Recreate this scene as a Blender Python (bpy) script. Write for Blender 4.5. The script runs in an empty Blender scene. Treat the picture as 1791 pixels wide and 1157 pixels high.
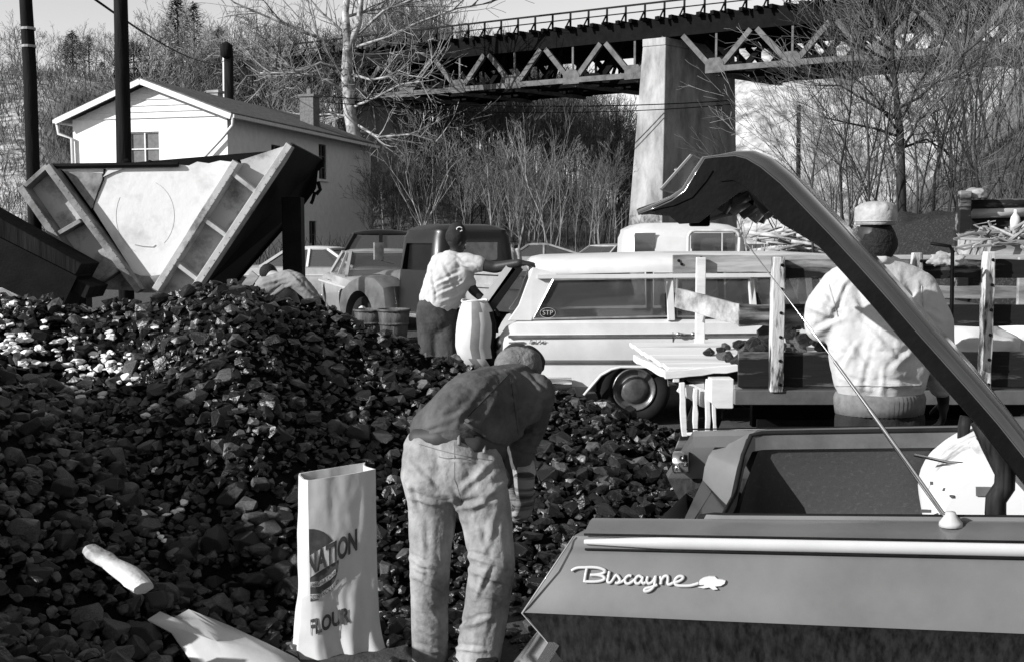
import bpy, bmesh, math, random
import numpy as np
from mathutils import Vector, Matrix, noise
sc = bpy.context.scene
col = sc.collection
R = math.radians
# ------------------------------------------------------------------ camera
CAMZ = 1.72; FPX = 1940.0; TILT = math.atan((578.5-414)/FPX)
cam_d = bpy.data.cameras.new('camera'); cam = bpy.data.objects.new('camera', cam_d); col.objects.link(cam)
cam.location = (0, 0, CAMZ); cam.rotation_euler = (math.pi/2-TILT, 0, 0)
cam_d.sensor_width = 36; cam_d.lens = 36*FPX/1791; cam_d.clip_end = 3000; cam_d.clip_start = .05
sc.camera = cam
# ------------------------------------------------------------------ sky and sun
SUN = Vector((-.80, -.43, .42)).normalized()
w = bpy.data.worlds.new('World'); sc.world = w; w.use_nodes = True
nt = w.node_tree; bg = nt.nodes['Background']
sky = nt.nodes.new('ShaderNodeTexSky'); sky.sky_type = 'NISHITA'; sky.sun_disc = False
sky.sun_elevation = math.asin(SUN.z); sky.sun_rotation = math.atan2(SUN.x, SUN.y)
sky.air_density = 1.5; sky.dust_density = .1
bwn = nt.nodes.new('ShaderNodeRGBToBW'); nt.links.new(sky.outputs[0], bwn.inputs[0]); nt.links.new(bwn.outputs[0], bg.inputs[0])
bg.inputs[1].default_value = .10
sl = bpy.data.lights.new('sun', 'SUN'); sl.energy = 4.9; sl.angle = R(.5); sl.color = (1, 1, 1)
so = bpy.data.objects.new('sun', sl); col.objects.link(so); so.rotation_euler = (-SUN).to_track_quat('-Z', 'Y').to_euler()
sc.view_settings.view_transform = 'Standard'; sc.view_settings.look = 'None'; sc.view_settings.exposure = .72; sc.view_settings.gamma = 1
sc.cycles.max_bounces = 6; sc.cycles.transparent_max_bounces = 12
# ------------------------------------------------------------------ helpers
def ray(px, py):
    x = (px-895.5)/FPX; y = (578.5-py)/FPX
    return Vector((x, math.cos(TILT)+y*math.sin(TILT), -math.sin(TILT)+y*math.cos(TILT)))
def P(px, py, Y):                       # world point on the sight line at world depth Y
    r = ray(px, py); k = Y/r.y
    return Vector((r.x*k, Y, CAMZ+r.z*k))
def onplane(px, py, p0, n):
    r = ray(px, py); o = Vector((0, 0, CAMZ)); k = (p0-o).dot(n)/r.dot(n)
    return o+r*k
V = Vector
def smooth(a, b, x):
    t = min(1, max(0, (x-a)/(b-a))); return t*t*(3-2*t)
def lerp(a, b, t): return a+(b-a)*t
ROOTS = {}
def thing(name, label, cat, loc=(0, 0, 0), rot=None, group=None):
    o = bpy.data.objects.new(name, None); col.objects.link(o); o.location = loc
    if rot: o.rotation_euler = rot
    o['label'] = label; o['category'] = cat
    if group: o['group'] = group
    o.empty_display_size = .1
    m = Matrix.Translation(V(loc)) @ (Matrix() if not rot else __import__('mathutils').Euler(rot).to_matrix().to_4x4())
    ROOTS[o.name] = m; return o
def tag(o, label=None, cat=None, group=None, kind=None):
    if label: o['label'] = label
    if cat: o['category'] = cat
    if group: o['group'] = group
    if kind: o['kind'] = kind
    return o
def copy_tree(o, parent=None):
    c = o.copy(); col.objects.link(c); c.parent = parent
    if o.name in ROOTS: ROOTS[c.name] = ROOTS[o.name]
    for ch in list(o.children):
        if ch is not c: copy_tree(ch, c)
    return c
class MB:
    def __init__(s): s.v = []; s.f = []; s.m = []; s.cm = 0
    def add(s, vs, fs):
        n = len(s.v); s.v += [tuple(p) for p in vs]; s.f += [tuple(i+n for i in f) for f in fs]; s.m += [s.cm]*len(fs); return s
    def box(s, c, size, M=None):
        hx, hy, hz = size[0]/2, size[1]/2, size[2]/2
        vs = [V((x, y, z)) for x in (-hx, hx) for y in (-hy, hy) for z in (-hz, hz)]
        if M: vs = [M @ p for p in vs]
        vs = [p+V(c) for p in vs]
        return s.add(vs, [(0, 1, 3, 2), (4, 6, 7, 5), (0, 4, 5, 1), (2, 3, 7, 6), (0, 2, 6, 4), (1, 5, 7, 3)])
    def bar(s, p, q, w, h, up=(0, 0, 1)):      # rectangular beam p->q, w across, h along up
        p = V(p); q = V(q); d = (q-p).normalized(); u = V(up); sd = d.cross(u).normalized(); u = sd.cross(d).normalized()
        vs = []
        for e in (p, q):
            for a, b in ((-1, -1), (1, -1), (1, 1), (-1, 1)): vs.append(e+sd*a*w/2+u*b*h/2)
        return s.add(vs, [(3, 2, 1, 0), (4, 5, 6, 7), (0, 1, 5, 4), (1, 2, 6, 5), (2, 3, 7, 6), (3, 0, 4, 7)])
    def tube(s, pts, rad, n=8, cap=True):
        pts = [V(p) for p in pts]; k = len(pts)
        if not hasattr(rad, '__len__'): rad = [rad]*k
        u = None; vs = []
        for i, p in enumerate(pts):
            d = (pts[min(i+1, k-1)]-pts[max(i-1, 0)])
            d = d.normalized() if d.length > 1e-9 else V((0, 0, 1))
            if u is None: u = d.orthogonal().normalized()
            u = (u-d*u.dot(d)); u = u.normalized() if u.length > 1e-6 else d.orthogonal().normalized()
            b = d.cross(u)
            for j in range(n):
                a = 2*math.pi*j/n; vs.append(p+(u*math.cos(a)+b*math.sin(a))*rad[i])
        fs = [(i*n+j, i*n+(j+1) % n, (i+1)*n+(j+1) % n, (i+1)*n+j) for i in range(k-1) for j in range(n)]
        if cap: fs += [tuple(range(n-1, -1, -1)), tuple((k-1)*n+j for j in range(n))]
        return s.add(vs, fs)
    def prism(s, poly, vec):                   # planar polygon (3D pts) pushed along vec
        n = len(poly); a = [V(p) for p in poly]; b = [p+V(vec) for p in a]
        return s.add(a+b, [tuple(range(n-1, -1, -1)), tuple(range(n, 2*n))]+[(i, (i+1) % n, n+(i+1) % n, n+i) for i in range(n)])
    def loft(s, secs, closed=True, cap=True):
        n = len(secs[0]); k = len(secs); vs = [p for q in secs for p in q]
        m = n if closed else n-1
        fs = [(i*n+j, i*n+(j+1) % n, (i+1)*n+(j+1) % n, (i+1)*n+j) for i in range(k-1) for j in range(m)]
        if cap and closed: fs += [tuple(range(n-1, -1, -1)), tuple((k-1)*n+j for j in range(n))]
        return s.add(vs, fs)
    def disc(s, c, ax, prof, n=24):            # lathe: prof = [(r, offset along axis)]
        ax = V(ax).normalized(); u = ax.orthogonal().normalized(); b = ax.cross(u); c = V(c)
        secs = [[c+ax*h+(u*math.cos(2*math.pi*j/n)+b*math.sin(2*math.pi*j/n))*max(r, 1e-4) for j in range(n)] for r, h in prof]
        return s.loft(secs)
    def sphere(s, c, r, n=8, sc3=(1, 1, 1), M=None):
        vs = []; 
        for i in range(n+1):
            t = math.pi*i/n
            for j in range(n*2):
                a = math.pi*j/n; p = V((math.sin(t)*math.cos(a)*sc3[0], math.sin(t)*math.sin(a)*sc3[1], math.cos(t)*sc3[2]))*r
                if M: p = M @ p
                vs.append(V(c)+p)
        m = 2*n
        return s.add(vs, [(i*m+j, (i+1)*m+j, (i+1)*m+(j+1) % m, i*m+(j+1) % m) for i in range(n) for j in range(m)])
    def build(s, name, mats, parent=None, local=False, smooth=False, bevel=0, fix=True, sub=0, kind=None):
        if not isinstance(mats, (list, tuple)): mats = [mats]
        vs = s.v
        if parent is not None and not local:
            rt = parent
            while rt.parent is not None: rt = rt.parent
            if rt.name in ROOTS:
                inv = ROOTS[rt.name].inverted(); vs = [tuple(inv @ V(p)) for p in vs]
        me = bpy.data.meshes.new(name); me.from_pydata(vs, [], s.f)
        for m in mats: me.materials.append(m)
        if any(s.m): me.polygons.foreach_set('material_index', s.m)
        if fix:
            bm = bmesh.new(); bm.from_mesh(me); bmesh.ops.remove_doubles(bm, verts=bm.verts, dist=1e-5)
            bmesh.ops.recalc_face_normals(bm, faces=bm.faces); bm.to_mesh(me); bm.free()
        if smooth: me.polygons.foreach_set('use_smooth', [True]*len(me.polygons))
        me.update()
        o = bpy.data.objects.new(name, me); col.objects.link(o)
        if parent is not None: o.parent = parent
        if sub:
            md = o.modifiers.new('sub', 'SUBSURF'); md.levels = md.render_levels = sub
        if bevel:
            md = o.modifiers.new('bev', 'BEVEL'); md.width = bevel; md.segments = 2; md.limit_method = 'ANGLE'; md.angle_limit = R(35); md.harden_normals = False
        if kind: o['kind'] = kind
        return o
def autosmooth(o, ang=40):
    me = o.data; me.polygons.foreach_set('use_smooth', [True]*len(me.polygons))
    bm = bmesh.new(); bm.from_mesh(me)
    for e in bm.edges:
        if len(e.link_faces) == 2 and e.calc_face_angle(0) > R(ang): e.smooth = False
    bm.to_mesh(me); bm.free(); return o
def apply_mods(o):
    dg = bpy.context.evaluated_depsgraph_get(); dg.update()
    me = bpy.data.meshes.new_from_object(o.evaluated_get(dg)); old = o.data; o.modifiers.clear(); o.data = me; me.name = old.name; return o
def boolcut(o, cutter_mb, op='DIFFERENCE'):
    c = cutter_mb.build('cutter', [], None, local=True)
    c.parent = None; c.matrix_world = Matrix()
    if o.parent is not None:
        rt = o.parent
        while rt.parent is not None: rt = rt.parent
        c.data.transform(ROOTS[rt.name].inverted())      # both meshes in the thing's own frame
    par = o.parent; o.parent = None
    md = o.modifiers.new('b', 'BOOLEAN'); md.operation = op; md.object = c; md.solver = 'EXACT'
    apply_mods(o); o.parent = par
    bpy.data.objects.remove(c); return o
def rgba(g): return (g, g, g, 1)
def M(name, c, rough=.6, var=.25, scale=6, bump=.0, bscale=40, metal=0, coat=0, spec=.25, stretch=(1, 1, 1), c2=None, lo=.35, hi=.65, detail=6, rvar=0, sheen=0):
    m = bpy.data.materials.new(name); m.use_nodes = True; n = m.node_tree; b = n.nodes['Principled BSDF']; L = n.links.new
    tc = n.nodes.new('ShaderNodeTexCoord'); mp = n.nodes.new('ShaderNodeMapping'); mp.inputs['Scale'].default_value = stretch
    L(tc.outputs['Object'], mp.inputs[0])
    nz = n.nodes.new('ShaderNodeTexNoise'); nz.inputs['Scale'].default_value = scale; nz.inputs['Detail'].default_value = detail; nz.inputs['Roughness'].default_value = .65
    L(mp.outputs[0], nz.inputs[0])
    cr = n.nodes.new('ShaderNodeValToRGB'); cr.color_ramp.elements[0].position = lo; cr.color_ramp.elements[1].position = hi
    a = c*(1-var); d = min(.9, c*(1+var)) if c2 is None else c2
    if c2 is not None: a = c
    cr.color_ramp.elements[0].color = rgba(a); cr.color_ramp.elements[1].color = rgba(d)
    L(nz.outputs[0], cr.inputs[0]); L(cr.outputs[0], b.inputs['Base Color'])
    b.inputs['Roughness'].default_value = rough; b.inputs['Metallic'].default_value = metal
    b.inputs['Coat Weight'].default_value = coat; b.inputs['Coat Roughness'].default_value = .08; b.inputs['Specular IOR Level'].default_value = spec
    if sheen: b.inputs['Sheen Weight'].default_value = sheen
    if rvar:
        mr = n.nodes.new('ShaderNodeMapRange'); mr.inputs['To Min'].default_value = max(0, rough-rvar); mr.inputs['To Max'].default_value = min(1, rough+rvar)
        L(nz.outputs[0], mr.inputs[0]); L(mr.outputs[0], b.inputs['Roughness'])
    if bump:
        n2 = n.nodes.new('ShaderNodeTexNoise'); n2.inputs['Scale'].default_value = bscale; n2.inputs['Detail'].default_value = 5
        L(mp.outputs[0], n2.inputs[0]); bp = n.nodes.new('ShaderNodeBump'); bp.inputs['Strength'].default_value = bump; bp.inputs['Distance'].default_value = .02
        L(n2.outputs[0], bp.inputs['Height']); L(bp.outputs[0], b.inputs['Normal'])
    return m
def glassmat(name, tint=.55, gl=.12):
    m = bpy.data.materials.new(name); m.use_nodes = True; n = m.node_tree; n.nodes.remove(n.nodes['Principled BSDF']); L = n.links.new
    t = n.nodes.new('ShaderNodeBsdfTransparent'); t.inputs[0].default_value = rgba(tint)
    g = n.nodes.new('ShaderNodeBsdfGlossy'); g.inputs['Roughness'].default_value = .06; g.inputs[0].default_value = rgba(.9)
    d = n.nodes.new('ShaderNodeBsdfDiffuse'); d.inputs[0].default_value = rgba(.45)
    mx = n.nodes.new('ShaderNodeMixShader'); mx.inputs[0].default_value = gl
    m2 = n.nodes.new('ShaderNodeMixShader'); m2.inputs[0].default_value = .06
    L(t.outputs[0], mx.inputs[1]); L(g.outputs[0], mx.inputs[2]); L(mx.outputs[0], m2.inputs[1]); L(d.outputs[0], m2.inputs[2]); L(m2.outputs[0], n.nodes['Material Output'].inputs[0])
    return m
m_coal = M('coal', .007, rough=.34, var=.8, scale=9, bump=.6, bscale=30, spec=.38, rvar=.16)
m_coal2 = M('coal_pale_sunlit', .05, rough=.42, var=.8, scale=11, bump=.5, bscale=30, spec=.5)  # paler lumps put sunlit facets into the colour
m_coalfine = M('coal_fines', .003, rough=.9, var=.5, scale=20, bump=.8, bscale=60, spec=.07)
m_snow = M('snow', .62, rough=.6, var=.08, scale=10, bump=.4, bscale=20)
m_wallw = M('white_block_wall', .68, rough=.8, var=.06, scale=3, bump=.15, bscale=30)
m_trim = M('white_trim', .55, rough=.5, var=.1, scale=5)
m_roof = M('roof_felt', .11, rough=.9, var=.35, scale=4, bump=.3, spec=.07)
m_brick = M('chimney_brick', .13, rough=.9, var=.3, scale=9, bump=.5)
m_conc = M('concrete', .27, rough=.9, var=.45, scale=.9, bump=.3, bscale=6, stretch=(1, 1, .35), detail=10)
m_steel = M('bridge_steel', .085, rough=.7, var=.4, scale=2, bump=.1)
m_steeld = M('bridge_steel_shaded', .004, rough=.8, var=.4, scale=2, spec=.07)  # shaded copy of the steel for the deck and inner trusses
m_blk = M('black_steel_and_shade', .004, rough=.55, var=.5, scale=4, bump=.1, spec=.07)  # also carries the shade of the lid's underside and the hopper flank
m_pole = M('creosote_pole', .010, rough=.85, var=.5, scale=10, bump=.5, bscale=30, stretch=(1, 1, .1), spec=.07)
m_hop = M('hopper_dirty_shaded_paint', .05, rough=.7, c2=.38, scale=2.2, lo=.32, hi=.5, bump=.3, bscale=12, detail=9)  # dark blotches put dirt and the arms' shade into the white paint
m_hopw = M('hopper_front_paint', .36, rough=.7, c2=.60, scale=1.6, lo=.30, hi=.5, bump=.25, bscale=10, detail=9)
m_hopg = M('hopper_worn_paint', .05, rough=.7, c2=.24, scale=3.5, lo=.35, hi=.6, bump=.3, bscale=14, detail=9)
m_rubber = M('rubber', .012, rough=.8, var=.3, spec=.07)
m_chrome = M('chrome', .75, rough=.18, metal=1, var=.1)
m_chromed = M('dull_chrome', .5, rough=.35, metal=1, var=.3)
m_carw = M('white_car_paint', .50, rough=.4, var=.08, coat=.25, scale=3)
m_carw2 = M('white_dirty_paint', .45, rough=.45, var=.2, coat=.3, scale=5, stretch=(1, 1, .3))
m_bis = M('grey_car_paint', .10, rough=.36, var=.16, coat=.55, scale=2.5, rvar=.1)
m_bisd = M('grey_car_paint_dark_shaded', .014, rough=.6, var=.7, coat=0, spec=.1, scale=20, stretch=(3, 3, .15), detail=8)  # shade below the crease put into streaky dark paint; also on hinge arms
m_bisl = M('lid_paint', .045, rough=.2, var=.4, coat=.8, scale=3, bump=.10, bscale=5, stretch=(.4, 1, .4))
m_in = M('trunk_inner_paint', .05, rough=.7, c2=.09, scale=60, lo=.55, hi=.8, bump=.1)
m_spare = M('wheel_house_white', .16, rough=.8, c2=.50, var=.1, scale=4, lo=.30, hi=.42, bump=.1, bscale=10)
m_strip = M('bright_trim_strip', .38, rough=.35, var=.05)
m_carg = M('grey_sedan_paint', .24, rough=.35, var=.15, coat=.5)
m_carb = M('black_car_paint', .003, rough=.35, var=.3, coat=.1, spec=.3)
m_carm = M('mid_grey_truck_paint', .08, rough=.4, var=.25, coat=.3)
m_seat = M('dark_upholstery', .03, rough=.8, spec=.07)
m_glass = glassmat('window_glass', .6, .10)
m_glassd = glassmat('dark_window_glass', .25, .14)
m_wpost = M('peeling_white_post', .03, rough=.85, c2=.42, scale=9, lo=.44, hi=.52, bump=.5, bscale=30, stretch=(1, 1, .22), detail=10)
m_wdark = M('dark_weathered_board', .008, rough=.85, c2=.26, scale=7, lo=.52, hi=.68, bump=.6, bscale=14, stretch=(.14, 1, 1), detail=12)
m_wgrey = M('grey_weathered_board', .09, rough=.85, c2=.34, scale=6, lo=.35, hi=.62, bump=.5, bscale=16, stretch=(.14, 1, 1), detail=10)
m_wwhite = M('white_plank', .36, rough=.8, c2=.56, scale=5, lo=.3, hi=.5, bump=.3, bscale=14, stretch=(.2, 1, 1), detail=8)
m_paper = M('paper', .46, rough=.85, var=.06, scale=5, bump=.15, bscale=9)
m_print = M('print_ink', .12, rough=.85, var=.2, scale=20)
m_jkt = M('off_white_jacket', .38, rough=.9, var=.08, scale=5, bump=.25, bscale=30, sheen=.1)
m_shirt = M('pale_shirt', .38, rough=.9, var=.1, scale=6, bump=.3, bscale=18)
m_jeans = M('faded_denim', .11, rough=.95, c2=.30, scale=4.5, lo=.35, hi=.65, bump=.22, bscale=60, detail=8)
m_dden = M('dark_denim', .06, rough=.95, var=.35, scale=6, bump=.35, bscale=30)
m_trous = M('dark_trousers', .015, rough=.9, var=.35, scale=8, bump=.3)
m_tgrey = M('grey_trousers', .04, rough=.9, var=.35, scale=8, bump=.3)
m_seamd = M('dark_seam', .02, rough=.9)
m_knit = M('ribbed_knit', .12, rough=.95, var=.3, scale=20, bump=.5, bscale=60)
m_cap = M('pale_cloth_cap', .28, rough=.9, var=.3, scale=14, bump=.3)
m_capd = M('dark_cap', .015, rough=.9, var=.3, scale=14, bump=.3)
m_skin = M('dark_skin', .022, rough=.5, var=.2, scale=12)
m_skinl = M('light_skin', .26, rough=.5, var=.15, scale=12)
m_hair = M('black_hair', .008, rough=.8, var=.4, scale=60, bump=.5, bscale=90)
m_glove = M('striped_work_glove', .04, rough=.95, c2=.22, scale=3, lo=.42, hi=.55, bump=.4, stretch=(.4, .4, 7))
m_leather = M('boot_leather', .03, rough=.6)
m_bark = M('bark_dark', .03, rough=.95, var=.5, scale=5, bump=.4, bscale=20, stretch=(1, 1, .3))
m_barkg = M('bark_grey', .15, rough=.95, var=.45, scale=3, bump=.3, bscale=20, stretch=(1, 1, .3))
m_barkp = M('bark_pale', .10, rough=.9, c2=.42, scale=2.2, lo=.38, hi=.62)
m_twig = M('twigs', .07, rough=.9, var=.4, scale=1)
m_twigp = M('pale_twigs', .17, rough=.9, var=.4, scale=1)
m_conif = M('evergreen', .035, rough=.9, var=.5, scale=2)
m_basket = M('basket_splint', .035, rough=.85, c2=.10, scale=9, lo=.4, hi=.6, bump=.4, stretch=(1, 1, .2))
m_log = M('debarked_log', .15, rough=.8, c2=.48, scale=4, lo=.3, hi=.5, bump=.3, stretch=(1, 1, 1))
# ------------------------------------------------------------------ ground and hills
def fbm(x, y, z=0, o=4): return noise.fractal(V((x, y, z)), 1.0, 2.0, o)
def hill(x, y):
    if y < 14: return 0
    a = x/y
    pts = [(-.9, 17), (-.5, 17), (-.33, 17), (-.22, 15.5), (-.08, 13), (.0, 9), (.07, 6), (.12, 1.5), (.16, 0), (3, 0)]
    h = pts[0][1]
    for (a0, h0), (a1, h1) in zip(pts, pts[1:]):
        if a0 <= a <= a1: h = lerp(h0, h1, (a-a0)/(a1-a0)); break
    y0 = 42+34*smooth(-.42, -.33, a); y1 = 112
    z = h*smooth(y0, y1, y)**.9
    # right bank
    edge = 5.6+.275*(y-18)
    r = max(0, x-edge)
    z += min(26, .40*r*smooth(0, 3, r)+.018*r*r*smooth(0, 4, r))*smooth(15, 20, y)*(1-smooth(150, 220, y)*.4)
    if z > .05: z += .35*fbm(x*.3, y*.3)*min(1, z)
    return z
def axis(segs):
    out = []
    for a, b, st in segs:
        v = a
        while v < b-1e-6: out.append(v); v += st
    out.append(segs[-1][1]); return out
xs = axis([(-1200, -150, 75), (-150, -60, 6), (-60, 60, 1.6), (60, 150, 6), (150, 1200, 75)])
ys = axis([(-60, 14, 8), (14, 50, 1.2), (50, 130, 2), (130, 260, 10), (260, 1400, 95)])
vs = [(x, y, hill(x, y)+(.02*fbm(x*2, y*2) if abs(x) < 15 and y < 30 else 0)) for y in ys for x in xs]
nx = len(xs)
fs = [(j*nx+i, j*nx+i+1, (j+1)*nx+i+1, (j+1)*nx+i) for j in range(len(ys)-1) for i in range(nx-1)]
# ground material: packed dark dirt, leaf litter on slopes, old snow patches on the left slope
mg = bpy.data.materials.new('dirt_and_leaf_litter'); mg.use_nodes = True; n = mg.node_tree; b = n.nodes['Principled BSDF']; b.inputs['Roughness'].default_value = .95; L = n.links.new
geo = n.nodes.new('ShaderNodeNewGeometry'); sep = n.nodes.new('ShaderNodeSeparateXYZ'); L(geo.outputs['Position'], sep.inputs[0])
def nz(scale, det=8):
    q = n.nodes.new('ShaderNodeTexNoise'); q.inputs['Scale'].default_value = scale; q.inputs['Detail'].default_value = det; q.inputs['Roughness'].default_value = .7; L(geo.outputs['Position'], q.inputs[0]); return q
def mth(op, a, b_=0.0, cl=True):
    q = n.nodes.new('ShaderNodeMath'); q.operation = op; q.use_clamp = cl
    for i, s in enumerate((a, b_)):
        if hasattr(s, 'type'): L(s, q.inputs[i])
        else: q.inputs[i].default_value = s
    return q.outputs[0]
def ramp(src, p0, c0, p1, c1):
    q = n.nodes.new('ShaderNodeValToRGB'); q.color_ramp.elements[0].position = p0; q.color_ramp.elements[0].color = rgba(c0); q.color_ramp.elements[1].position = p1; q.color_ramp.elements[1].color = rgba(c1); L(src, q.inputs[0]); return q.outputs[0]
def mix(f, a, b_):
    q = n.nodes.new('ShaderNodeMix'); q.data_type = 'RGBA'; L(f, q.inputs[0]); L(a, q.inputs[6]); L(b_, q.inputs[7]); return q.outputs[2]
n1 = nz(6); n2 = nz(.22, 10); n3 = nz(1.3, 8)
dirt = ramp(n1.outputs[0], .3, .012, .7, .05); leaf = ramp(n3.outputs[0], .35, .02, .66, .14)
hz = mth('MULTIPLY', sep.outputs[2], .8); c1 = mix(hz, dirt, leaf)
mx = mth('MULTIPLY', mth('ADD', mth('MULTIPLY', sep.outputs[0], -1., False), -19., False), .3)
my = mth('MULTIPLY', mth('ADD', sep.outputs[1], -38., False), .2)
zz = mth('SUBTRACT', 1.0, mth('MULTIPLY', mth('ADD', sep.outputs[2], -19.5, False), .8))
sn = mth('MULTIPLY', mth('MULTIPLY', mth('MULTIPLY', mx, my), zz), ramp(mth('ADD', mth('MULTIPLY', n2.outputs[0], .45, False), mth('MULTIPLY', n3.outputs[0], .55, False)), .44, 0, .55, 1))
white = n.nodes.new('ShaderNodeRGB'); white.outputs[0].default_value = rgba(.5)
c2 = mix(sn, c1, white.outputs[0]); L(c2, b.inputs['Base Color'])
bp = n.nodes.new('ShaderNodeBump'); bp.inputs['Distance'].default_value = .06; bp.inputs['Strength'].default_value = .7; L(nz(4).outputs[0], bp.inputs['Height']); L(bp.outputs[0], b.inputs['Normal'])
g = MB(); g.add(vs, fs); go = g.build('ground', mg, fix=False, smooth=True, kind='structure')

# wooded hillside in the distance, haze and snow put into its pale colour, seen under the right half of the bridge
m_far = M('hazy_distant_hillside', .10, rough=1, c2=.46, scale=.22, lo=.36, hi=.60, detail=14, spec=0, bump=.6, bscale=.4)
fh = MB(); nx2, ny2 = 90, 26; vv = []
for j in range(ny2+1):
    for i in range(nx2+1):
        x = lerp(34, 300, i/nx2); y = lerp(250, 420, j/ny2); t = j/ny2
        h = 66*smooth(0, .8, t)*smooth(30, 75, x+8*fbm(y*.02, 1))+3*fbm(x*.05, y*.05)+1.2*fbm(x*.3, y*.3); vv.append((x, y, h-1))
fh.add(vv, [(j*(nx2+1)+i, j*(nx2+1)+i+1, (j+1)*(nx2+1)+i+1, (j+1)*(nx2+1)+i) for j in range(ny2) for i in range(nx2)]); fh.build('hills', m_far, fix=False, smooth=True, kind='structure')
# ------------------------------------------------------------------ coal pile
RIDGE = [(-9, 1.35), (-4.6, 1.25), (-3.6, 1.27), (-3.0, 1.18), (-2.33, 1.22), (-1.9, 1.25), (-1.38, 1.19), (-1.0, 1.05), (-.64, .86), (-.14, .72), (.27, .60), (.8, .42), (1.2, .26), (1.6, .1), (2.2, 0), (9, 0)]
def interp(T, x):
    if x <= T[0][0]: return T[0][1]
    for (a, p), (b_, q) in zip(T, T[1:]):
        if x <= b_: return lerp(p, q, (x-a)/(b_-a))
    return T[-1][1]
def pileH(x, y):
    r = interp(RIDGE, x)
    yr = 8.1
    if y > yr: z = r*max(0, 1-(y-yr)/(1.0+.8*r)) if x > -1.9 else r*max(0, 1-(y-yr)/3.2)
    else:
        t = (yr-y)/(3.1+.9*max(0, min(1, (-x-.8)/2)))
        z = r*max(0, 1-t)**1.12
    # spur running from the crest toward the camera, its right flank turned from the sun
    sx = -2.15+(8.1-y)*.30
    d = x-sx; L_ = .42*smooth(8.3, 7.2, 8.1-(8.1-y)*1.0+.0) 
    z += .30*math.exp(-(d/.55)**2 if d < 0 else -(d/.42)**2)*smooth(4.3, 6.2, y)*smooth(8.6, 7.4, y)
    # hollow between the spur and the left mound
    z -= .28*math.exp(-((x+2.75)/.55)**2)*smooth(4.3, 5.4, y)*smooth(8.0, 7.0, y)
    # near mound at the lower left and a taller heap just outside the frame
    z = max(z, .90-.62*math.hypot((x+2.55)/1.25, (y-3.2)/.95))
    z = max(z, 2.35-.72*math.hypot((x+4.6)*.95, (y-5.0)/1.2))
    z = max(z, 0)
    return z+.03*fbm(x*3, y*3)*min(1, z*5+.2)
def edge_ok(x, y):
    if y < 2.3 or y > 12.5 or x < -7 or x > 2.2: return False
    # coal lies left of the parked car and peters out toward the right
    lim = 1.55 if y > 6.5 else .1+(y-3.0)*.42
    if y > 8.6: lim = -.4 - (y-8.6)*.5
    return x < lim+.15*fbm(x*2, y*2)
NP = 26
def rock(seed, sub=2):
    rnd = random.Random(seed); bm = bmesh.new(); s3 = (rnd.uniform(.9, 1.3), rnd.uniform(.75, 1.0), rnd.uniform(.6, .9))
    for i in range(22 if sub > 1 else 13):
        d = V((rnd.gauss(0, 1), rnd.gauss(0, 1), rnd.gauss(0, 1))).normalized()*rnd.uniform(.78, 1.12); bm.verts.new((d.x*s3[0], d.y*s3[1], d.z*s3[2]))
    r = bmesh.ops.convex_hull(bm, input=bm.verts); bmesh.ops.delete(bm, geom=[v for v in bm.verts if not v.link_faces], context='VERTS')
    if sub > 1:
        bmesh.ops.dissolve_limit(bm, angle_limit=R(16), verts=bm.verts, edges=bm.edges)
        bmesh.ops.bevel(bm, geom=list(bm.edges), offset=.05, segments=1, affect='EDGES', clamp_overlap=True)
        bmesh.ops.triangulate(bm, faces=bm.faces); bmesh.ops.recalc_face_normals(bm, faces=bm.faces)
    me = bpy.data.meshes.new('coal_lump'); bm.to_mesh(me); bm.free(); return me
rocks = [rock(i) for i in range(NP)]; rocks_lo = [rock(100+i, 1) for i in range(NP)]
for me in rocks+rocks_lo: me.materials.append(m_coal)
rocks_pale = []
for me in rocks[:8]:
    q = me.copy(); q.materials.clear(); q.materials.append(m_coal2); rocks_pale.append(q)
rnd = random.Random(5)
cand = []
def put(x, y, size, lift=.25):
    z = pileH(x, y); cand.append((x, y, z+size*lift, size))
tries = 0
area = []
while len(area) < 24000 and tries < 200000:
    tries += 1
    y = 2.4+(rnd.random()**.8)*10.0; x = rnd.uniform(-.56*y-.3, min(.46*y, 2.2))
    if not edge_ok(x, y): continue
    s = rnd.choice([.014, .018, .022, .026, .03, .034, .038, .046]) if rnd.random() > .07 else rnd.uniform(.055, .085)
    if y > 8.4: s *= .85
    if -.7 < x < 1.5 and y < 6.5: s *= .85
    area.append(1); put(x, y, s, rnd.uniform(-.1, .55))
def pxof(x, y, z):
    p = V((x, y, z-CAMZ)); f = p.y*math.cos(TILT)-p.z*math.sin(TILT); u = p.y*math.sin(TILT)+p.z*math.cos(TILT)
    return 895.5+FPX*p.x/f, 578.5-FPX*u/f
def keepout(x, y):
    # sack, man's boots, sheet of paper, log are stood on the coal
    for cx, cy, r in ((-.68, 4.42, .20), (-.36, 4.42, .13), (-.07, 4.42, .13)):
        if math.hypot(x-cx, y-cy) < r: return True
    px, py = pxof(x, y, pileH(x, y)+.02)
    if y < 5.2 and inpoly(px, py, SHEET): return True
    return False
def inpoly(x, y, P_):
    r = False; j = len(P_)-1
    for i in range(len(P_)):
        if (P_[i][1] > y) != (P_[j][1] > y) and x < (P_[j][0]-P_[i][0])*(y-P_[i][1])/(P_[j][1]-P_[i][1])+P_[i][0]: r = not r
        j = i
    return r
SHEET = [(246, 1066), (300, 1078), (330, 1064), (400, 1092), (470, 1125), (520, 1150), (560, 1200), (420, 1210), (345, 1170), (300, 1105)]
cand = [c for c in cand if not keepout(c[0], c[1])]
def vis(c):
    px, py = pxof(c[0], c[1], c[2]); 
    return 5 < px < 1160 and 480 < py < 1150 and not (700 < px < 900 and py > 760)
order = sorted([c for c in cand if vis(c)], key=lambda c: -c[3]/c[1]); ind = set(order[:190])
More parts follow.
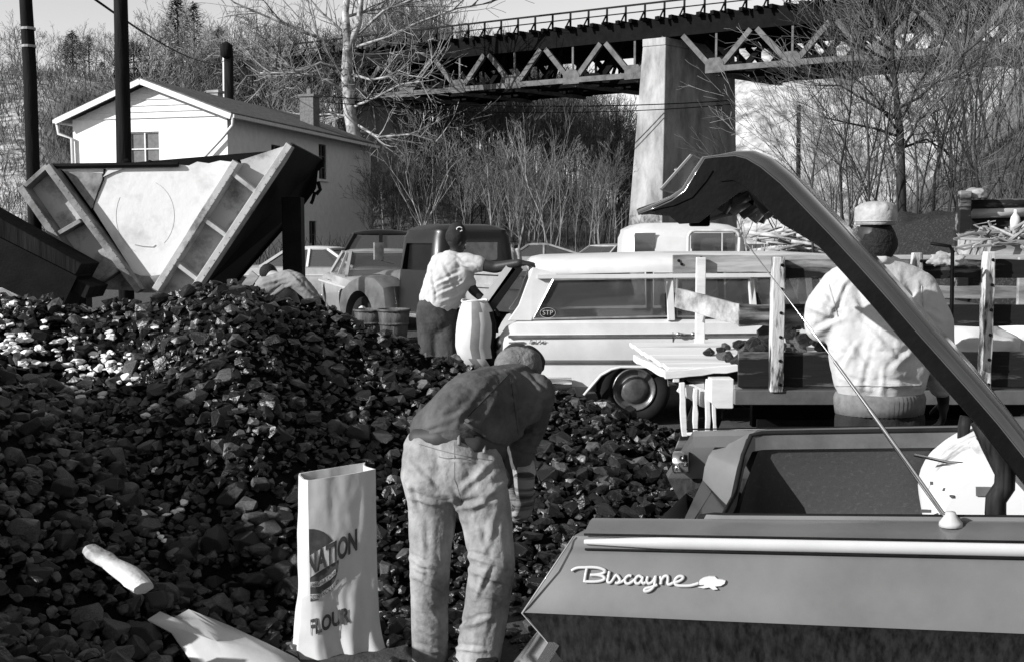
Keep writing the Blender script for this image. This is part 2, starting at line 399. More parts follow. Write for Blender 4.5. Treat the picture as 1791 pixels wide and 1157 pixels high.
def rand_rot(r_): return __import__('mathutils').Euler((r_.uniform(-.5, .5), r_.uniform(-.5, .5), r_.uniform(0, 6.28)))
CL = 'faceted black coal lump among the larger ones on the surface of the pile'
for i, c in enumerate(order[:190]):
    me = rnd.choice(rocks) if rnd.random() > .2 else rnd.choice(rocks_pale)
    o = bpy.data.objects.new('coal_lump', me); col.objects.link(o); o.location = c[:3]; o.scale = (c[3],)*3; o.rotation_euler = rand_rot(rnd)
    tag(o, CL, 'coal', 'larger coal lumps on the pile')
# all remaining lumps and the bed under them
def arrs(me):
    v = np.empty(len(me.vertices)*3); me.vertices.foreach_get('co', v); f = np.empty(len(me.polygons)*3, dtype=np.int64); me.polygons.foreach_get('vertices', f); return v.reshape(-1, 3), f.reshape(-1, 3)
AR = [arrs(m) for m in rocks]; ARL = [arrs(m) for m in rocks_lo]
Vs = []; Fs = []; Ms = []; base = 0
for c in cand:
    if c in ind: continue
    a, f = (rnd.choice(AR) if c[1] < 5.5 else rnd.choice(ARL)); m3 = np.array(rand_rot(rnd).to_matrix())
    Vs.append((a*c[3]) @ m3.T+np.array(c[:3])); Fs.append(f+base); Ms += [1 if rnd.random() < .22 else 0]*len(f); base += len(a)
gx = np.arange(-7.2, 2.6, .07); gy = np.arange(2.2, 12.6, .07)
bed = [(x, y, (pileH(x, y)-.012 if edge_ok(x, y) else -.03)) for y in gy for x in gx]; nbx = len(gx)
Bf = []
for j in range(len(gy)-1):
    for i in range(nbx-1):
        q = (j*nbx+i, j*nbx+i+1, (j+1)*nbx+i+1, (j+1)*nbx+i); Bf += [(q[0], q[1], q[2]), (q[0], q[2], q[3])]
Vs.append(np.array(bed)); Fs.append(np.array(Bf)+base); Ms += [2]*len(Bf)
Va = np.concatenate(Vs); Fa = np.concatenate(Fs)
me = bpy.data.meshes.new('coal_pile'); me.vertices.add(len(Va)); me.vertices.foreach_set('co', Va.ravel()); me.loops.add(len(Fa)*3); me.loops.foreach_set('vertex_index', Fa.ravel().astype(np.int32))
me.polygons.add(len(Fa)); me.polygons.foreach_set('loop_start', np.arange(0, len(Fa)*3, 3, dtype=np.int32)); me.polygons.foreach_set('loop_total', np.full(len(Fa), 3, dtype=np.int32))
for m_ in (m_coal, m_coal2, m_coalfine): me.materials.append(m_)
me.polygons.foreach_set('use_smooth', np.zeros(len(Fa), dtype=bool)); me.polygons.foreach_set('material_index', np.array(Ms, dtype=np.int32)); me.update(calc_edges=True)
o = bpy.data.objects.new('coal_pile', me); col.objects.link(o); tag(o, 'wide dark heap of small coal lumps and fines covering the yard at left', 'coal pile', None, 'stuff')
# snow caught between the lumps
rs = random.Random(9); SV = []; SF = []; sb = 0
def snowbit(x, y, s):
    global sb
    for k in range(3):
        a, f = rs.choice(AR); m3 = np.array(Matrix.Rotation(rs.uniform(0, 6.28), 3, 'Z')); X = x+rs.gauss(0, s*.6); Y = y+rs.gauss(0, s*.5)
        SV.append((a*np.array([s, s*.8, s*.7])*rs.uniform(.5, 1)) @ m3.T+np.array([X, Y, pileH(X, Y)+.03])); SF.append(f+sb); sb += len(a)
for i in range(70):
    px = rs.uniform(-10, 290)*rs.random()**.35; y = rs.gauss(7.35, .2); snowbit((px-895)/FPX*y, y, rs.uniform(.025, .06))
for i in range(34):
    y = rs.uniform(8.2, 9.6); px = rs.uniform(-60, 45); snowbit((px-895)/FPX*y, y, rs.uniform(.12, .22))
for i in range(14):
    px = rs.uniform(-10, 420); y = rs.uniform(4.8, 7.2); snowbit((px-895)/FPX*y, y, rs.uniform(.02, .04))
SV = np.concatenate(SV); SF = np.concatenate(SF); me = bpy.data.meshes.new('snow'); me.from_pydata(SV.tolist(), [], SF.tolist()); me.materials.append(m_snow); o = bpy.data.objects.new('snow', me); col.objects.link(o); tag(o, 'crusts of old white snow caught between the coal lumps at left', 'snow', None, 'stuff')
# ------------------------------------------------------------------ house
hN = V((-13.7, 54, 0)); hu = V((-.966, .259, 0)); hv = V((.259, .966, 0)); HW = 8.6; HL = 17.4; EZ = 7.5; PKZ = 9.1
house = thing('white_block_house', 'white two storey block house with a low gable roof behind the steel hopper', 'house', hN)
def hp(a, b, z): return hN+hu*a+hv*b+V((0, 0, z))
mb = MB()
prof = [(0, -.6), (HW, -.6), (HW, EZ), (HW/2, PKZ), (0, EZ)]
mb.loft([[hp(a, 0, z) for a, z in prof], [hp(a, HL, z) for a, z in prof]]); wl = mb.build('wall', m_wallw, house)
cut = MB()
WINS = []
def wcut(side, a0, a1, z0, z1): WINS.append((side, a0, a1, z0, z1)); return
wcut('g', 3.72, 5.42, 4.4, 6.85)
wcut('s', 4.5, 5.6, 4.9, 6.5); wcut('s', 10.3, 11.4, 5.0, 7.0); wcut('s', 8.9, 9.9, .3, 2.6); wcut('s', 1.2, 2.2, .9, 2.4)
for s, a0, a1, z0, z1 in WINS:
    if s == 'g': pts = [hp(a0, -.3, z0), hp(a1, -.3, z0), hp(a1, -.3, z1), hp(a0, -.3, z1)]; vec = hv*.55
    else: pts = [hp(-.3, a0, z0), hp(-.3, a1, z0), hp(-.3, a1, z1), hp(-.3, a0, z1)]; vec = hu*.55
    cut.prism(pts, vec)
boolcut(wl, cut)
for s, a0, a1, z0, z1 in WINS:
    U, W_ = (hu, hv) if s == 'g' else (hv, hu)
    def q(a, d, z): return hN+U*a+W_*d+V((0, 0, z))
    fr = MB(); t = .07
    for x in (a0+t/2, a1-t/2, (a0+a1)/2): fr.bar(q(x, .12, z0), q(x, .12, z1), t, .08, up=W_)
    for k in range(4):
        z = lerp(z0+t/2, z1-t/2, k/3); fr.bar(q(a0, .125, z), q(a1, .125, z), t*.8, .07, up=W_)
    f = fr.build('window', m_trim if s == 'g' else m_roof, house)
    pn = MB(); pn.prism([q(a0, .16, z0), q(a1, .16, z0), q(a1, .16, z1), q(a0, .16, z1)], W_*.02); pn.build('pane', M('pane_grey', .12, rough=.15, var=.2) if s == 'g' else m_blk, f)
    sl_ = MB(); sl_.bar(q(a0-.1, -.04, z0-.06), q(a1+.1, -.04, z0-.06), .14, .12, up=(0, 0, 1)); sl_.build('sill', m_wallw, f)
# gable clapboards
cb = MB()
for k in range(6):
    z = EZ+.02+k*.30; z2 = min(z+.29, PKZ-.1)
    def hw_(zz): return max(.05, (PKZ-zz)/(PKZ-EZ)*HW/2)
    if z >= PKZ-.15: break
    lo_, hi_ = hw_(z)-.02, hw_(z2)-.02
    c_ = HW/2
    cb.prism([hp(c_-lo_, -.05, z), hp(c_+lo_, -.05, z), hp(c_+hi_, -.02, z2), hp(c_-hi_, -.02, z2)], hv*.03)
    cb.bar(hp(c_-lo_, -.05, z), hp(c_+lo_, -.05, z), .05, .035)
cb.build('gable_boards', m_trim, house)
rf = MB(); OV = .55
for sgn in (0, 1):
    a0 = -OV if sgn == 0 else HW+OV
    zE = EZ-(PKZ-EZ)/(HW/2)*OV
    pts = [hp(a0, 0, zE+.12), hp(HW/2, 0, PKZ+.12), hp(HW/2, 0, PKZ+.30), hp(a0, 0, zE+.30)]
    rf.loft([[p-hv*.6 for p in pts], [p+hv*(HL+.5) for p in pts]])
roof = rf.build('roof', m_roof, house)
bgm = MB()
for a0 in (-OV, HW+OV):
    zE = EZ-(PKZ-EZ)/(HW/2)*OV
    bgm.bar(hp(a0, -.64, zE+.10), hp(HW/2, -.64, PKZ+.10), .06, .26, up=(0, 0, 1))
bgm.build('barge_board', m_trim, roof)
for a0 in (-OV-.08, HW+OV+.08):
    gt = MB(); zE = EZ-(PKZ-EZ)/(HW/2)*OV+.12
    gt.bar(hp(a0, -.6, zE), hp(a0, HL+.5, zE-.05), .16, .16); gt.build('gutter', m_trim, house)
dn = MB(); zE = EZ-(PKZ-EZ)/(HW/2)*OV+.05
dn.tube([hp(-OV-.05, -.55, zE), hp(-OV-.02, -.5, zE-.35), hp(.15, -.22, zE-.9), hp(1.9, -.22, zE-2.5), hp(2.4, -.22, zE-2.95), hp(2.4, -.22, 0)], .075, 8); dn.build('downspout', m_trim, house, smooth=True)
dn = MB(); dn.tube([hp(HW+OV+.05, -.4, zE), hp(HW+OV+.02, -.35, zE-.5), hp(HW-.05, -.16, zE-.75), hp(HW-.1, -.14, 0)], .09, 8); dn.build('downspout', m_trim, house, smooth=True)
dn = MB(); dn.bar(hp(-.12, HL-.3, 0), hp(-.12, HL-.3, EZ-.4), .35, .5, up=hv); dn.build('corner_board', m_trim, house)
for a, b, w_, z0, z1, mt in ((1.1, 12.0, .85, 7.4, 9.9, m_brick), (5.6, 9.0, .6, 8.4, 9.9, m_conc)):
    ch = MB(); ch.prism([hp(a, b, z0), hp(a+w_, b, z0), hp(a+w_, b+w_, z0), hp(a, b+w_, z0)], (0, 0, z1-z0)); c_ = ch.build('chimney', mt, roof)
    cp = MB(); cp.prism([hp(a-.08, b-.08, z1), hp(a+w_+.08, b-.08, z1), hp(a+w_+.08, b+w_+.08, z1), hp(a-.08, b+w_+.08, z1)], (0, 0, .14)); cp.prism([hp(a+.3, b+.3, z1+.14), hp(a+w_-.3, b+.3, z1+.14), hp(a+w_-.3, b+w_-.3, z1+.14), hp(a+.3, b+w_-.3, z1+.14)], (0, 0, .35)); cp.build('chimney_cap', mt, roof)
# ------------------------------------------------------------------ poles and wires
def pole(label, pts, rads, loc, extra=None):
    t = thing('utility_pole', label, 'pole', loc); m = MB(); m.tube(pts, rads, 14); m.build('shaft', m_pole, t, smooth=True)
    if extra: extra(t)
    return t
def ex1(t):
    for z in (3.9, 4.1):
        b_ = MB(); c = lerp(P(50, 0, 13), P(50, 0, 13), 0); x = P(53, 150, 13).x; b_.disc((x, 13, z), (0, 0, 1), [(.081, -.014), (.081, .014)], 12); b_.build('metal_band', m_carg, t)
p0 = P(62, 470, 13); p0.z = 0
pole('slim dark utility pole nearest the left edge, with metal bands', [p0, P(58, 300, 13), P(52, 120, 13), P(45, 0, 13), P(38, -120, 13)], [.075, .075, .075, .07, .065], p0, ex1)
p1 = P(219, 480, 16); p1.z = 0
pole('thick black utility pole standing between the hopper and the house', [p1, P(217, 280, 16), P(214, 130, 16), P(211, 0, 16), P(207, -160, 16)], [.11, .105, .10, .095, .09], p1)
def ex3(t):
    b_ = MB(); b_.tube([P(393, 200, 66), P(392, 84, 66)], .10, 8); b_.build('conduit', m_trim, t)
    b_ = MB(); b_.disc(P(396, 88, 65.8), (0, 0, 1), [(.05, .5), (.36, .3), (.36, -.3), (.2, -.45)], 12); b_.build('pole_cap', m_pole, t, smooth=True)
p3 = P(400, 300, 66); p3.z = 0
pole('stubby dark pole with a pale conduit rising behind the house roof', [p3, P(400, 88, 66)], [.30, .26], p3, ex3)
p4 = P(1397, 400, 55); p4.z = 0
pole('thin black pole seen beyond the right of the bridge pier', [p4, P(1397, 184, 55)], [.12, .10], p4)
def wire(label, a, b_, sag, r=.012):
    m = MB(); m.tube([lerp(V(a), V(b_), t/16)-V((0, 0, sag*4*(t/16)*(1-t/16))) for t in range(17)], r, 5); o = m.build('overhead_wire', m_blk, smooth=True); tag(o, label, 'wire'); return o
wire('dark wire sagging from the upper left to the stubby pole behind the roof', P(150, -12, 16), P(396, 105, 66), .5, .02)
wire('upper thin cable running level under the bridge toward the pier', P(560, 168, 70), P(1280, 176, 74), .5, .035)
wire('lower thin cable running level under the bridge toward the pier', P(560, 178, 70), P(1280, 183, 74), .6, .03)
# ------------------------------------------------------------------ railway bridge
bu = V((-.862, .507, 0)); bvv = V((.75, .66, 0)); B0 = V((8.62, 75, 0))
def bp_(t, v, z): return B0+bu*t+bvv*v+V((0, 0, z))
bridge = thing('railway_bridge', 'long black steel truss railway bridge with a railed deck crossing high overhead', 'bridge', bp_(0, 0, 12))
T0, T1 = -46, 51
dk = MB(); dk.loft([[bp_(T0, 0, 14.75), bp_(T0, 7.2, 14.75), bp_(T0, 7.2, 16), bp_(T0, 0, 16)], [bp_(T1, 0, 14.75), bp_(T1, 7.2, 14.75), bp_(T1, 7.2, 16), bp_(T1, 0, 16)]])
t = T0
while t < T1:
    dk.bar(bp_(t, -.45, 15.95), bp_(t, 7.6, 15.95), .28, .26); t += .95
dk.build('deck', m_steeld, bridge)
nodesA = [.6+4.65*k for k in range(0, 10)]; nodesB = [-5.1-4.95*k for k in range(0, 8)]
for v, mt in ((.15, m_steel), (2.4, m_steeld), (4.8, m_steeld), (7.0, m_steeld)):  # front truss in lit grey, those behind with shade in their colour
    tr = MB()
    for nodes, sp in ((nodesA, 4.65), (nodesB, -4.95)):
        e0 = nodes[0]-(.0 if sp > 0 else 0); e1 = nodes[-1]+sp*.5
        tr.bar(bp_(min(e0, e1), v, 12.45), bp_(max(e0, e1), v, 12.45), .4, .36)
        for i, t in enumerate(nodes):
            tr.bar(bp_(t-.42*sp/4.65, v, 12.75), bp_(t-sp*.46, v, 14.75), .3, .34, up=bu)
            tr.bar(bp_(t+.42*sp/4.65, v, 12.75), bp_(t+sp*.46, v, 14.75), .3, .34, up=bu)
            tr.bar(bp_(t, v, 12.5), bp_(t, v, 14.8), .12, .14, up=bu)
            tr.prism([bp_(t-.62, v-.2, 12.2), bp_(t+.62, v-.2, 12.2), bp_(t+.62, v-.2, 12.85), bp_(t+.35, v-.2, 13.15), bp_(t-.35, v-.2, 13.15), bp_(t-.62, v-.2, 12.85)], bvv*.4)
            if v < 1: tr.bar(bp_(t, 0.3, 12.15), bp_(t, 7.2, 12.15), .3, .25)
    # extra crossing members between the trusses
        for i, t in enumerate(nodes[:-1]):
            if v > 2: tr.bar(bp_(t, v, 12.5), bp_(t+sp/2, v, 14.8), .22, .22, up=bu); tr.bar(bp_(t+sp*.75, v, 12.5), bp_(t+sp*.3, v-1.6, 14.8), .2, .2, up=bu)
    tr.build('truss', mt, bridge)
lat = MB()
for nodes, sp in ((nodesA, 4.65), (nodesB, -4.95)):
    for i, t in enumerate(nodes): lat.bar(bp_(t, .2, 12.3), bp_(t+sp, 7.0, 12.3), .14, .14); lat.bar(bp_(t+sp, .2, 12.3), bp_(t, 7.0, 12.3), .14, .14)
lat.build('lateral_bracing', m_steeld, bridge)
for v in (-.35, 7.4):
    rl = MB(); rl.bar(bp_(T0, v, 16.98), bp_(T1, v, 16.98), .11, .11); rl.bar(bp_(T0, v, 16.5), bp_(T1, v, 16.5), .07, .07)
    t = T0
    while t < T1:
        rl.bar(bp_(t, v, 15.9), bp_(t, v, 16.98), .11, .11, up=bu); s_ = -1 if v < 0 else 1
        rl.bar(bp_(t, v+s_*.45, 15.9), bp_(t, v, 16.6), .08, .08, up=bu); rl.bar(bp_(t, v, 15.9), bp_(t, v+s_*.5, 15.9), .1, .12); t += 1.38
    rl.build('railing', m_blk, bridge)
def pier(label, t, top, wid=1.6, dep=7.0, btt=.052):
    r_ = thing('bridge_pier', label, 'bridge pier', bp_(t, 0, 0)); m = MB(); secs = []
    for z in (-1, 4, 9, top-.5):
        g_ = (top-z)*btt
        secs.append([bp_(t+wid/2+g_, -.3-g_*.7, z), bp_(t-wid/2-g_*.3, -.3-g_*.7, z), bp_(t-wid/2-g_*.3, dep+g_*.5, z), bp_(t+wid/2+g_, dep+g_*.5, z)])
    m.loft(secs); o = m.build('shaft', m_conc, r_, bevel=.05)
    c = MB(); c.prism([bp_(t+wid/2+.02, -.36, top-.5), bp_(t-wid/2-.02, -.36, top-.5), bp_(t-wid/2-.02, dep+.1, top-.5), bp_(t+wid/2+.02, dep+.1, top-.5)], (0, 0, .5)); c.build('bearing_ledge', m_conc, r_, bevel=.04)
pier('tall tapering concrete pier with one sunlit and one black face, mid bridge', -1.12, 14.7)
pier('pale farther concrete pier behind the sycamore and the house corner', 26.3, 12.2)
# ------------------------------------------------------------------ bare trees
BT0 = .4
def branch(mb, tw, p, d, L_, r, lev, rnd, spread, up, nchild, lim):
    n = 4 if lev > 1 else 5; pts = [p]; rad = [r]; dd = d.copy()
    for i in range(n):
        dd = (dd+V((rnd.gauss(0, .10), rnd.gauss(0, .10), rnd.gauss(0, .07)+up*.10))).normalized(); pts.append(pts[-1]+dd*L_/n); rad.append(max(lim, r*(1-.72*(i+1)/n)))
    (mb if lev <= 1 else tw).tube(pts, rad, 6 if lev == 0 else (4 if lev < 2 else 3), cap=False)
    if lev >= 3: return
    k = nchild[lev]
    for i in range(k):
        t = rnd.uniform(BT0 if lev == 0 else .2, 1.0) if i else .98
        x = t*n; a = min(n-1, int(x)); q = lerp(pts[a], pts[a+1], x-a); rr = lerp(rad[a], rad[a+1], x-a)
        ax = (pts[a+1]-pts[a]).normalized(); o = ax.orthogonal().normalized(); o = Matrix.Rotation(rnd.uniform(0, 6.283), 3, ax) @ o
        an = rnd.uniform(*spread); nd = (ax*math.cos(an)+o*math.sin(an)).normalized()
        branch(mb, tw, q, nd, L_*rnd.uniform(.38, .62)*(1.15-t*.45), max(lim, rr*rnd.uniform(.45, .62)), lev+1, rnd, spread, up, nchild, lim)
def tree_mesh(seed, H_=10, r=.16, spread=(.5, 1.1), up=.5, nchild=(12, 6, 4), lim=.012, base=0, lean=(0, 0), trunk_frac=.85):
    rnd = random.Random(seed); a = MB(); b_ = MB()
    d = V((lean[0], lean[1], 1)).normalized()
    branch(a, b_, V((0, 0, -.3)), d, H_*trunk_frac, r, 0, rnd, spread, up, nchild, lim)
    return a, b_
def plant_tree(name, label, cat, loc, group, meshes, mats, scale=1, rz=0, tilt=(0, 0)):
    o = thing(name, label, cat, loc, (tilt[0], tilt[1], rz), group); o.scale = (scale,)*3
    for nm, me in meshes:
        c = bpy.data.objects.new(nm, me); col.objects.link(c); c.parent = o
    return o
def proto(seed, mt, mtw, **k):
    a, b_ = tree_mesh(seed, **k); oa = a.build('trunk', mt, fix=False, smooth=True); ob = b_.build('crown', mtw, fix=False)
    r_ = [('trunk', oa.data), ('crown', ob.data)]; bpy.data.objects.remove(oa); bpy.data.objects.remove(ob); return r_
rt = random.Random(77)
wood = [proto(200+i, m_barkg if i % 3 else m_bark, m_twig if i % 3 else m_twigp, H_=rt.uniform(10, 13), r=rt.uniform(.10, .17), spread=(.4, .9), up=.55, nchild=(13, 5, 4), lim=.014) for i in range(7)]
sap = [proto(300+i, m_barkp if i%2 else m_barkg, m_twigp if i%2 else m_twig, H_=rt.uniform(6, 8.5), r=.04, spread=(.3, .6), up=1.0, nchild=(7, 3, 2), lim=.008) for i in range(5)]
# wood filling the hill behind the bridge: the front rows as trees, the rest one mass
def gpt(px, y):
    x = (px-895.5)/FPX*y; return V((x, y, hill(x, y)))
for i in range(120):
    px = rt.uniform(640, 1120); y = rt.uniform(91, 110)
    if i % 3 == 0: px = rt.uniform(260, 660); y = rt.uniform(76, 104)
    plant_tree('bare_tree', 'tall thin bare winter tree in the grey wood beyond the bridge', 'tree', gpt(px, y), 'bare trees of the wood beyond the bridge', rt.choice(wood), None, (rt.uniform(.38, .6) if px < 660 else rt.uniform(.5, .75)) if px < 800 else rt.uniform(.55, .8), rt.uniform(0, 6.28))
for i in range(20):
    px = rt.uniform(665, 1090); y = rt.uniform(44, 64)
    plant_tree('sapling', 'slender pale sapling at the edge of the wood behind the parked cars', 'sapling', gpt(px, y), 'pale saplings behind the cars', rt.choice(sap), None, rt.uniform(.5, .9), rt.uniform(0, 6.28), (rt.uniform(-.08, .08), rt.uniform(-.1, .1)))
for i in range(34):
    px = rt.uniform(235, 600); y = rt.uniform(80, 90)
    plant_tree('hillside_tree', 'bare grey tree in front of the far end of the bridge behind the house roof', 'tree', gpt(px, y), 'bare trees behind the house roof', rt.choice(wood), None, rt.uniform(.8, 1.1), rt.uniform(0, 6.28))
for i in range(40):
    px = rt.uniform(650, 1095); y = rt.uniform(62, 84)
    plant_tree('slender_tree', 'slender bare tree growing under the span of the bridge', 'tree', gpt(px, y), 'slender bare trees under the bridge span', rt.choice(wood), None, rt.uniform(.42, .68), rt.uniform(0, 6.28))
# far mass
lowp = []
for i in range(5):
    a, b_ = tree_mesh(400+i, H_=12, r=.14, spread=(.35, .9), up=.6, nchild=(11, 5, 3), lim=.022)
    a.add(b_.v, b_.f); v = np.array([tuple(p) for p in a.v]); tri = []
    for f in a.f:
        tri.append(f)
    lowp.append((v, [f for f in tri if len(f) == 4]))
VV = []; FF = []; nb = 0
for i in range(330):
    px = rt.uniform(-40, 1130) if i % 2 else rt.uniform(560, 1120); y = rt.uniform(98, 128)
    if px < 270: y = rt.uniform(108, 122)
    if px > 1000 and rt.random() < .5: continue
    g_ = gpt(px, y); v, f = rt.choice(lowp); s = (rt.uniform(.55, .9) if px > 760 else rt.uniform(.4, .68)) if px > 270 else rt.uniform(.25, .45); a = rt.uniform(0, 6.28)
    rm = np.array([[math.cos(a), -math.sin(a), 0], [math.sin(a), math.cos(a), 0], [0, 0, 1]])
    VV.append((v @ rm.T)*s+np.array(g_)); FF.append(np.array(f)+nb); nb += len(v)
def quads(name, Va, Fa, mats):
    me = bpy.data.meshes.new(name); me.vertices.add(len(Va)); me.vertices.foreach_set('co', Va.ravel()); k = Fa.shape[1]; me.loops.add(len(Fa)*k); me.loops.foreach_set('vertex_index', Fa.ravel().astype(np.int32))
    me.polygons.add(len(Fa)); me.polygons.foreach_set('loop_start', np.arange(0, len(Fa)*k, k, dtype=np.int32)); me.polygons.foreach_set('loop_total', np.full(len(Fa), k, dtype=np.int32))
    for m_ in mats: me.materials.append(m_)
    me.polygons.foreach_set('use_smooth', np.zeros(len(Fa), dtype=bool)); me.update(calc_edges=True); o = bpy.data.objects.new(name, me); col.objects.link(o); return o
for i in range(5):
    BT0 = .3; a, b_ = tree_mesh(450+i, H_=13, r=.12, spread=(.35, .7), up=1.1, nchild=(9, 4, 3), lim=.02); a.add(b_.v, b_.f); lowp.append((np.array([tuple(p) for p in a.v]), [f for f in a.f if len(f) == 4]))
for i in range(300):
    px = rt.uniform(640, 1125); y = rt.uniform(92, 126); g_ = gpt(px, y); v, f = lowp[5+i % 5]; s = rt.uniform(.5, .95)*(1 if px < 820 else .85); a = rt.uniform(0, 6.28); rm = np.array([[math.cos(a), -math.sin(a), 0], [math.sin(a), math.cos(a), 0], [0, 0, 1]])
    VV.append((v @ rm.T)*np.array([s*.75, s*.75, s])+np.array(g_)); FF.append(np.array(f)+nb); nb += len(v)
BT0 = .4
o = quads('distant_wood', np.concatenate(VV), np.concatenate(FF), [m_twig]); tag(o, 'grey mass of far bare woodland along the hill crest', 'wood', None, 'stuff')
# undergrowth: dry stems on the banks
def brush(name, label, n_, fn, mat_, seed):
    r = random.Random(seed); V_ = []; F_ = []; b = 0
    for i in range(n_):
        p, h, w_ = fn(r); d = V((r.gauss(0, .45), r.gauss(0, .3), 1)).normalized(); side = V((r.uniform(-1, 1), r.uniform(-.5, .5), 0)).normalized()*w_
        q = p+d*h*.55; e = q+(d+V((r.gauss(0, .5), r.gauss(0, .3), 0))).normalized()*h*.45
        V_ += [p-side, p+side, q+side*.8, q-side*.8, e+side*.3, e-side*.3]; F_ += [(b, b+1, b+2, b+3), (b+3, b+2, b+4, b+5)]; b += 6
    o = quads(name, np.array([tuple(v) for v in V_]), np.array(F_), [mat_]); tag(o, label, 'brush', None, 'stuff'); return o
def f_mid(r):
    px = r.uniform(640, 1180); y = r.uniform(50, 105); return gpt(px, y), r.uniform(.3, 1.3), .012
def f_left(r):
    px = r.uniform(-30, 300) if r.random() < .6 else r.uniform(200, 660); y = r.uniform(48, 112); return gpt(px, y), r.uniform(.5, 2.0), .025
def f_right(r):
    while True:
        px = r.uniform(1300, 1900); y = r.uniform(17, 85); p = gpt(px, y)
        if p.z > .35: break
    return p, r.uniform(.1, .5)*(1 if y < 35 else 2.2), .004+y*.00025
brush('undergrowth', 'tangled grey undergrowth at the foot of the wood', 26000, f_mid, m_twig, 1)
brush('undergrowth', 'thin scrub and weeds on the snowy hillside at left', 9000, f_left, m_twig, 2)
brush('dry_grass', 'dry weeds and litter on the steep right bank', 42000, f_right, m_twig, 3)
# the sycamore beside the house
syc = thing('sycamore_tree', 'large pale-barked bare sycamore rising behind the house roof', 'tree', (P(612, 400, 76).x, 76, 0))
def at46(px, py, y=46): return P(px, py, y*76/46)
a = MB(); tw = MB(); rs_ = random.Random(3)
tp = [at46(626, 440), at46(622, 250), at46(612, 200), at46(606, 130), at46(608, 80), at46(604, 20), at46(616, -60)]
a.tube(tp, [k_*1.55 for k_ in (.34, .30, .27, .24, .20, .15, .10)], 10); a.tube([at46(608, 90), at46(628, 40), at46(634, -30), at46(640, -80)], [.27, .21, .16, .11], 8)
limbs = [[(606, 85), (540, 60), (480, 35), (410, 5), (380, -20)], [(612, 86), (680, 65), (730, 40), (800, 15), (860, 5)], [(606, 125), (560, 110), (520, 128), (455, 128)], [(612, 92), (650, 100), (668, 120)],
         [(616, 205), (580, 200), (530, 203)], [(610, 165), (570, 140), (530, 130), (460, 125)], [(612, 190), (660, 170), (700, 148), (760, 140)], [(618, 215), (660, 240), (720, 235), (770, 250)], [(604, 60), (560, 20), (520, -10)], [(626, 60), (670, 20), (720, 0), (745, -25)], [(605, 30), (640, 20), (700, 10)], [(612, 130), (650, 140), (700, 130), (750, 138)], [(604, 150), (640, 165), (655, 190)]]
for lm in limbs:
    yy = 46+rs_.uniform(-2.5, 1.5); pts = [at46(x, y_, lerp(46, yy, i/(len(lm)-1))) for i, (x, y_) in enumerate(lm)]; k = len(pts)
    a.tube(pts, [.11*(1-.7*i/(k-1)) for i in range(k)], 6)
    for j in range(13):
        t = rs_.uniform(.15, 1)*(k-1); i = min(k-2, int(t)); q = lerp(pts[i], pts[i+1], t-i); d = (pts[i+1]-pts[i]).normalized(); d = (d+V((rs_.gauss(0, .6), rs_.gauss(0, .6), rs_.gauss(.1, .6)))).normalized()
        branch(tw, tw, q, d, rs_.uniform(2.0, 4.6), .055, 2, rs_, (.4, 1.0), .2, (0, 0, 5), .018)
a.build('trunk', m_barkp, syc, smooth=True); tw.build('crown', m_twigp, syc, fix=False)
# dark tree on the right bank
dt = thing('bare_tree', 'tall dark bare tree with forking trunk at the foot of the right bank', 'tree', (P(1575, 370, 24).x, 24, 2))
a = MB(); tw = MB()
A_ = lambda x, y, d=24: P(x, y, d)
a.tube([A_(1578, 400), A_(1577, 330), A_(1574, 230), A_(1571, 205), A_(1567, 160), A_(1560, 90), A_(1562, 40), A_(1540, -30)], [.10, .095, .085, .075, .06, .045, .035, .02], 9)
lm2 = [[(1573, 215), (1590, 185), (1602, 155), (1640, 95), (1660, 40), (1690, -20)], [(1576, 265), (1600, 225), (1605, 210), (1650, 190)], [(1575, 260), (1620, 244), (1660, 268)], [(1567, 160), (1540, 120), (1500, 70), (1480, 10)], [(1565, 140), (1580, 80), (1590, 20), (1600, -30)], [(1560, 90), (1520, 60), (1500, 0)], [(1572, 210), (1520, 180), (1470, 150), (1430, 150)], [(1570, 190), (1610, 170), (1680, 100), (1750, 40)], [(1562, 110), (1500, 80), (1440, 60)], [(1574, 240), (1530, 225), (1480, 215), (1440, 205)], [(1561, 60), (1545, 20), (1530, -20)], [(1602, 155), (1650, 140), (1700, 130)], [(1574, 235), (1560, 215), (1530, 170), (1490, 130)], [(1565, 150), (1545, 80), (1530, 30)]]
for lm in lm2:
    yy = 24+rs_.uniform(-1.6, 1.4); pts = [A_(x, y_, lerp(24, yy, i/(len(lm)-1))) for i, (x, y_) in enumerate(lm)]; k = len(pts)
    a.tube(pts, [.034*(1-.65*i/(k-1)) for i in range(k)], 5)
    for j in range(16):
        t = rs_.uniform(.15, 1)*(k-1); i = min(k-2, int(t)); q = lerp(pts[i], pts[i+1], t-i); d = (pts[i+1]-pts[i]).normalized(); d = (d+V((rs_.gauss(0, .5), rs_.gauss(0, .5), rs_.gauss(.3, .5)))).normalized()
        branch(tw, tw, q, d, rs_.uniform(.5, 1.3), .011, 2, rs_, (.4, .9), .3, (0, 0, 6), .004)
a.build('trunk', m_bark, dt, smooth=True); tw.build('crown', m_twig, dt, fix=False)
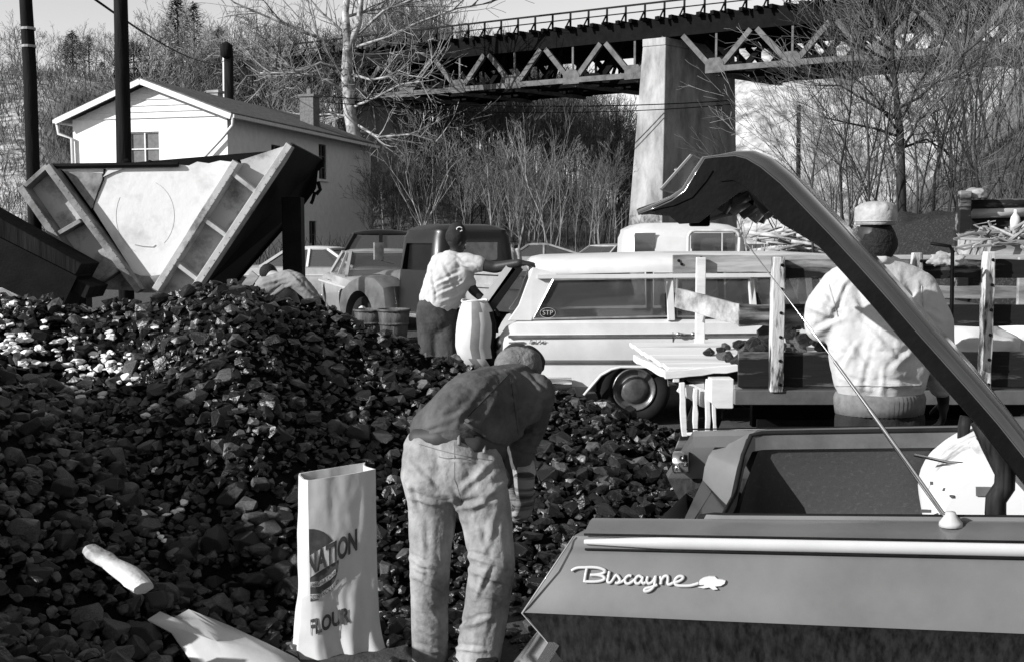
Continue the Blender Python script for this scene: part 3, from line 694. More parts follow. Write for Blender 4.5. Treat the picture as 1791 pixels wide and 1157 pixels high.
# leaning shrubs and young trees on the right bank
bank = [proto(500+i, m_bark, m_twig if i % 2 else m_twigp, H_=rt.uniform(5.5, 8), r=rt.uniform(.035, .06), spread=(.25, .8), up=.6, nchild=(8, 4, 3), lim=.0055, trunk_frac=.95) for i in range(6)]
for i in range(46):
    px = rt.uniform(1470, 1800); y = rt.uniform(20, 34) if px < 1650 else rt.uniform(19, 44)
    plant_tree('young_tree', 'thin bare young tree leaning left off the right bank', 'young tree', gpt(px, y), 'leaning young trees on the right bank', rt.choice(bank), None, rt.uniform(.5, .95), rt.uniform(0, 6.28), (rt.uniform(-.2, .1), rt.uniform(-.62, -.12)))
for i in range(12):
    px = rt.uniform(1420, 1510); y = rt.uniform(24, 34)
    plant_tree('shrub', 'multi-stemmed bare shrub at the low end of the right bank', 'shrub', gpt(px, y), 'bare shrubs at the low end of the right bank', rt.choice(bank), None, rt.uniform(.4, .8), rt.uniform(0, 6.28), (rt.uniform(-.3, .3), rt.uniform(-.85, .15)))
for i in range(34):
    px = rt.uniform(1285, 1560); y = rt.uniform(86, 130)
    plant_tree('bare_tree', 'faint bare tree beyond the right side of the bridge pier', 'tree', gpt(px, y), 'faint bare trees right of the pier', rt.choice(sap), None, rt.uniform(.8, 1.5), rt.uniform(0, 6.28))
for i in range(30):
    px = rt.uniform(1620, 1830); y = rt.uniform(36, 66)
    plant_tree('bank_tree', 'spindly bare tree high on the right bank below the bridge', 'tree', gpt(px, y), 'spindly trees high on the right bank', rt.choice(bank), None, rt.uniform(.8, 1.3), rt.uniform(0, 6.28), (rt.uniform(-.1, .1), rt.uniform(-.4, .05)))
# evergreens on the left crest
def conifer(seed, H_, W_):
    r = random.Random(seed); a = MB(); a.tube([(0, 0, -.3), (0, 0, H_*.95)], [.16, .03], 6); b_ = MB()
    for i in range(1500):
        t = r.random()**.8; z = H_*(.12+.86*t); rad = W_*(1-t)**.7*r.uniform(.2, 1); an = r.uniform(0, 6.28); c = V((rad*math.cos(an), rad*math.sin(an), z+r.gauss(0, .15)))
        o_ = V((math.cos(an), math.sin(an), r.uniform(-.5, .3))).normalized(); s_ = o_.cross(V((0, 0, 1))).normalized(); L2 = r.uniform(.25, .6); w2 = r.uniform(.03, .09)
        b_.add([c-s_*w2, c+s_*w2, c+o_*L2], [(0, 1, 2)])
    oa = a.build('trunk', m_bark); ob = b_.build('crown', m_conif, fix=False); q = [('trunk', oa.data), ('crown', ob.data)]; bpy.data.objects.remove(oa); bpy.data.objects.remove(ob); return q
cf = [conifer(1, 5.0, 2.8), conifer(2, 6.5, 2.3), conifer(3, 4, 2.6)]
for k, (px, y, s, i, lb) in enumerate([(140, 112, 1.0, 0, 'round dark evergreen on the snowy crest left of the thick pole'), (168, 116, .8, 1, 'smaller evergreen just left of the thick pole on the crest'), (190, 112, .55, 2, 'low dark evergreen touching the thick pole on the crest'), (245, 112, .9, 2, 'broad evergreen just right of the thick pole on the crest'), (322, 106, 1.35, 1, 'tall dark pine above the roof ridge at left'), (350, 110, 1.25, 1, 'tall dark pine second along the crest above the roof'), (392, 110, 1.2, 0, 'bushy pine above the stubby pole')]):
    plant_tree('pine_tree', lb, 'pine', gpt(px, y), 'evergreens on the left crest', cf[i], None, s, k)
# ------------------------------------------------------------------ vehicles in the background
def frame(loc, yaw):
    return Matrix.Translation(V(loc)) @ Matrix.Rotation(yaw, 4, 'Z')
def wheel(par, T, x, y, r, side, rimc=None, w_=.19, tyre=None):
    # side: +1 wheel faces +y local, -1 faces -y
    c = T @ V((x, y, r)); ax = (T.to_3x3() @ V((0, side, 0)))
    t = MB(); t.disc(c, ax, [(r*.60, -.08), (r*.62, .015), (r*.70, .03), (r*.90, .03), (r*.99, .0), (r, -.04), (r, -w_), (r*.9, -w_-.03), (r*.3, -w_-.03)], 28)
    w = t.build('wheel', m_rubber, par, smooth=True)
    rm = MB(); rm.disc(c, ax, [(r*.62, -.05), (r*.62, .012), (r*.58, .022), (r*.55, .006), (r*.40, -.012), (r*.38, .006), (r*.30, .025), (.001, .032)], 28); rm.build('rim', rimc or m_chromed, w, smooth=True)
    return w
def shell(secs):
    """secs: list of (x, halfwidth, z_bottom, z_crease, z_belt, z_top_center)"""
    out = []
    for x, hw, zb, zc, zs, zt in secs:
        h = [(0, zb), (hw*.80, zb), (hw*.95, zb+.05), (hw*.985, lerp(zb, zc, .5)), (hw, zc), (hw*.985, lerp(zc, zs, .5)), (hw*.95, zs-.02), (hw*.86, lerp(zs, zt, .45)), (hw*.5, lerp(zs, zt, .85)), (0, zt)]
        loop = [V((x, y, z)) for y, z in h]+[V((x, -y, z)) for y, z in reversed(h[1:-1])]
        out.append(loop)
    return out
def car(name, label, cat, loc, yaw, paint, body, cabin, wheels, glass=m_glassd, group=None, r=.33, roofpaint=None, extra=None, tail=None, rimc=None):
    T = frame(loc, yaw); t = thing(name, label, cat, loc, (0, 0, yaw), group)
    m = MB(); m.loft([[T @ p for p in l] for l in shell(body)])
    b_ = m.build('body', paint, t)
    cut = MB(); 
    for x in wheels: cut.disc(T @ V((x, -1.3, r+.02)), T.to_3x3() @ V((0, 1, 0)), [(r+.07, 0), (r+.07, .62)], 24); cut.disc(T @ V((x, 1.3, r+.02)), T.to_3x3() @ V((0, -1, 0)), [(r+.07, 0), (r+.07, .62)], 24)
    boolcut(b_, cut); autosmooth(b_, 35)
    hw = max(s[1] for s in body)
    for x in wheels:
        for sd in (1, -1): wheel(t, T, x, sd*(hw-.10), r, sd, rimc)
    # greenhouse: cabin = dict(x0,x1 belt ends; t0,t1 roof ends; zb, zt; hwb, hwt; posts [x belt, x roof])
    c = cabin; gl = MB()
    def ring(k): 
        x0 = lerp(c['x0'], c['t0'], k); x1 = lerp(c['x1'], c['t1'], k); h = lerp(c['hwb'], c['hwt'], k); z = lerp(c['zb'], c['zt'], k); return [T @ V(q) for q in ((x0, h, z), (x1, h, z), (x1, -h, z), (x0, -h, z))]
    def inset(L_, d):
        ce = sum(L_, V())/4; return [p+(ce-p).normalized()*d for p in L_]
    gl.loft([inset(ring(0), .03), inset(ring(.97), .03)]); gl.build('glass', glass, t)
    rp = MB(); n = 7; secs = []
    for i in range(n):
        a = i/(n-1); x = lerp(c['t0']-.04, c['t1']+.04, a); e = math.sin(math.pi*min(1, max(0, a)))**.5; h = c['hwt']*(1-.06*(1-e)); z = c['zt']; cr = c.get('crown', .07)*(.35+.65*e)
        secs.append([T @ V(q) for q in ((x, h, z-.02), (x, h+.01, z+.01), (x, h*.85, z+cr*.75), (x, 0, z+cr), (x, -h*.85, z+cr*.75), (x, -h-.01, z+.01), (x, -h, z-.02), (x, 0, z-.03))])
    rp.loft(secs); autosmooth(rp.build('roof', roofpaint or paint, t), 50)
    pw = c.get('pw', .06)
    R0, R1 = ring(0), ring(1)
    for i in range(4): pl = MB(); pl.bar(R0[i], R1[i], pw, pw); pl.build('pillar', roofpaint or paint, t)
    for xb, xt in c.get('posts', []):
        for s_ in (1, -1): pl = MB(); pl.bar(T @ V((xb, s_*c['hwb'], c['zb'])), T @ V((xt, s_*c['hwt'], c['zt'])), pw, pw*.8); pl.build('pillar', roofpaint or paint, t)
    if extra: extra(t, T)
    return t
def lights(t, T, x, ys, z, r, mt, name, ax=(-1, 0, 0)):
    for y in ys:
        m = MB(); m.disc(T @ V((x, y, z)), T.to_3x3() @ V(ax), [(r, -.03), (r, .01), (r*.8, .03), (.001, .045)], 16); m.build(name, mt, t, smooth=True)
def bumper(t, T, x, hw, z, h=.13, mt=None):
    m = MB(); m.tube([T @ V((x+(.10 if x < 0 else -.10), -hw, z)), T @ V((x, -hw*.75, z)), T @ V((x, hw*.75, z)), T @ V((x+(.10 if x < 0 else -.10), hw, z))], h/2, 8); m.build('bumper', mt or m_chromed, t, smooth=True)
SED = [(-2.45, .80, .36, .62, .86, .88), (-2.3, .92, .28, .66, .93, .95), (-1.2, .98, .24, .68, .97, 1.0), (.3, .99, .24, .68, .98, 1.0), (1.2, .98, .24, .68, .97, 1.02), (2.3, .93, .28, .64, .90, .94), (2.5, .84, .34, .58, .80, .84)]
CAB = dict(x0=-1.45, x1=.95, t0=-.75, t1=.30, zb=.98, zt=1.42, hwb=.86, hwt=.68, posts=[(-.28, -.28)])
def ex_sed(t, T):
    bumper(t, T, -2.55, .9, .45); bumper(t, T, 2.6, .9, .42)
    lights(t, T, -2.44, (-.72, .72), .74, .09, m_chromed, 'taillight')
    for s_ in (1, -1):
        m = MB(); m.bar(T @ V((-2.3, s_*.985, .80)), T @ V((2.2, s_*.985, .78)), .02, .035); m.build('side_trim', m_strip, t)
        m = MB(); m.tube([T @ V((-.05, s_*1.0, .86)), T @ V((.12, s_*1.02, .86))], .016, 6); m.build('door_handle', m_chrome, t)
# grey sedan whose tail fin ends near the old truck
car('parked_car', 'light grey sedan with chrome tail trim parked left of the old black truck', 'car', (P(664, 500, 22.5).x, 22.5, 0), R(106), m_carg, SED, CAB, (-1.5, 1.35), glass=m_glass, extra=ex_sed)
# white roofed car behind the black post
car('parked_car', 'white-roofed car mostly hidden behind the black post of the hopper', 'car', (P(540, 470, 28).x, 28, 0), R(170), m_carg, SED, CAB, (-1.5, 1.35), roofpaint=m_carw, extra=ex_sed)
# cars on the far lot
car('parked_car', 'pale sloping-back car parked far behind the wagon roof', 'car', (P(938, 440, 42).x, 42, 0), R(178), m_carg, SED, dict(CAB, t0=-.5, x0=-1.9), (-1.5, 1.35), extra=ex_sed)
car('parked_car', 'grey car with chrome front parked far off, just left of the bridge pier', 'car', (P(1072, 440, 36).x, 37, 0), R(215), m_carg, SED, CAB, (-1.5, 1.35), extra=ex_sed)
# dark car beyond the sedan, only its black roof showing
car('parked_truck', 'black older truck whose dark cab shows over the grey sedan', 'truck', (P(650, 440, 29).x, 29, 0), R(190), m_carb, [(s[0], s[1], s[2]+.2, s[3]+.25, s[4]+.25, s[5]+.25) for s in SED], dict(x0=-1.2, x1=.8, t0=-.95, t1=.45, zb=1.2, zt=1.78, hwb=.82, hwt=.66, crown=.13, posts=[(-.2, -.2)], pw=.09), (-1.5, 1.35), extra=ex_sed)
# ------------------------------------------------------------------ old pickup with black cab and grey fenders
def rbox(T, x0, x1, hw0, hw1, z0, z1, rad, crown=.1):
    """rounded cab: loft of rounded sections along z"""
    secs = []
    for k, (z, ins) in enumerate(((z0, 0), (lerp(z0, z1, .45), 0), (z1-rad*1.4, .02), (z1-rad*.7, .05), (z1-rad*.2, rad*.55), (z1+crown*.6, rad*1.7), (z1+crown, rad*3.2))):
        a, b_ = x0+ins, x1-ins*1.2; h = lerp(hw0, hw1, min(1, (z-z0)/(z1-z0)))-ins; rr = min(.14+rad, h*.6); L_ = []
        for cx, cy, a0 in ((b_-rr, h-rr, 0), (a+rr, h-rr, 90), (a+rr, -h+rr, 180), (b_-rr, -h+rr, 270)):
            for q in range(5): an = R(a0+q*22.5); L_.append(T @ V((cx+rr*math.cos(an), cy+rr*math.sin(an), z)))
        secs.append(L_)
    return secs
def old_pickup():
    yaw = R(127); loc = (P(798, 440, 17).x, 17.2, 0); T = frame(loc, yaw)
    t = thing('pickup_truck', 'old pickup truck with rounded black cab, grey fenders and a side mirror', 'truck', loc, (0, 0, yaw))
    m = MB(); m.loft(rbox(T, -.62, .62, .80, .70, .55, 1.84, .09, .07)); c = m.build('cab', m_carb, t)
    cut = MB()
    cut.prism([T @ V((-1.0, y, z)) for y, z in ((-.30, 1.36), (.30, 1.36), (.34, 1.40), (.34, 1.60), (.30, 1.64), (-.30, 1.64), (-.34, 1.60), (-.34, 1.40))], T.to_3x3() @ V((.5, 0, 0)))
    for s_ in (1, -1): cut.prism([T @ V((x, s_*1.1, z)) for x, z in ((-.38, 1.22), (.42, 1.22), (.34, 1.62), (-.38, 1.62))], T.to_3x3() @ V((0, -s_*.45, 0)))
    cut.prism([T @ V((1.1, y, z)) for y, z in ((-.55, 1.28), (.55, 1.28), (.5, 1.62), (-.5, 1.62))], T.to_3x3() @ V((-.6, 0, 0)))
    boolcut(c, cut); autosmooth(c, 40)
    g_ = MB(); g_.box(T @ V((-.60, 0, 1.5)), (.02, .66, .27), T.to_3x3()); g_.build('rear_window', M('hazy_pane', .2, rough=.2, var=.3), t)
    m = MB(); m.loft([[T @ p for p in l] for l in shell([(.7, .55, .5, .9, 1.16, 1.24), (1.5, .50, .5, .9, 1.14, 1.2), (2.05, .42, .5, .85, 1.05, 1.12), (2.2, .34, .5, .8, .95, 1.0)])]); autosmooth(m.build('hood', m_carm, t), 40)
    for s_ in (1, -1):
        m = MB(); pr = [(.55, .62), (.62, .95), (.9, 1.10), (1.35, 1.12), (1.75, 1.02), (2.05, .85), (2.15, .6), (2.0, .42)]
        secs = []
        for w_, k in ((.50, .93), (.62, 1), (.86, .99), (.93, .94), (.94, .86)): secs.append([T @ V((lerp(1.35, x, k), s_*w_, lerp(.5, z, k))) for x, z in pr]+[T @ V((1.9, s_*w_, .42)), T @ V((.7, s_*w_, .5))])
        m.loft(secs); f = m.build('fender', m_carm, t)
        cu = MB(); cu.disc(T @ V((1.42, s_*.5, .40)), T.to_3x3() @ V((0, s_, 0)), [(.46, .1), (.46, .8)], 24); boolcut(f, cu); autosmooth(f, 40)
        lights(t, T, 2.1, (s_*.62,), .9, .10, m_chrome, 'headlight', (1, 0, 0))
        wheel(t, T, 1.42, s_*.86, .38, s_, m_carw2); wheel(t, T, -1.75, s_*.86, .38, s_, m_carw2)
        m = MB(); m.box(T @ V((.0, s_*.84, .56)), (1.5, .34, .06), T.to_3x3()); m.build('running_board', m_chromed, t, bevel=.01)
        m = MB(); m.tube([T @ V((.42, s_*.86, 1.3)), T @ V((.50, s_*1.06, 1.36)), T @ V((.50, s_*1.08, 1.5))], .012, 6); m.box(T @ V((.50, s_*1.10, 1.5)), (.04, .16, .26), T.to_3x3()); m.build('side_mirror', m_chromed, t)
        m = MB(); m.bar(T @ V((-.8, s_*.80, .98)), T @ V((-3.1, s_*.80, .98)), .05, .52); m.bar(T @ V((-.8, s_*.83, 1.24)), T @ V((-3.1, s_*.83, 1.24)), .09, .06); m.bar(T @ V((-.8, s_*.83, 1.05)), T @ V((-3.1, s_*.83, 1.05)), .07, .04); m.build('bed_side', m_carg, t)
    m = MB(); m.box(T @ V((-1.95, 0, .74)), (2.3, 1.6, .06), T.to_3x3()); m.box(T @ V((-1.0, 0, .55)), (4.6, .5, .14), T.to_3x3()); m.build('bed_floor', m_blk, t)
    m = MB(); m.box(T @ V((-3.1, 0, .98)), (.05, 1.6, .5), T.to_3x3()); m.build('tailgate', m_carg, t)
old_pickup()
# ------------------------------------------------------------------ long grey car side seen through the wagon windows
car('parked_car', 'grey car parked just beyond the white wagon, seen through its windows', 'car', (3.1, 13.4, 0), R(180), m_carg, SED, dict(CAB, zt=1.40), (-1.5, 1.35), extra=ex_sed, glass=m_glass)
# ------------------------------------------------------------------ white van behind the wagon
def van():
    D = 15.0; loc = (P(1205, 440, D).x, D+.9, 0); T = frame(loc, 0)
    t = thing('white_van', 'white van with rounded cab roof standing behind the station wagon', 'van', loc)
    s = D and 129.3; X = lambda px: (px-1205)/129.3
    m = MB(); m.loft(rbox(T, X(1096), X(1312), .90, .80, .45, 1.84, .10, .07)); m.build
    c = m.build('body', m_carw, t); cut = MB()
    def hole(x0, x1, z0, z1, rr):
        pts = []
        for cx, cz, a0 in ((x1-rr, z1-rr, 0), (x0+rr, z1-rr, 90), (x0+rr, z0+rr, 180), (x1-rr, z0+rr, 270)):
            for q in range(4): an = R(a0+q*30); pts.append(T @ V((cx+rr*math.cos(an), -1.2, cz+rr*math.sin(an))))
        return pts
    ht = 1.72-(411-414)/129; 
    cut.prism(hole(X(1212), X(1286), 1.42, 1.765, .06), (0, .6, 0)); cut.prism(hole(X(1112), X(1147), 1.42, 1.765, .03), (0, .6, 0))
    cut.prism([T @ V((2, y, z)) for y, z in ((-.6, 1.42), (.6, 1.42), (.55, 1.74), (-.55, 1.74))], (-1.4, 0, 0))
    cut.prism(hole(X(1120), X(1290), .95, 1.78, .02), (0, 0, 0)) if False else None
    boolcut(c, cut); autosmooth(c, 40)
    fr = MB()
    for (x0, x1) in ((X(1204), X(1293)), ):
        L1 = [(p.x, p.z) for p in hole(x0, x1, 1.37, 1.80, .09)]
        fr.tube([V((x, loc[1]-.875, z)) for x, z in L1+[L1[0]]], .022, 6)
    fr.build('door_frame', m_carw2, t, smooth=True)
    m = MB(); m.bar(T @ V((X(1264), -.84, 1.42)), T @ V((X(1264), -.82, 1.77)), .02, .02, up=(0, 1, 0)); m.build('vent_window_bar', m_chrome, t)
    m = MB(); m.box(T @ V((X(1249), -.80, 1.59)), (.6, .01, .36)); m.build('door_glass', m_glassd, t); m = MB(); m.box(T @ V((X(1130), -.80, 1.59)), (.28, .01, .36)); m.build('side_glass', m_glassd, t)
    m = MB(); m.box(T @ V((X(1225), -.3, 1.3)), (.2, .9, .6)); m.build('seat', m_seat, t, bevel=.04)
    m = MB(); m.loft([[T @ p for p in l] for l in shell([(.75, .80, .45, .8, 1.22, 1.32), (1.4, .78, .45, .8, 1.18, 1.27), (1.62, .74, .5, .8, 1.05, 1.15)])]); autosmooth(m.build('hood', m_carw, t), 40)
    for x in (-.35, 1.1):
        for s_ in (1, -1): wheel(t, T, x, s_*.82, .36, s_)
van()
# far fallen branches heap
bh = MB(); rb = random.Random(4)
for i in range(40):
    a = P(rb.uniform(1305, 1400), rb.uniform(405, 440), 27+rb.uniform(-1, 1)); d = V((rb.uniform(.5, 1.5), rb.uniform(-.5, .5), rb.uniform(-.2, .25))); bh.tube([a, a+d*.6, a+d+V((0, 0, rb.uniform(-.2, .1)))], [.05, .035, .015], 5)
for i in range(60):
    a = P(rb.uniform(1310, 1400), rb.uniform(425, 450), 27+rb.uniform(-1, 1)); a.z = max(.2, a.z); bh.tube([V((a.x, a.y, .1)), a], [.02, .012], 4)
o = bh.build('branch_heap', m_barkp, smooth=True); tag(o, 'pale cut branches heaped beyond the van at the foot of the bank', 'branches', None)
# man in a hat at the far lot comes with the people
# ------------------------------------------------------------------ steel hopper
HY = 12.0
hop = thing('steel_hopper', 'big V-shaped steel coal hopper, white front and shaded black side, behind the coal pile', 'hopper', (P(290, 500, HY).x, HY, 0))
Q = lambda x, y, d=HY: P(x, y, d)
def poly(pts, y0, dy, name, mt, bev=0):
    m = MB(); m.prism([Q(x, y, y0) for x, y in pts], (0, dy, 0)); return m.build(name, mt, hop, bevel=bev)
fp = [(100, 292)]
rh = random.Random(8)
for x in range(112, 300, 12): fp.append((x, 291+rh.uniform(-1.2, 1.2)))
for x, y in ((312, 288), (330, 290), (345, 283), (365, 286), (385, 281), (401, 283), (416, 284)): fp.append((x, y))
fp += [(416, 284), (405, 300), (290, 476), (273, 506), (250, 509), (233, 476), (150, 345), (112, 300)]
poly(fp, HY, .03, 'front_plate', m_hopw)
poly([(233, 477), (245, 482), (262, 483), (279, 481), (289, 477), (273, 512), (250, 512)], HY-.012, .006, 'bottom_band', m_hopg)
# broken seam on the plate
sm_ = MB(); sp_ = [(183, 296), (180, 315), (172, 335), (166, 352), (162, 368)]; sm_.tube([Q(x, y, HY-.008) for x, y in sp_], [.012, .010, .009, .006, .003], 6); sm_.build('torn_seam', m_blk, hop)
fl_ = MB(); fl_.prism([Q(x, y, HY-.02) for x, y in ((180, 310), (190, 296), (210, 292), (214, 296), (196, 302))], (0, .015, 0)); fl_.build('peeled_sheet', m_trim, hop)
poly([(112, 299), (178, 303), (180, 318), (160, 365)], HY-.010, .006, 'worn_patch', m_hopg)
# arc score on the plate
ar = MB(); 
for ph0, ph1, rx, ry in ((150, 250, 52, 66), (-50, 70, 50, 62)):
    ar.tube([Q(255+rx*math.cos(R(a)), 378-ry*math.sin(R(a)), HY+.0) for a in range(ph0, ph1+1, 10)], .0025, 4)
ar.tube([Q(x, y, HY-.002) for x, y in ((236, 428), (250, 431), (268, 432), (272, 429))], .006, 4); ar.build('scored_lines', M('score', .28, rough=.8), hop)
tp_ = MB(); tp_.tube([Q(90, 291, HY-.03), Q(312, 288, HY-.03)], .028, 8); tp_.build('top_rail', m_blk, hop)
def arm(inner, outer, ribs, back, name, mats, yfront, depth):
    # inner/outer: edges as pixel polylines; channel = back panel + two flanges + ribs
    m = MB(); m.prism([Q(x, y, HY+.06) for x, y in back], (0, .02, 0)); o = m.build(name, mats[0], hop)
    for e in (inner, outer):
        m = MB(); m.bar(Q(*e[0], yfront+depth/2), Q(*e[1], yfront+depth/2), depth, .075, up=(1, 0, .6)); m.build('flange', mats[1], hop, bevel=.006)
    for a, b_ in ribs:
        m = MB(); m.bar(Q(*a, yfront+depth/2+.01), Q(*b_, yfront+depth/2+.01), depth-.02, .045, up=(1, 0, .6)); m.build('rib', mats[1], hop, bevel=.005)
    return o
arm(((88, 291), (248, 509)), ((42, 328), (165, 505)), [((103, 411), (146, 386)), ((170, 497), (214, 469)), ((45, 330), (88, 291))], [(42, 330), (86, 291), (250, 509), (168, 506)], 'left_arm_panel', (m_hop, m_hopg), HY-.14, .20)
arm(((416, 284), (275, 508)), ((509, 254), (324, 533)), [((404, 300), (450, 336)), ((352, 378), (400, 413)), ((302, 453), (348, 488))], [(416, 282), (509, 252), (324, 533), (274, 508)], 'right_arm_panel', (m_hop, m_hop), HY-.14, .20)
# right flank, its shade put into black colour, and body going back
m = MB(); dv = V((.10, 1.35, 0))
a0, a1 = Q(512, 252, HY-.13), Q(326, 533, HY-.13)
side = [a0, Q(564, 279, 13.2), Q(566, 290, 13.2), Q(556, 300, 13.2), Q(553, 330, 13.2), Q(527, 366, 13.2), Q(400, 512, 13.2), a1]
m.prism(side, (-.02, .02, .02)); m.build('side_sheet', m_blk, hop)
m = MB(); b0 = Q(92, 300, HY+.1); m.loft([[Q(95, 296, HY+.1), Q(500, 262, HY+.1), Q(330, 510, HY+.1), Q(200, 506, HY+.1)], [Q(110, 312, HY+1.3), Q(500, 280, HY+1.3), Q(350, 480, HY+1.3), Q(210, 480, HY+1.3)]]); m.build('bin', m_blk, hop)
for (x0, y0), (x1, y1) in (((92, 300), (245, 505)), ((412, 292), (280, 500)), ((46, 334), (160, 500)), ((504, 262), (326, 528))):
    rv = MB()
    for i in range(20): rv.disc(lerp(Q(x0, y0, HY-.141), Q(x1, y1, HY-.141), (i+.5)/20), (0, -1, 0), [(.006, 0), (.005, .003), (.001, .005)], 7)
    rv.build('rivets', m_hopg, hop, smooth=True)
m = MB(); m.tube([Q(556, 318, 13.1), Q(560, 332, 13.1), Q(553, 340, 13.1)], .025, 6); m.tube([Q(551, 336, 13.1), Q(547, 350, 13.1), Q(544, 357, 13.1)], .022, 6); m.build('hook', m_blk, hop)
for x0, x1, d in ((492, 529, 12.4), (120, 150, 13.2)):
    m = MB(); a, b_ = Q(x0, 345 if x0 > 400 else 440, d), Q(x1, 540, d); m.prism([V((a.x, d, a.z)), V((b_.x, d, a.z)), V((b_.x, d, 0)), V((a.x, d, 0))], (0, .22, 0)); m.build('leg', m_blk, hop, bevel=.01)
m = MB(); 
for x, w_ in ((416, 12), (398, 6), (372, 5), (222, 16), (262, 10)): m.sphere(Q(x, 284, HY+.02), w_/161*.5, 5, (1, .5, .8))
m.build('caked_coal', m_coalfine, hop)
# pale boards leaning by the stooping man
m = MB(); m.prism([P(x, y, 12.0) for x, y in ((398, 530), (440, 474), (452, 484), (420, 530))], (0, .04, 0)); o = m.build('leaning_board', m_wgrey); tag(o, 'pale board leaning under the black flank of the hopper', 'board')
# dark conveyor machine at the far left
cv = thing('coal_conveyor', 'dark dirty conveyor frame slanting down at the left edge beside the hopper', 'conveyor', (P(60, 480, 11.6).x, 11.6, 0))
m = MB(); m.bar(P(-40, 372, 11.6), P(150, 478, 11.6), .5, .24); m.bar(P(-40, 410, 11.6), P(170, 510, 11.6), .5, .14); m.build('beam', m_pole, cv, bevel=.01)
m = MB(); m.bar(P(-30, 440, 11.5), P(130, 520, 11.5), .4, .5); m.build('chute', m_blk, cv)
for x in (10, 120):
    m = MB(); a = P(x, 450, 11.7); m.bar(a, V((a.x, 11.7, 0)), .12, .12, up=(0, 1, 0)); m.build('leg', m_blk, cv)
# ------------------------------------------------------------------ station wagon
WY = 9.95; WS = FPX/WY
wg = thing('station_wagon', 'white station wagon with its tail window open and a round sticker in side glass', 'station wagon', (P(1113, 700, WY).x, WY+.9, 0))
W_ = lambda x, y, d=WY: P(x, y, d)
WB = WY+1.72
def z_(y, d=WY): return P(900, y, d).z
def x_(px, d=WY): return P(px, 500, d).x
# lower body: lofted side-to-side sections along the length
def wsec(px, zt, zb, tuck=0):
    x = x_(px); zc = z_(600); zcr = z_(632)
    pr = [(.10, zb), (.03, zb+.10), (.055, zcr-.02), (.0, zcr+.015), (-.012, zc), (.0, z_(590)), (.045, z_(584)), (.05, z_(566)), (.10, zt)]
    L_ = [V((x, WY+tuck+d, min(z, zt))) for d, z in pr]
    return L_+[V((x, 2*WY+1.72-p.y, p.z)) for p in reversed(L_)]
m = MB(); zt = z_(559); 
m.loft([wsec(868, z_(600), .42, .10), wsec(874, z_(588), .34, .05), wsec(885, z_(572), .30, .02), wsec(905, z_(562), .28), wsec(1100, zt, .26), wsec(1400, zt, .24), wsec(1620, zt-.02, .24), wsec(1740, zt-.06, .28, .03), wsec(1790, zt-.14, .34, .10)])
wb = m.build('body', m_carw, wg)
wc = V((x_(1113), WY, z_(685))); wr = .335
cut = MB(); arch = [(1022, 690), (1034, 676), (1052, 655), (1070, 645), (1086, 641), (1145, 641), (1168, 650), (1188, 668), (1200, 692), (1202, 790), (1020, 790)]
cut.prism([V((x_(px), WY-.3, z_(y))) for px, y in arch], (0, .75, 0)); cut.prism([V((x_(px), WB-.45, z_(y))) for px, y in arch], (0, .75, 0))
fx = wc.x+2.75; cut.prism([V((fx+dx, WY-.3, zz)) for dx, zz in ((-.45, -.1), (-.42, .4), (-.3, .62), (0, .72), (.3, .62), (.42, .4), (.45, -.1))], (0, .75, 0))
# cargo well open to the tail and windows
cut.prism([V((x_(px), WY+.12, z_(y))) for px, y in ((860, 540), (1545, 540), (1545, 640), (860, 640))], (0, 1.48, 0))
boolcut(wb, cut); autosmooth(wb, 30)
m = MB(); 
am = [V((x_(px), WY-.012, z_(y))) for px, y in arch[:9]]; m.tube(am, .014, 6, cap=True); m.build('wheel_arch_lip', m_carw, wg, smooth=True)
for yy, sd in ((WY+.10, -1), (WB-.10, 1)):
    for cx in (wc.x, fx):
        t = MB(); ax = V((0, sd, 0)); c = V((cx, yy, wr)); t.disc(c, ax, [(.19, -.08), (.205, .01), (.24, .03), (.30, .03), (.33, .0), (wr, -.04), (wr, -.17), (.3, -.2), (.1, -.2)], 32)
        w = t.build('wheel', m_rubber, wg, smooth=True); rm = MB(); rm.disc(c, ax, [(.200, -.05), (.200, .012), (.190, .024), (.178, .008), (.135, -.03), (.128, -.008), (.105, .012), (.09, .02), (.001, .022)], 32); rm.build('rim', M('wheel_dull', .14, rough=.35, metal=.6, var=.4, scale=8), w, smooth=True)
# roof
m = MB(); secs = []
for px, dz, ins in ((925, -.05, .10), (932, -.02, .06), (950, 0, .03), (1170, .03, .0), (1400, .03, .0), (1520, .0, .02), (1560, -.05, .08)):
    x = x_(px); zr = z_(472)+dz; secs.append([V((x, y, z)) for y, z in ((WY+.13+ins, zr-.05), (WY+.115+ins, zr), (WY+.15+ins, zr+.055), (WY+.35, zr+.105), (WY+.86, zr+.125), (WB-.35, zr+.105), (WB-.15-ins, zr+.055), (WB-.115-ins, zr), (WB-.13-ins, zr-.05), (WY+.86, zr-.03))])
m.loft(secs); autosmooth(m.build('roof', m_carw, wg), 50)
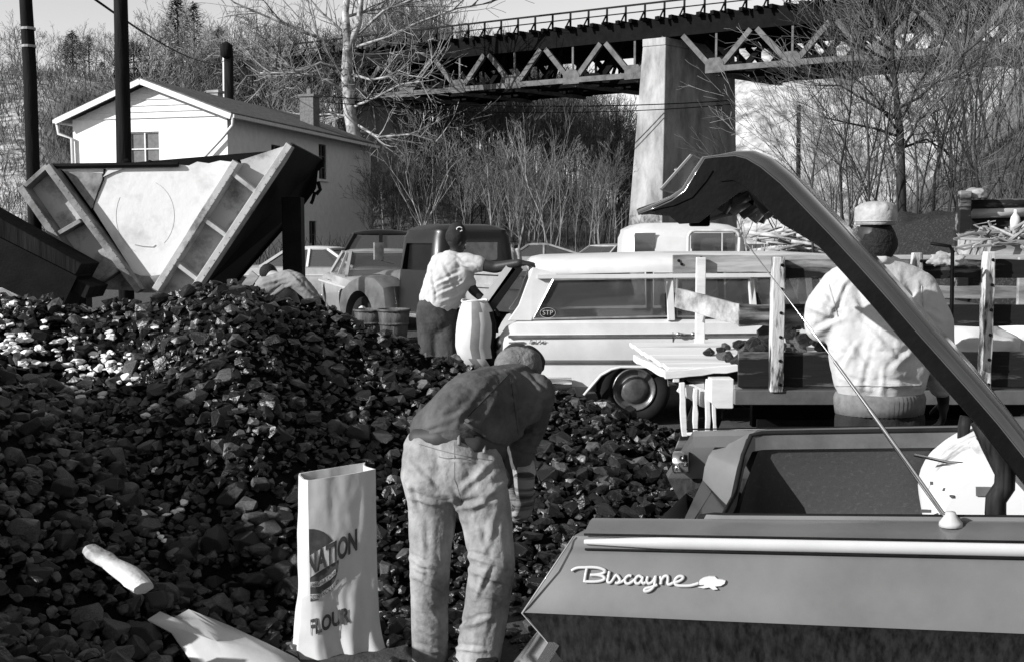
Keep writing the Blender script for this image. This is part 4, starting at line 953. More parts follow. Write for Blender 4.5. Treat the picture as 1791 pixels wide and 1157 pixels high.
# pillars and window frames on both sides
def pil(a, b_, wpx, nm='pillar', y0=WY+.07, mt=None):
    for sd in (0, 1):
        m = MB(); y1 = y0+.07; p, q = W_(*a), W_(*b_)
        P0 = V((p.x, y0, p.z)); P1 = V((q.x, y1, q.z))
        if sd: P0.y = 2*WY+1.72-P0.y; P1.y = 2*WY+1.72-P1.y
        m.bar(P0, P1, .05, wpx/WS, up=(1, 0, 0)); m.build(nm, mt or m_carw, wg, bevel=.006)
m_ = None
for sd in (0, 1):       # broad slanting rear pillar
    m = MB(); f = lambda px, py, dy: V((W_(px, py).x, (WY+dy if not sd else 2*WY+1.72-WY-dy), W_(px, py).z))
    m.prism([f(932, 468, .13), f(976, 480, .13), f(930, 562, .07), f(888, 562, .07), f(907, 535, .09)], (0, .05 if not sd else -.05, 0)); m.build('rear_pillar', m_carw, wg, bevel=.008)
pil((1176, 562), (1174, 480), 13); pil((1323, 562), (1317, 480), 12); pil((1480, 562), (1440, 480), 12)
m = MB(); m.bar(W_(940, 484, WY+.10), W_(1500, 480, WY+.10), .05, .035); m.build('window_rail', m_carw, wg)
fr = MB()
for Lp in ([(968, 489), (1165, 486), (1167, 553), (932, 558)], [(1184, 487), (1312, 486), (1317, 553), (1184, 554)]):
    fr.tube([W_(x, y, WY+.085) for x, y in Lp+[Lp[0]]], .012, 4)
fr.build('window_frame', m_chromed, wg)
for Lp in ([(968, 489), (1165, 486), (1167, 553), (932, 558)], [(1184, 487), (1312, 486), (1317, 553), (1184, 554)], [(1330, 487), (1435, 486), (1475, 553), (1330, 554)]):
    for sd in (0, 1):
        y = WY+.10 if not sd else WB-.10; g_ = MB(); g_.prism([V((W_(a, b_).x, y, W_(a, b_).z)) for a, b_ in Lp], (0, .004, 0)); g_.build('side_glass', m_glass, wg)
m = MB(); m.bar(W_(889, 588, WY-.015), W_(1790, 581, WY-.015), .02, .022); m.bar(W_(890, 599, WY-.018), W_(916, 598, WY-.018), .016, .012); m.bar(W_(890, 590, WY-.018), W_(1180, 586, WY-.018), .012, .010); m.build('side_trim', m_chromed, wg)
m = MB(); m.bar(W_(1177, 580, WY-.008), W_(1177, 640, WY-.010), .006, .005, up=(1, 0, 0)); m.build('door_gap', m_blk, wg)
for px in (1186, 1212):
    m = MB(); m.disc(W_(px, 584, WY-.01), (0, -1, 0), [(.022, 0), (.022, .03), (.012, .04), (.001, .04)], 12); m.tube([W_(px, 583, WY-.035), W_(px+12, 585, WY-.035)], .012, 6); m.build('door_handle', m_chrome, wg, smooth=True)
m = MB(); m.prism([V((x_(905), WY+.16, .66)), V((x_(1540), WY+.16, .66)), V((x_(1540), WB-.16, .66)), V((x_(905), WB-.16, .66))], (0, 0, .03)); m.build('cargo_floor', m_seat, wg)
for px in (1215, 1380):
    m = MB(); m.box(V((x_(px), WY+.86, .92)), (.16, 1.3, .46), Matrix.Rotation(R(-12), 3, 'Y')); m.box(V((x_(px)+.25, WY+.86, .74)), (.5, 1.3, .16)); m.build('seat', m_seat, wg, bevel=.04)
# tailgate and raised rear window hanging at the tail
m = MB(); a, b_ = W_(908, 466, WY+.25), W_(852, 545, WY+.25); m.bar(a+V((0, .6, 0)), b_+V((0, .6, 0)), 1.25, .03, up=(.6, 0, -.5)); tg = m.build('tailgate_window', m_glassd, wg)
for dy in (-.02, 1.22):
    m = MB(); m.bar(a+V((0, dy, 0)), b_+V((0, dy, 0)), .05, .09, up=(.6, 0, .5)); m.build('frame', m_carb if dy > 0 else m_carb, tg)
m = MB(); m.bar(a+V((-.07, -.03, .0)), b_+V((-.09, -.03, 0)), .03, .09, up=(.6, 0, .5)); m.build('bright_edge', m_strip, tg)
m = MB(); m.box(V((x_(884), WY+.86, .70)), (.42, 1.45, .05)); m.build('tailgate', m_carw, wg, bevel=.01)
m = MB(); m.disc(W_(876, 600, WY+.10), (-1, -.2, 0), [(.07, -.02), (.07, .02), (.05, .045), (.001, .05)], 16); m.build('taillight', m_chromed, wg, smooth=True)
m = MB(); m.tube([V((x_(1000), WY-.02, .40)), V((x_(872), WY-.03, .40)), V((x_(860), WY+.15, .40)), V((x_(860), WB-.15, .40)), V((x_(872), WB+.03, .40))], .06, 8); m.build('bumper', m_chrome, wg, smooth=True)
# text
def text_mesh(body, size, font=None, extr=.0, bold=0):
    c = bpy.data.curves.new('t', 'FONT'); c.body = body; c.size = size; c.extrude = extr; c.offset = bold; c.resolution_u = 4; c.align_x = 'CENTER'; c.align_y = 'CENTER'
    o = bpy.data.objects.new('t', c); col.objects.link(o); dg = bpy.context.evaluated_depsgraph_get(); dg.update()
    me = bpy.data.meshes.new_from_object(o.evaluated_get(dg)); bpy.data.objects.remove(o); return me
def put_text(name, body, size, fn, mt, parent, extr=.001, sx=1, bold=0):
    me = text_mesh(body, size, extr=extr, bold=bold); 
    vs = [v.co.copy() for v in me.vertices]; fs = [tuple(p.vertices) for p in me.polygons]
    m = MB(); m.add([fn(v.x*sx, v.y, v.z) for v in vs], fs); return m.build(name, mt, parent, fix=False)
sc_ = W_(958, 547, WY+.084); m = MB(); m.disc(sc_, (0, -1, 0), [(.001, 0), (.078, 0), (.078, .003), (.001, .003)], 32)
m.v = [((x-sc_.x)*1.0+sc_.x, y, (z-sc_.z)*.68+sc_.z) for x, y, z in m.v]; st = m.build('round_sticker', m_carb, wg)
m = MB(); m.tube([V((sc_.x+.070*math.cos(R(a)), sc_.y-.004, sc_.z+.046*math.sin(R(a)))) for a in range(0, 361, 12)], .0028, 4); m.build('sticker_ring', m_strip, st)
put_text('lettering', 'STP', .062, lambda x, y, z: V((sc_.x+x, sc_.y-.006-z, sc_.z+y)), m_strip, st)
put_text('lettering', 'Bel Air', .045, lambda x, y, z: V((W_(940, 597).x+x*1.15+y*.3, WY-.022-z, W_(940, 597).z+y)), m_chrome, wg, extr=.002)
# ------------------------------------------------------------------ stake bed truck
SY = 6.8; SB = 8.75
stt = thing('stake_truck', 'old flatbed truck with peeling stake sides, its wooden end boards run out over the tail', 'truck', (P(1500, 700, SY).x, SY+1, 0))
S_ = lambda x, y, d=SY: P(x, y, d)
XE = 5.2
def rough_board(p, q, h, thick, mt, name, parent=None, seed=0, up=(0, 0, 1)):
    """plank p->q with slightly uneven edges"""
    r = random.Random(seed); p = V(p); q = V(q); d = (q-p).normalized(); sd = d.cross(V(up)).normalized(); u = sd.cross(d).normalized(); n = max(6, int((q-p).length/.12)); secs = []
    for i in range(n+1):
        c = lerp(p, q, i/n); a = r.uniform(-.004, .004); b_ = r.uniform(-.005, .005); secs.append([c+sd*thick/2+u*(h/2+a), c-sd*thick/2+u*(h/2+a), c-sd*thick/2-u*(h/2+b_), c+sd*thick/2-u*(h/2+b_)])
    m = MB(); m.loft(secs); return m.build(name, mt, parent or stt, bevel=.004)
def yz(y, d): return P(900, y, d).z
# near side boards
hb = lambda y0, y1, d=SY: (yz(y0, d)-yz(y1, d))
def nb(x0, x1, y0, y1, mt, seed, d=SY, dd=-.045, name='board'):
    z = (yz(y0, d)+yz(y1, d))/2; rough_board((S_(x0, 500, d).x, d+.045, z), (x1 if x1 < 20 else S_(x1, 500, d).x, d+.045, z), hb(y0, y1, d), .028, mt, name, seed=seed)
nb(1372, XE, 454, 487, m_wdark, 1); nb(1296, XE, 533, 571, m_wdark, 2); nb(1296, XE, 616, 677, m_wdark, 3)
# near posts
for px0, px1, top in ((1345, 1372, 449), (1711, 1737, 440), (1588, 1612, 442)):
    a, b_ = S_(px0, 685), S_(px1, top); w_ = b_.x-a.x; cx = (a.x+b_.x)/2; m = MB(); r_ = random.Random(px0); secs = []
    for i in range(12):
        z = lerp(yz(684, SY), yz(top, SY), i/11); k = 1 if i < 11 else .85; j = r_.uniform(-.003, .003); secs.append([V((cx+sx*w_/2*k+j, y, z)) for sx, y in ((-1, SY-.045), (1, SY-.045), (1, SY+.028), (-1, SY+.028))])
    m.loft(secs); po = m.build('post', m_wpost, stt, bevel=.006)
    bo = MB()
    for i in range(6): bo.disc(V((cx+w_*.18, SY-.045, lerp(secs[0][0].z+.05, secs[-1][0].z-.05, i/5))), (0, -1, 0), [(.010, 0), (.010, .006), (.004, .010), (.001, .010)], 8)
    bo.build('bolt_heads', m_blk, po, smooth=True)
# far side rack
def fb(x0, x1, y0, y1, mt, seed, d=SB): 
    z = (yz(y0, d)+yz(y1, d))/2; rough_board((P(x0, 500, d).x, d, z), (x1 if x1 < 20 else P(x1, 500, d).x, d, z), hb(y0, y1, d), .03, mt, 'far_board', seed=seed)
fb(1176, XE, 446, 476, m_wgrey, 11); fb(1620, XE, 500, 522, m_wgrey, 12); fb(1640, XE, 548, 575, m_wgrey, 13)
rough_board(P(1183, 520, SB-.2), P(1300, 552, SB-1.0), hb(495, 528, SB), .03, m_wgrey, 'loose_board', seed=14)
for px in (1226, 1560, 1790):
    a = P(px, 475, SB-.06); m = MB(); m.bar((a.x, SB-.05, .84), (a.x, SB-.05, yz(450, SB)), .075, .04, up=(0, 1, 0)); m.build('far_post', m_wgrey if px != 1226 else m_wwhite, stt, bevel=.005)
bo = MB()
for px, py in ((1187, 456), (1192, 462), (1226, 451), (1227, 467)): bo.disc(P(px, py, SB-.016), (0, -1, 0), [(.012, 0), (.012, .008), (.001, .012)], 8)
bo.build('bolt_heads', m_blk, stt)
# deck, steel sill, chassis
m = MB(); zs0, zs1 = yz(706, SY), yz(681, SY); m.prism([V((S_(1284, 700).x, SY-.03, zs0)), V((XE, SY-.03, zs0)), V((XE, SY-.03, zs1)), V((S_(1284, 700).x, SY-.03, zs1))], (0, .07, 0)); m.build('side_sill', m_carm, stt, bevel=.004)
m = MB(); x0 = S_(1290, 600).x; m.prism([V((x0, SY+.06, zs1-.03)), V((XE, SY+.06, zs1-.03)), V((XE, SB+.03, zs1-.03)), V((x0, SB+.03, zs1-.03))], (0, 0, .05)); m.build('deck', m_wgrey, stt)
zd = .86
m = MB()
for k in range(7):
    y0 = 7.05+k*.24; xl = lerp(P(1165, 650, 7.1).x, P(1108, 620, 8.4).x, k/6)+random.Random(k).uniform(-.006, .006); mm = MB(); mm.prism([V((xl, y0, zd+.002*(k % 2))), V((xl+1.5, y0, zd+.002*(k % 2))), V((xl+1.5, y0+.237, zd+.002*(k % 2))), V((xl, y0+.237, zd+.002*(k % 2)))], (0, 0, .03)); mm.build('deck_plank', m_wwhite, stt, bevel=.003)
rough_board(P(1162, 655, 7.02), P(1290, 642, 7.02), .045, .05, m_wwhite, 'end_rail', seed=20); rough_board(P(1168, 668, 7.06), P(1293, 656, 7.06), .05, .04, m_wdark, 'end_rail', seed=21)
rough_board(P(1112, 626, 8.3), P(1183, 662, 7.0), .05, .04, m_wwhite, 'end_rail', seed=22)
for (xa, ya, xb, yb, wd) in ((1192, 668, 1197, 762, .035), (1216, 678, 1216, 766, .030), (1238, 662, 1238, 766, .030), (1246, 690, 1252, 766, .022)):
    rough_board(P(xa, ya, 7.0), P(xb, yb, 7.0), wd, .03, m_wwhite, 'hanging_slat', seed=xa, up=(1, 0, 0))
rough_board(P(1190, 672, 7.05), P(1240, 702, 7.05), .10, .02, m_wwhite, 'hanging_slat', seed=30)
rough_board(P(1196, 745, 7.09), P(1250, 765, 7.09), .45, .02, m_wdark, 'hanging_panel', seed=31)
m = MB(); a, b_ = P(1244, 662, 6.9), P(1283, 714, 6.9); m.prism([V((a.x, 6.9, a.z)), V((b_.x, 6.9, a.z)), V((b_.x, 6.9, b_.z)), V((a.x+.04, 6.9, b_.z)), V((a.x, 6.9, b_.z+.04))], (0, .25, 0)); m.build('end_block', m_wwhite, stt, bevel=.006)
m = MB(); m.bar((1.6, 7.35, .56), (XE, 7.35, .56), .08, .2); m.bar((1.6, 8.2, .56), (XE, 8.2, .56), .08, .2); m.build('chassis_rail', m_blk, stt)
m = MB(); m.bar((1.55, 6.95, .32), (XE, 7.0, .32), .03, .5, up=(0, 0, 1)); m.build('splash_board', m_blk, stt)
for cx in (3.4,):
    for yy, sd in ((SY+.18, -1), (SB-.18, 1)):
        t = MB(); t.disc(V((cx, yy, .42)), (0, sd, 0), [(.24, -.05), (.25, .02), (.38, .03), (.42, -.02), (.42, -.2), (.1, -.2)], 28); w = t.build('wheel', m_rubber, stt, smooth=True); rm = MB(); rm.disc(V((cx, yy, .42)), (0, sd, 0), [(.25, -.03), (.24, .01), (.1, -.06), (.08, .0), (.001, .0)], 24); rm.build('rim', m_carm, w, smooth=True)
# hooked rod on the truck rack
m = MB(); m.tube([P(1628, 426, 6.6), P(1662, 431, 6.6), P(1666, 440, 6.6), P(1665, 520, 6.6), P(1662, 610, 6.6)], [.010, .010, .011, .012, .012], 8); o = m.build('hooked_rod', m_blk, smooth=True); tag(o, 'thin dark iron rod with bent top standing against the truck side', 'rod')
# coal and sacks on the bed
rl = random.Random(12); LB = ['small coal lump on the white planks, nearest the open left end', 'second coal lump along the white planks from the left end', 'coal lump sitting at the near edge of the white planks']
for k, (px, py, y, s) in enumerate(((1240, 618, 7.75, .045), (1261, 608, 7.9, .04), (1275, 628, 7.35, .045))):
    o = bpy.data.objects.new('coal_lump', rocks[k]); col.objects.link(o); a = P(px, py, y); o.location = (a.x, y, zd+.03+s*.55); o.scale = (s,)*3; o.rotation_euler = rand_rot(rl); tag(o, LB[k], 'coal')
for i in range(90):
    x = rl.uniform(P(1290, 600, 7.8).x-.15, 2.55); y = rl.uniform(6.95, 8.2); h = max(.0, .32*(1-((y-7.6)/.75)**2))*smooth(1.5, 1.95, x); s = rl.uniform(.04, .075)
    o = bpy.data.objects.new('coal_lump', rl.choice(rocks if rl.random() > .25 else rocks_pale)); col.objects.link(o); o.location = (x, y, zd+.02+h*rl.random()+s*.4); o.scale = (s,)*3; o.rotation_euler = rand_rot(rl); tag(o, 'black coal lump loaded on the stake truck behind the side boards', 'coal', 'coal lumps loaded on the stake truck')
def lumpy(mt, name, c, r3, label, cat, seed, f=3.0, amp=.18, flat=.0):
    bm = bmesh.new(); bmesh.ops.create_icosphere(bm, subdivisions=4, radius=1)
    for v in bm.verts:
        k = 1+amp*noise.noise(v.co*f*.6+V((seed, 0, 0)))+amp*.4*noise.noise(v.co*f*2+V((0, seed, 0))); v.co = V((v.co.x*r3[0], v.co.y*r3[1], max(v.co.z, -.45)*r3[2]))*k
    me = bpy.data.meshes.new(name); bm.to_mesh(me); bm.free(); me.materials.append(mt); me.polygons.foreach_set('use_smooth', [True]*len(me.polygons)); o = bpy.data.objects.new(name, me); col.objects.link(o); o.location = c; tag(o, label, cat); return o
lumpy(m_paper, 'paper_sack', (P(1690, 600, 7.7).x, 7.7, .93), (.36, .35, .20), 'filled white sack lying on the truck bed right of the man in the pale jacket', 'sack', 3)
lumpy(m_paper, 'paper_sack', (P(1770, 590, 7.9).x+.1, 7.9, .95), (.38, .32, .22), 'filled white sack on the truck bed at the right edge of the photo', 'sack', 7)
lumpy(m_cap, 'rag_bundle', (P(1660, 457, 6.72).x, 6.74, P(1660, 457, 6.72).z), (.10, .03, .05), 'small pale knotted rag tied on the top board of the truck', 'rag', 5, amp=.6)
# ------------------------------------------------------------------ coal bin and heap on the right
def heap(name, label, cx, cy, rx, ry, h, seed):
    m = MB(); n = 60; vs = []; 
    for j in range(n+1):
        for i in range(n+1):
            u = i/n*2-1; v = j/n*2-1; x = cx+u*rx; y = cy+v*ry; k = max(0, 1-math.hypot(u, v)); z = h*(k**.8)*1.9
            z = min(z, h)+.12*fbm(x*1.5, y*1.5, seed)*min(1, k*4)+.03*fbm(x*9, y*9, seed)*min(1, k*4); vs.append((x, y, z-.05 if k > 0 else -.2))
    m.add(vs, [(j*(n+1)+i, j*(n+1)+i+1, (j+1)*(n+1)+i+1, (j+1)*(n+1)+i) for j in range(n) for i in range(n)]); o = m.build(name, m_heap, fix=False, smooth=True); tag(o, label, 'coal heap', None, 'stuff'); return o
m_heap = M('screened_coal', .012, rough=.85, c2=.05, scale=30, lo=.5, hi=.75, bump=.9, bscale=50)
heap('coal_heap', 'dark heap of fine coal behind the capped man at the foot of the bank', 7.5, 17.2, 2.7, 2.4, 2.1, 1)
heap('coal_heap', 'dark slope of fine coal below the timber retaining wall at the right edge', 7.6, 14.6, 3.3, 2.0, 1.85, 2)
bn = thing('timber_bin_wall', 'rough timber retaining wall with a squared post above the coal heap', 'retaining wall', (P(1690, 400, 13.6).x, 13.6, 0))
m = MB(); a = P(1686, 334, 13.6); m.bar((a.x, 13.6, 0), a, .14, .14, up=(0, 1, 0)); m.build('post', m_wdark, bn, bevel=.01)
for y0, k in ((360, 0), (372, 1)):
    m = MB(); m.tube([P(1697, y0, 13.8), P(1830, y0-3, 13.9)], .075, 10); m.build('rail_log', m_wgrey if k else m_wdark, bn, smooth=True)
m = MB(); m.bar(P(1697, 386, 13.9), P(1830, 383, 14), .05, .22); m.build('plank', m_wdark, bn)
lumpy(m_wgrey, 'stone_block', P(1706, 341, 13.7), (.14, .12, .09), 'pale broken block balanced on top of the timber post at the right', 'block', 9)
m = MB(); a = P(1775, 402, 12.2); m.disc((a.x, 12.2, a.z-.02), (0, 0, 1), [(.001, 0), (.05, 0), (.052, .12), (.045, .16), (.018, .2), (.018, .24), (.001, .24)], 14); o = m.build('white_bottle', m_paper, smooth=True); tag(o, 'white plastic bottle standing on the rubbish at the right edge', 'bottle')
m = MB(); r_ = random.Random(31)
for i in range(60):
    a = P(r_.uniform(1722, 1800), r_.uniform(400, 432), 12.2+r_.uniform(-.4, .4)); d = V((r_.gauss(0, .2), r_.gauss(0, .1), r_.gauss(0, .08))); m.tube([a, a+d, a+d+V((r_.gauss(0, .1), 0, r_.gauss(0, .06)))], [.02, .015, .006], 5)
m.box(P(1770, 445, 12.3), (.85, .9, .32)); o = m.build('scrap_pile', m_wgrey); tag(o, 'tangle of pale twigs and scrap heaped near the white bottle', 'scrap')
# ------------------------------------------------------------------ baskets
def basket(label, px, y, hz):
    c = P(px, 560, y); t = thing('bushel_basket', label, 'basket', (c.x, y, hz), group='bushel baskets behind the pile')
    m = MB(); n = 36; secs = []
    for r, z in ((.11, 0), (.122, .1), (.134, .2), (.146, .30)): secs.append([V((c.x+(r+(.006 if j % 2 else 0))*math.cos(2*math.pi*j/n), y+(r+(.006 if j % 2 else 0))*math.sin(2*math.pi*j/n), hz+z)) for j in range(n)])
    for r, z in ((.136, .30), (.124, .2), (.11, .05)): secs.append([V((c.x+r*math.cos(2*math.pi*j/n), y+r*math.sin(2*math.pi*j/n), hz+z)) for j in range(n)])
    m.loft(secs); m.build('body', m_basket, t, smooth=True)
    for r, z in ((.150, .295), (.134, .17)):
        m = MB(); m.tube([V((c.x+r*math.cos(R(a)), y+r*math.sin(R(a)), hz+z)) for a in range(0, 361, 15)], .013, 6); m.build('hoop', m_basket, t, smooth=True)
basket('bushel basket touching the grey sedan, left of the pair', 646, 11.0, .70)
basket('bushel basket with ribbed sides, right of the pair by the truck fender', 689, 10.4, .74)
lumpy(m_coalfine, 'coal_mound', (P(665, 600, 10.6).x, 10.7, .38), (.55, .6, .36), 'low mound of fine coal under the two baskets', 'coal mound', 15)
# log, paper sheet
lg = MB(); a, b_ = P(158, 958, 3.95), P(254, 1027, 3.72); a.z = max(a.z, pileH(a.x, a.y)+.03); n = 14; secs = []; r_ = random.Random(6)
ax = (b_-a).normalized(); u = ax.cross(V((0, 0, 1))).normalized(); v = ax.cross(u)
for i in range(9):
    c = lerp(a, b_, i/8)+u*.006*math.sin(i); k = [.75, .9, 1, .85, .95, 1.1, 1.15, 1.1, .95][i]; secs.append([c+(u*math.cos(6.283*j/n)*.040+v*math.sin(6.283*j/n)*.022)*k*(1+.35*noise.noise(V((i*.5, j*.55, 3)))) for j in range(n)])
lg.loft(secs); o = lg.build('split_log', m_log); autosmooth(o, 35); tag(o, 'short pale barkless log lying on the dark coal at lower left', 'log')
sh = MB(); E_ = [(258, 1082), (280, 1068), (302, 1080), (330, 1064), (400, 1092), (470, 1125), (520, 1150), (560, 1200), (420, 1210), (345, 1170), (300, 1105)]
def shp(px, py):
    p = P(px, py, 4.3); 
    for _ in range(8):
        p = onplane(px, py, V((0, 0, max(0, pileH(p.x, p.y))+.07)), V((0, 0, 1)))
    return p
pts = [shp(*e) for e in E_]; cc = sum(pts, V())/len(pts); rings = [pts, [lerp(p, cc, .33)+V((0, 0, .015*noise.noise(p*6))) for p in pts], [lerp(p, cc, .66)+V((0, 0, .02*noise.noise(p*9))) for p in pts], [lerp(p, cc, .98) for p in pts]]
top = [r for r in rings]; bot = [[p-V((0, 0, .006)) for p in r] for r in rings]
sh.loft(bot[::-1]+top); o = sh.build('paper_sheet', m_paper, smooth=True); tag(o, 'crumpled sheet of white paper on the ground beside the standing flour bag', 'paper')
# ------------------------------------------------------------------ flour bag
bg_c = P(588, 1145, 4.42); BZ = 0.0
bag = thing('flour_bag', 'tall open white paper flour bag with dark printing, standing on the coal', 'paper bag', (bg_c.x, 4.42, 0))
byaw = R(24); bt = V((math.cos(byaw), math.sin(byaw), 0)); bn_ = V((math.sin(byaw), -math.cos(byaw), 0))   # front runs right and away; normal toward camera-right
BWd, BDp, BH = .285, .15, .74
bo_ = V((P(541, 1000, 4.42).x, 4.42, BZ))       # front-left vertical fold
def crump(u, h, s):
    k = math.exp(-h/.16); q = V((u*4, h*5, s*3.1)); return .014*noise.noise(q)*(.3+2.2*k)+.003*noise.noise(q*2.6)*(.5+2*k)
def bagp(u, h):     # point on the front face; u 0..1 across
    wob = crump(u, h, 0); flare = .03*math.exp(-h/.08)
    return bo_+bt*(u*BWd*(1+.10*math.exp(-h/.12)))+bn_*(wob+.012*math.sin(math.pi*u)+flare)+V((0, 0, h+.022*u*(h/BH)))
def bagring(h):
    L_ = []; N = 34
    for i in range(N): L_.append(bagp(i/(N-1), h))
    R_ = L_[-1]; Lf = L_[0]
    bk = -bn_*BDp
    for i in range(1, 5): t = i/5; L_.append(R_+bk*t+bt*(crump(t, h, 2)-.02*math.sin(math.pi*t)))
    for i in range(N): u = 1-i/(N-1); q = bo_+bt*(u*BWd)+bk+bn_*crump(u, h, 4)+V((0, 0, h+.022*u*(h/BH))); L_.append(q)
    for i in range(1, 5): t = 1-i/5; L_.append(Lf+bk*t-bt*(crump(t, h, 6)+.045*math.exp(-h/.2)+.012))
    return L_
m = MB(); hs = [BH*(i/46)**1.1 for i in range(46)]+[BH]
outer = [bagring(h) for h in hs]
c_ = sum(outer[-1], V())/len(outer[-1])
inner = [[p+(V((c_.x, c_.y, p.z))-p)*.05 for p in bagring(h)] for h in (BH, .70, .55, .35)]
m.loft(outer+inner); o = m.build('paper', m_paper, bag); autosmooth(o, 50)
def bagfn(off):
    return lambda x, y, z: bagp(min(1, max(0, x/BWd)), y)+bn_*(off+z)
def strip(name, pts, off, mt, parent, res=10):
    # filled polygon in (x, y) on the bag front, tessellated by grid clipping into thin columns
    m = MB(); xs_ = sorted(set([p[0] for p in pts])); x0, x1 = xs_[0], xs_[-1]; n = 26; cols = []
    for i in range(n+1):
        x = lerp(x0+1e-5, x1-1e-5, i/n); ys_ = []
        for (ax_, ay), (bx, by) in zip(pts, pts[1:]+pts[:1]):
            if (ax_-x)*(bx-x) < 0: ys_.append(ay+(by-ay)*(x-ax_)/(bx-ax_))
        cols.append((x, min(ys_), max(ys_)) if ys_ else None)
    for a, b_ in zip(cols, cols[1:]):
        if not a or not b_: continue
        for k in range(6):
            f = bagfn(off); q = [f(a[0], lerp(a[1], a[2], k/6), 0), f(b_[0], lerp(b_[1], b_[2], k/6), 0), f(b_[0], lerp(b_[1], b_[2], (k+1)/6), 0), f(a[0], lerp(a[1], a[2], (k+1)/6), 0)]
            m.add(q, [(0, 1, 2, 3)])
    return m.build(name, mt, parent)
m_ink = M('dark_bag_ink', .06, rough=.9, var=.25, scale=30); m_pp = m_paper
fr_ = bag
# circle emblem (left part folds round the corner)
cir = [(0.0+.118*math.cos(R(a)), .39+.150*math.sin(R(a))) for a in range(90, -91, -10)]
cir = [(max(0.001, x), y) for x, y in cir]; emb = strip('printed_disc', [(0.0005, .54)]+[(x+.0006, y) for x, y in cir]+[(0.0005, .24)], .0015, m_ink, bag)
band = [(0.0005, .350), (.195, .470), (.195, .555), (0.0005, .435)]
strip('banner', [(0.0005, .340), (.150, .415), (.150, .505), (0.0005, .430)], .003, m_paper, bag)
def slant(x0, y0, ang, sx, sy, off): 
    ca, sa = math.cos(ang), math.sin(ang)
    return lambda x, y, z: bagfn(off)(x0+x*sx, y0+y*sy+x*sx*math.tan(ang), z)
put_text('lettering', 'NATION', .118, slant(.094, .425, R(21), .46, 1.0, .0042), m_ink, bag, extr=.0004, bold=.0045)
for txt, y0, w_, sy in (('LABORATORY', .312, .024, 1), ('CONTROLLED', .262, .024, 1)):
    strip('ribbon', [(0.0005, y0-.012), (.04, y0-.014), (.085, y0+.008), (.108, y0+.030), (.106, y0+.052), (.085, y0+.030), (.04, y0+.008), (0.0005, y0+.010)], .003, m_paper, bag)
    put_text('lettering', txt, w_, (lambda y0: (lambda x, y, z: bagfn(.0045)(.056+x*.78, y0-.003+y+max(0,.05+x)**2*3.2, z)))(y0), m_ink, bag, extr=.0003)
put_text('lettering', 'FLOUR', .085, slant(.072, .145, R(12), .62, 1.0, .003), m_ink, bag, extr=.0004, bold=.003)
# ------------------------------------------------------------------ foreground sedan with open trunk
BYAW = R(-18); BP = R(-3.2)      # nose toward camera-right, tail squatting
CO = P(1010, 930, 2.98)            # rear near top corner of the fender
carT = Matrix.Translation(CO) @ Matrix.Rotation(BYAW, 4, 'Z') @ Matrix.Rotation(BP, 4, 'Y')
bis = thing('sedan_with_open_trunk', 'mid grey two-door sedan with chrome script on its fender and the trunk lid raised', 'car', tuple(CO))
ROOTS[bis.name] = Matrix.Translation(CO)
cx_, cy_, cz_ = carT.to_3x3() @ V((1, 0, 0)), carT.to_3x3() @ V((0, 1, 0)), carT.to_3x3() @ V((0, 0, 1))
def L3(x, y, z): return carT @ V((x, y, z))
inv = carT.inverted()
def onY(px, py, y):            # pixel -> local (x,z) on the lengthwise plane at local y
    p = inv @ onplane(px, py, L3(0, y, 0), cy_); return p
def onZ(px, py, z): return inv @ onplane(px, py, L3(0, 0, z), cz_)
# fender silhouette points on the side plane
FT = onY(1004, 936, 0); TIP = onY(915, 1070, -.06); LOW = onY(985, 1157, 0)
cr1 = onY(1791, 1106, -.06); 
WID = 1.86; XN = 3.2
zc0 = TIP.z; xc0 = TIP.x; zc1 = cr1.z+(cr1.z-TIP.z)/(cr1.x-TIP.x)*(XN-cr1.x)
ztrim0 = onY(1020, 947, -.01).z; ztrim1 = onY(1791, 962, -.01).z; xt0 = onY(1020, 947, 0).x; xt1 = onY(1791, 962, 0).x
def zline(x, z0, x0, z1, x1): return z0+(z1-z0)*(x-x0)/(x1-x0)
dk0 = onY(1020, 925, .05).z; dk1 = onY(1791, 934, .05).z
def crease(x): return zline(x, TIP.z, TIP.x, cr1.z, cr1.x)
def trimz(x): return zline(x, ztrim0, xt0, ztrim1, xt1)
def topz(x): return zline(x, dk0, xt0, dk1, xt1)
# side profile (outer skin) from sill up to the deck edge, as y offsets (local -y = toward the camera)
def sidesec(x, full=1):
    # rear taper: the fender end is raked back toward the tip at crease height
    c = crease(x); t = trimz(x); tz = topz(x)
    pr = [(.06, c-.52), (.01, c-.40), (.015, c-.22), (-.055, c-.02), (-.065, c), (-.055, c+.012), (-.012, lerp(c, t, .55)), (.0, t-.022), (.0, t), (.006, t+.012), (.022, lerp(t, tz, .6)), (.055, tz)]
    return pr
def rearx(z):          # rear outline in side view: raked above and below the crease
    pts = [(LOW.z-.45, LOW.x+.30), (LOW.z, LOW.x), (TIP.z-.04, TIP.x+.03), (TIP.z, TIP.x), (TIP.z+.03, TIP.x+.02), (FT.z-.02, FT.x-.012), (FT.z, FT.x), (topz(FT.x), FT.x+.02), (99, FT.x+.05)]
    for (z0, x0), (z1, x1) in zip(pts, pts[1:]):
        if z <= z1: return x0+(x1-x0)*max(0, (z-z0))/(z1-z0)
    return pts[-1][1]
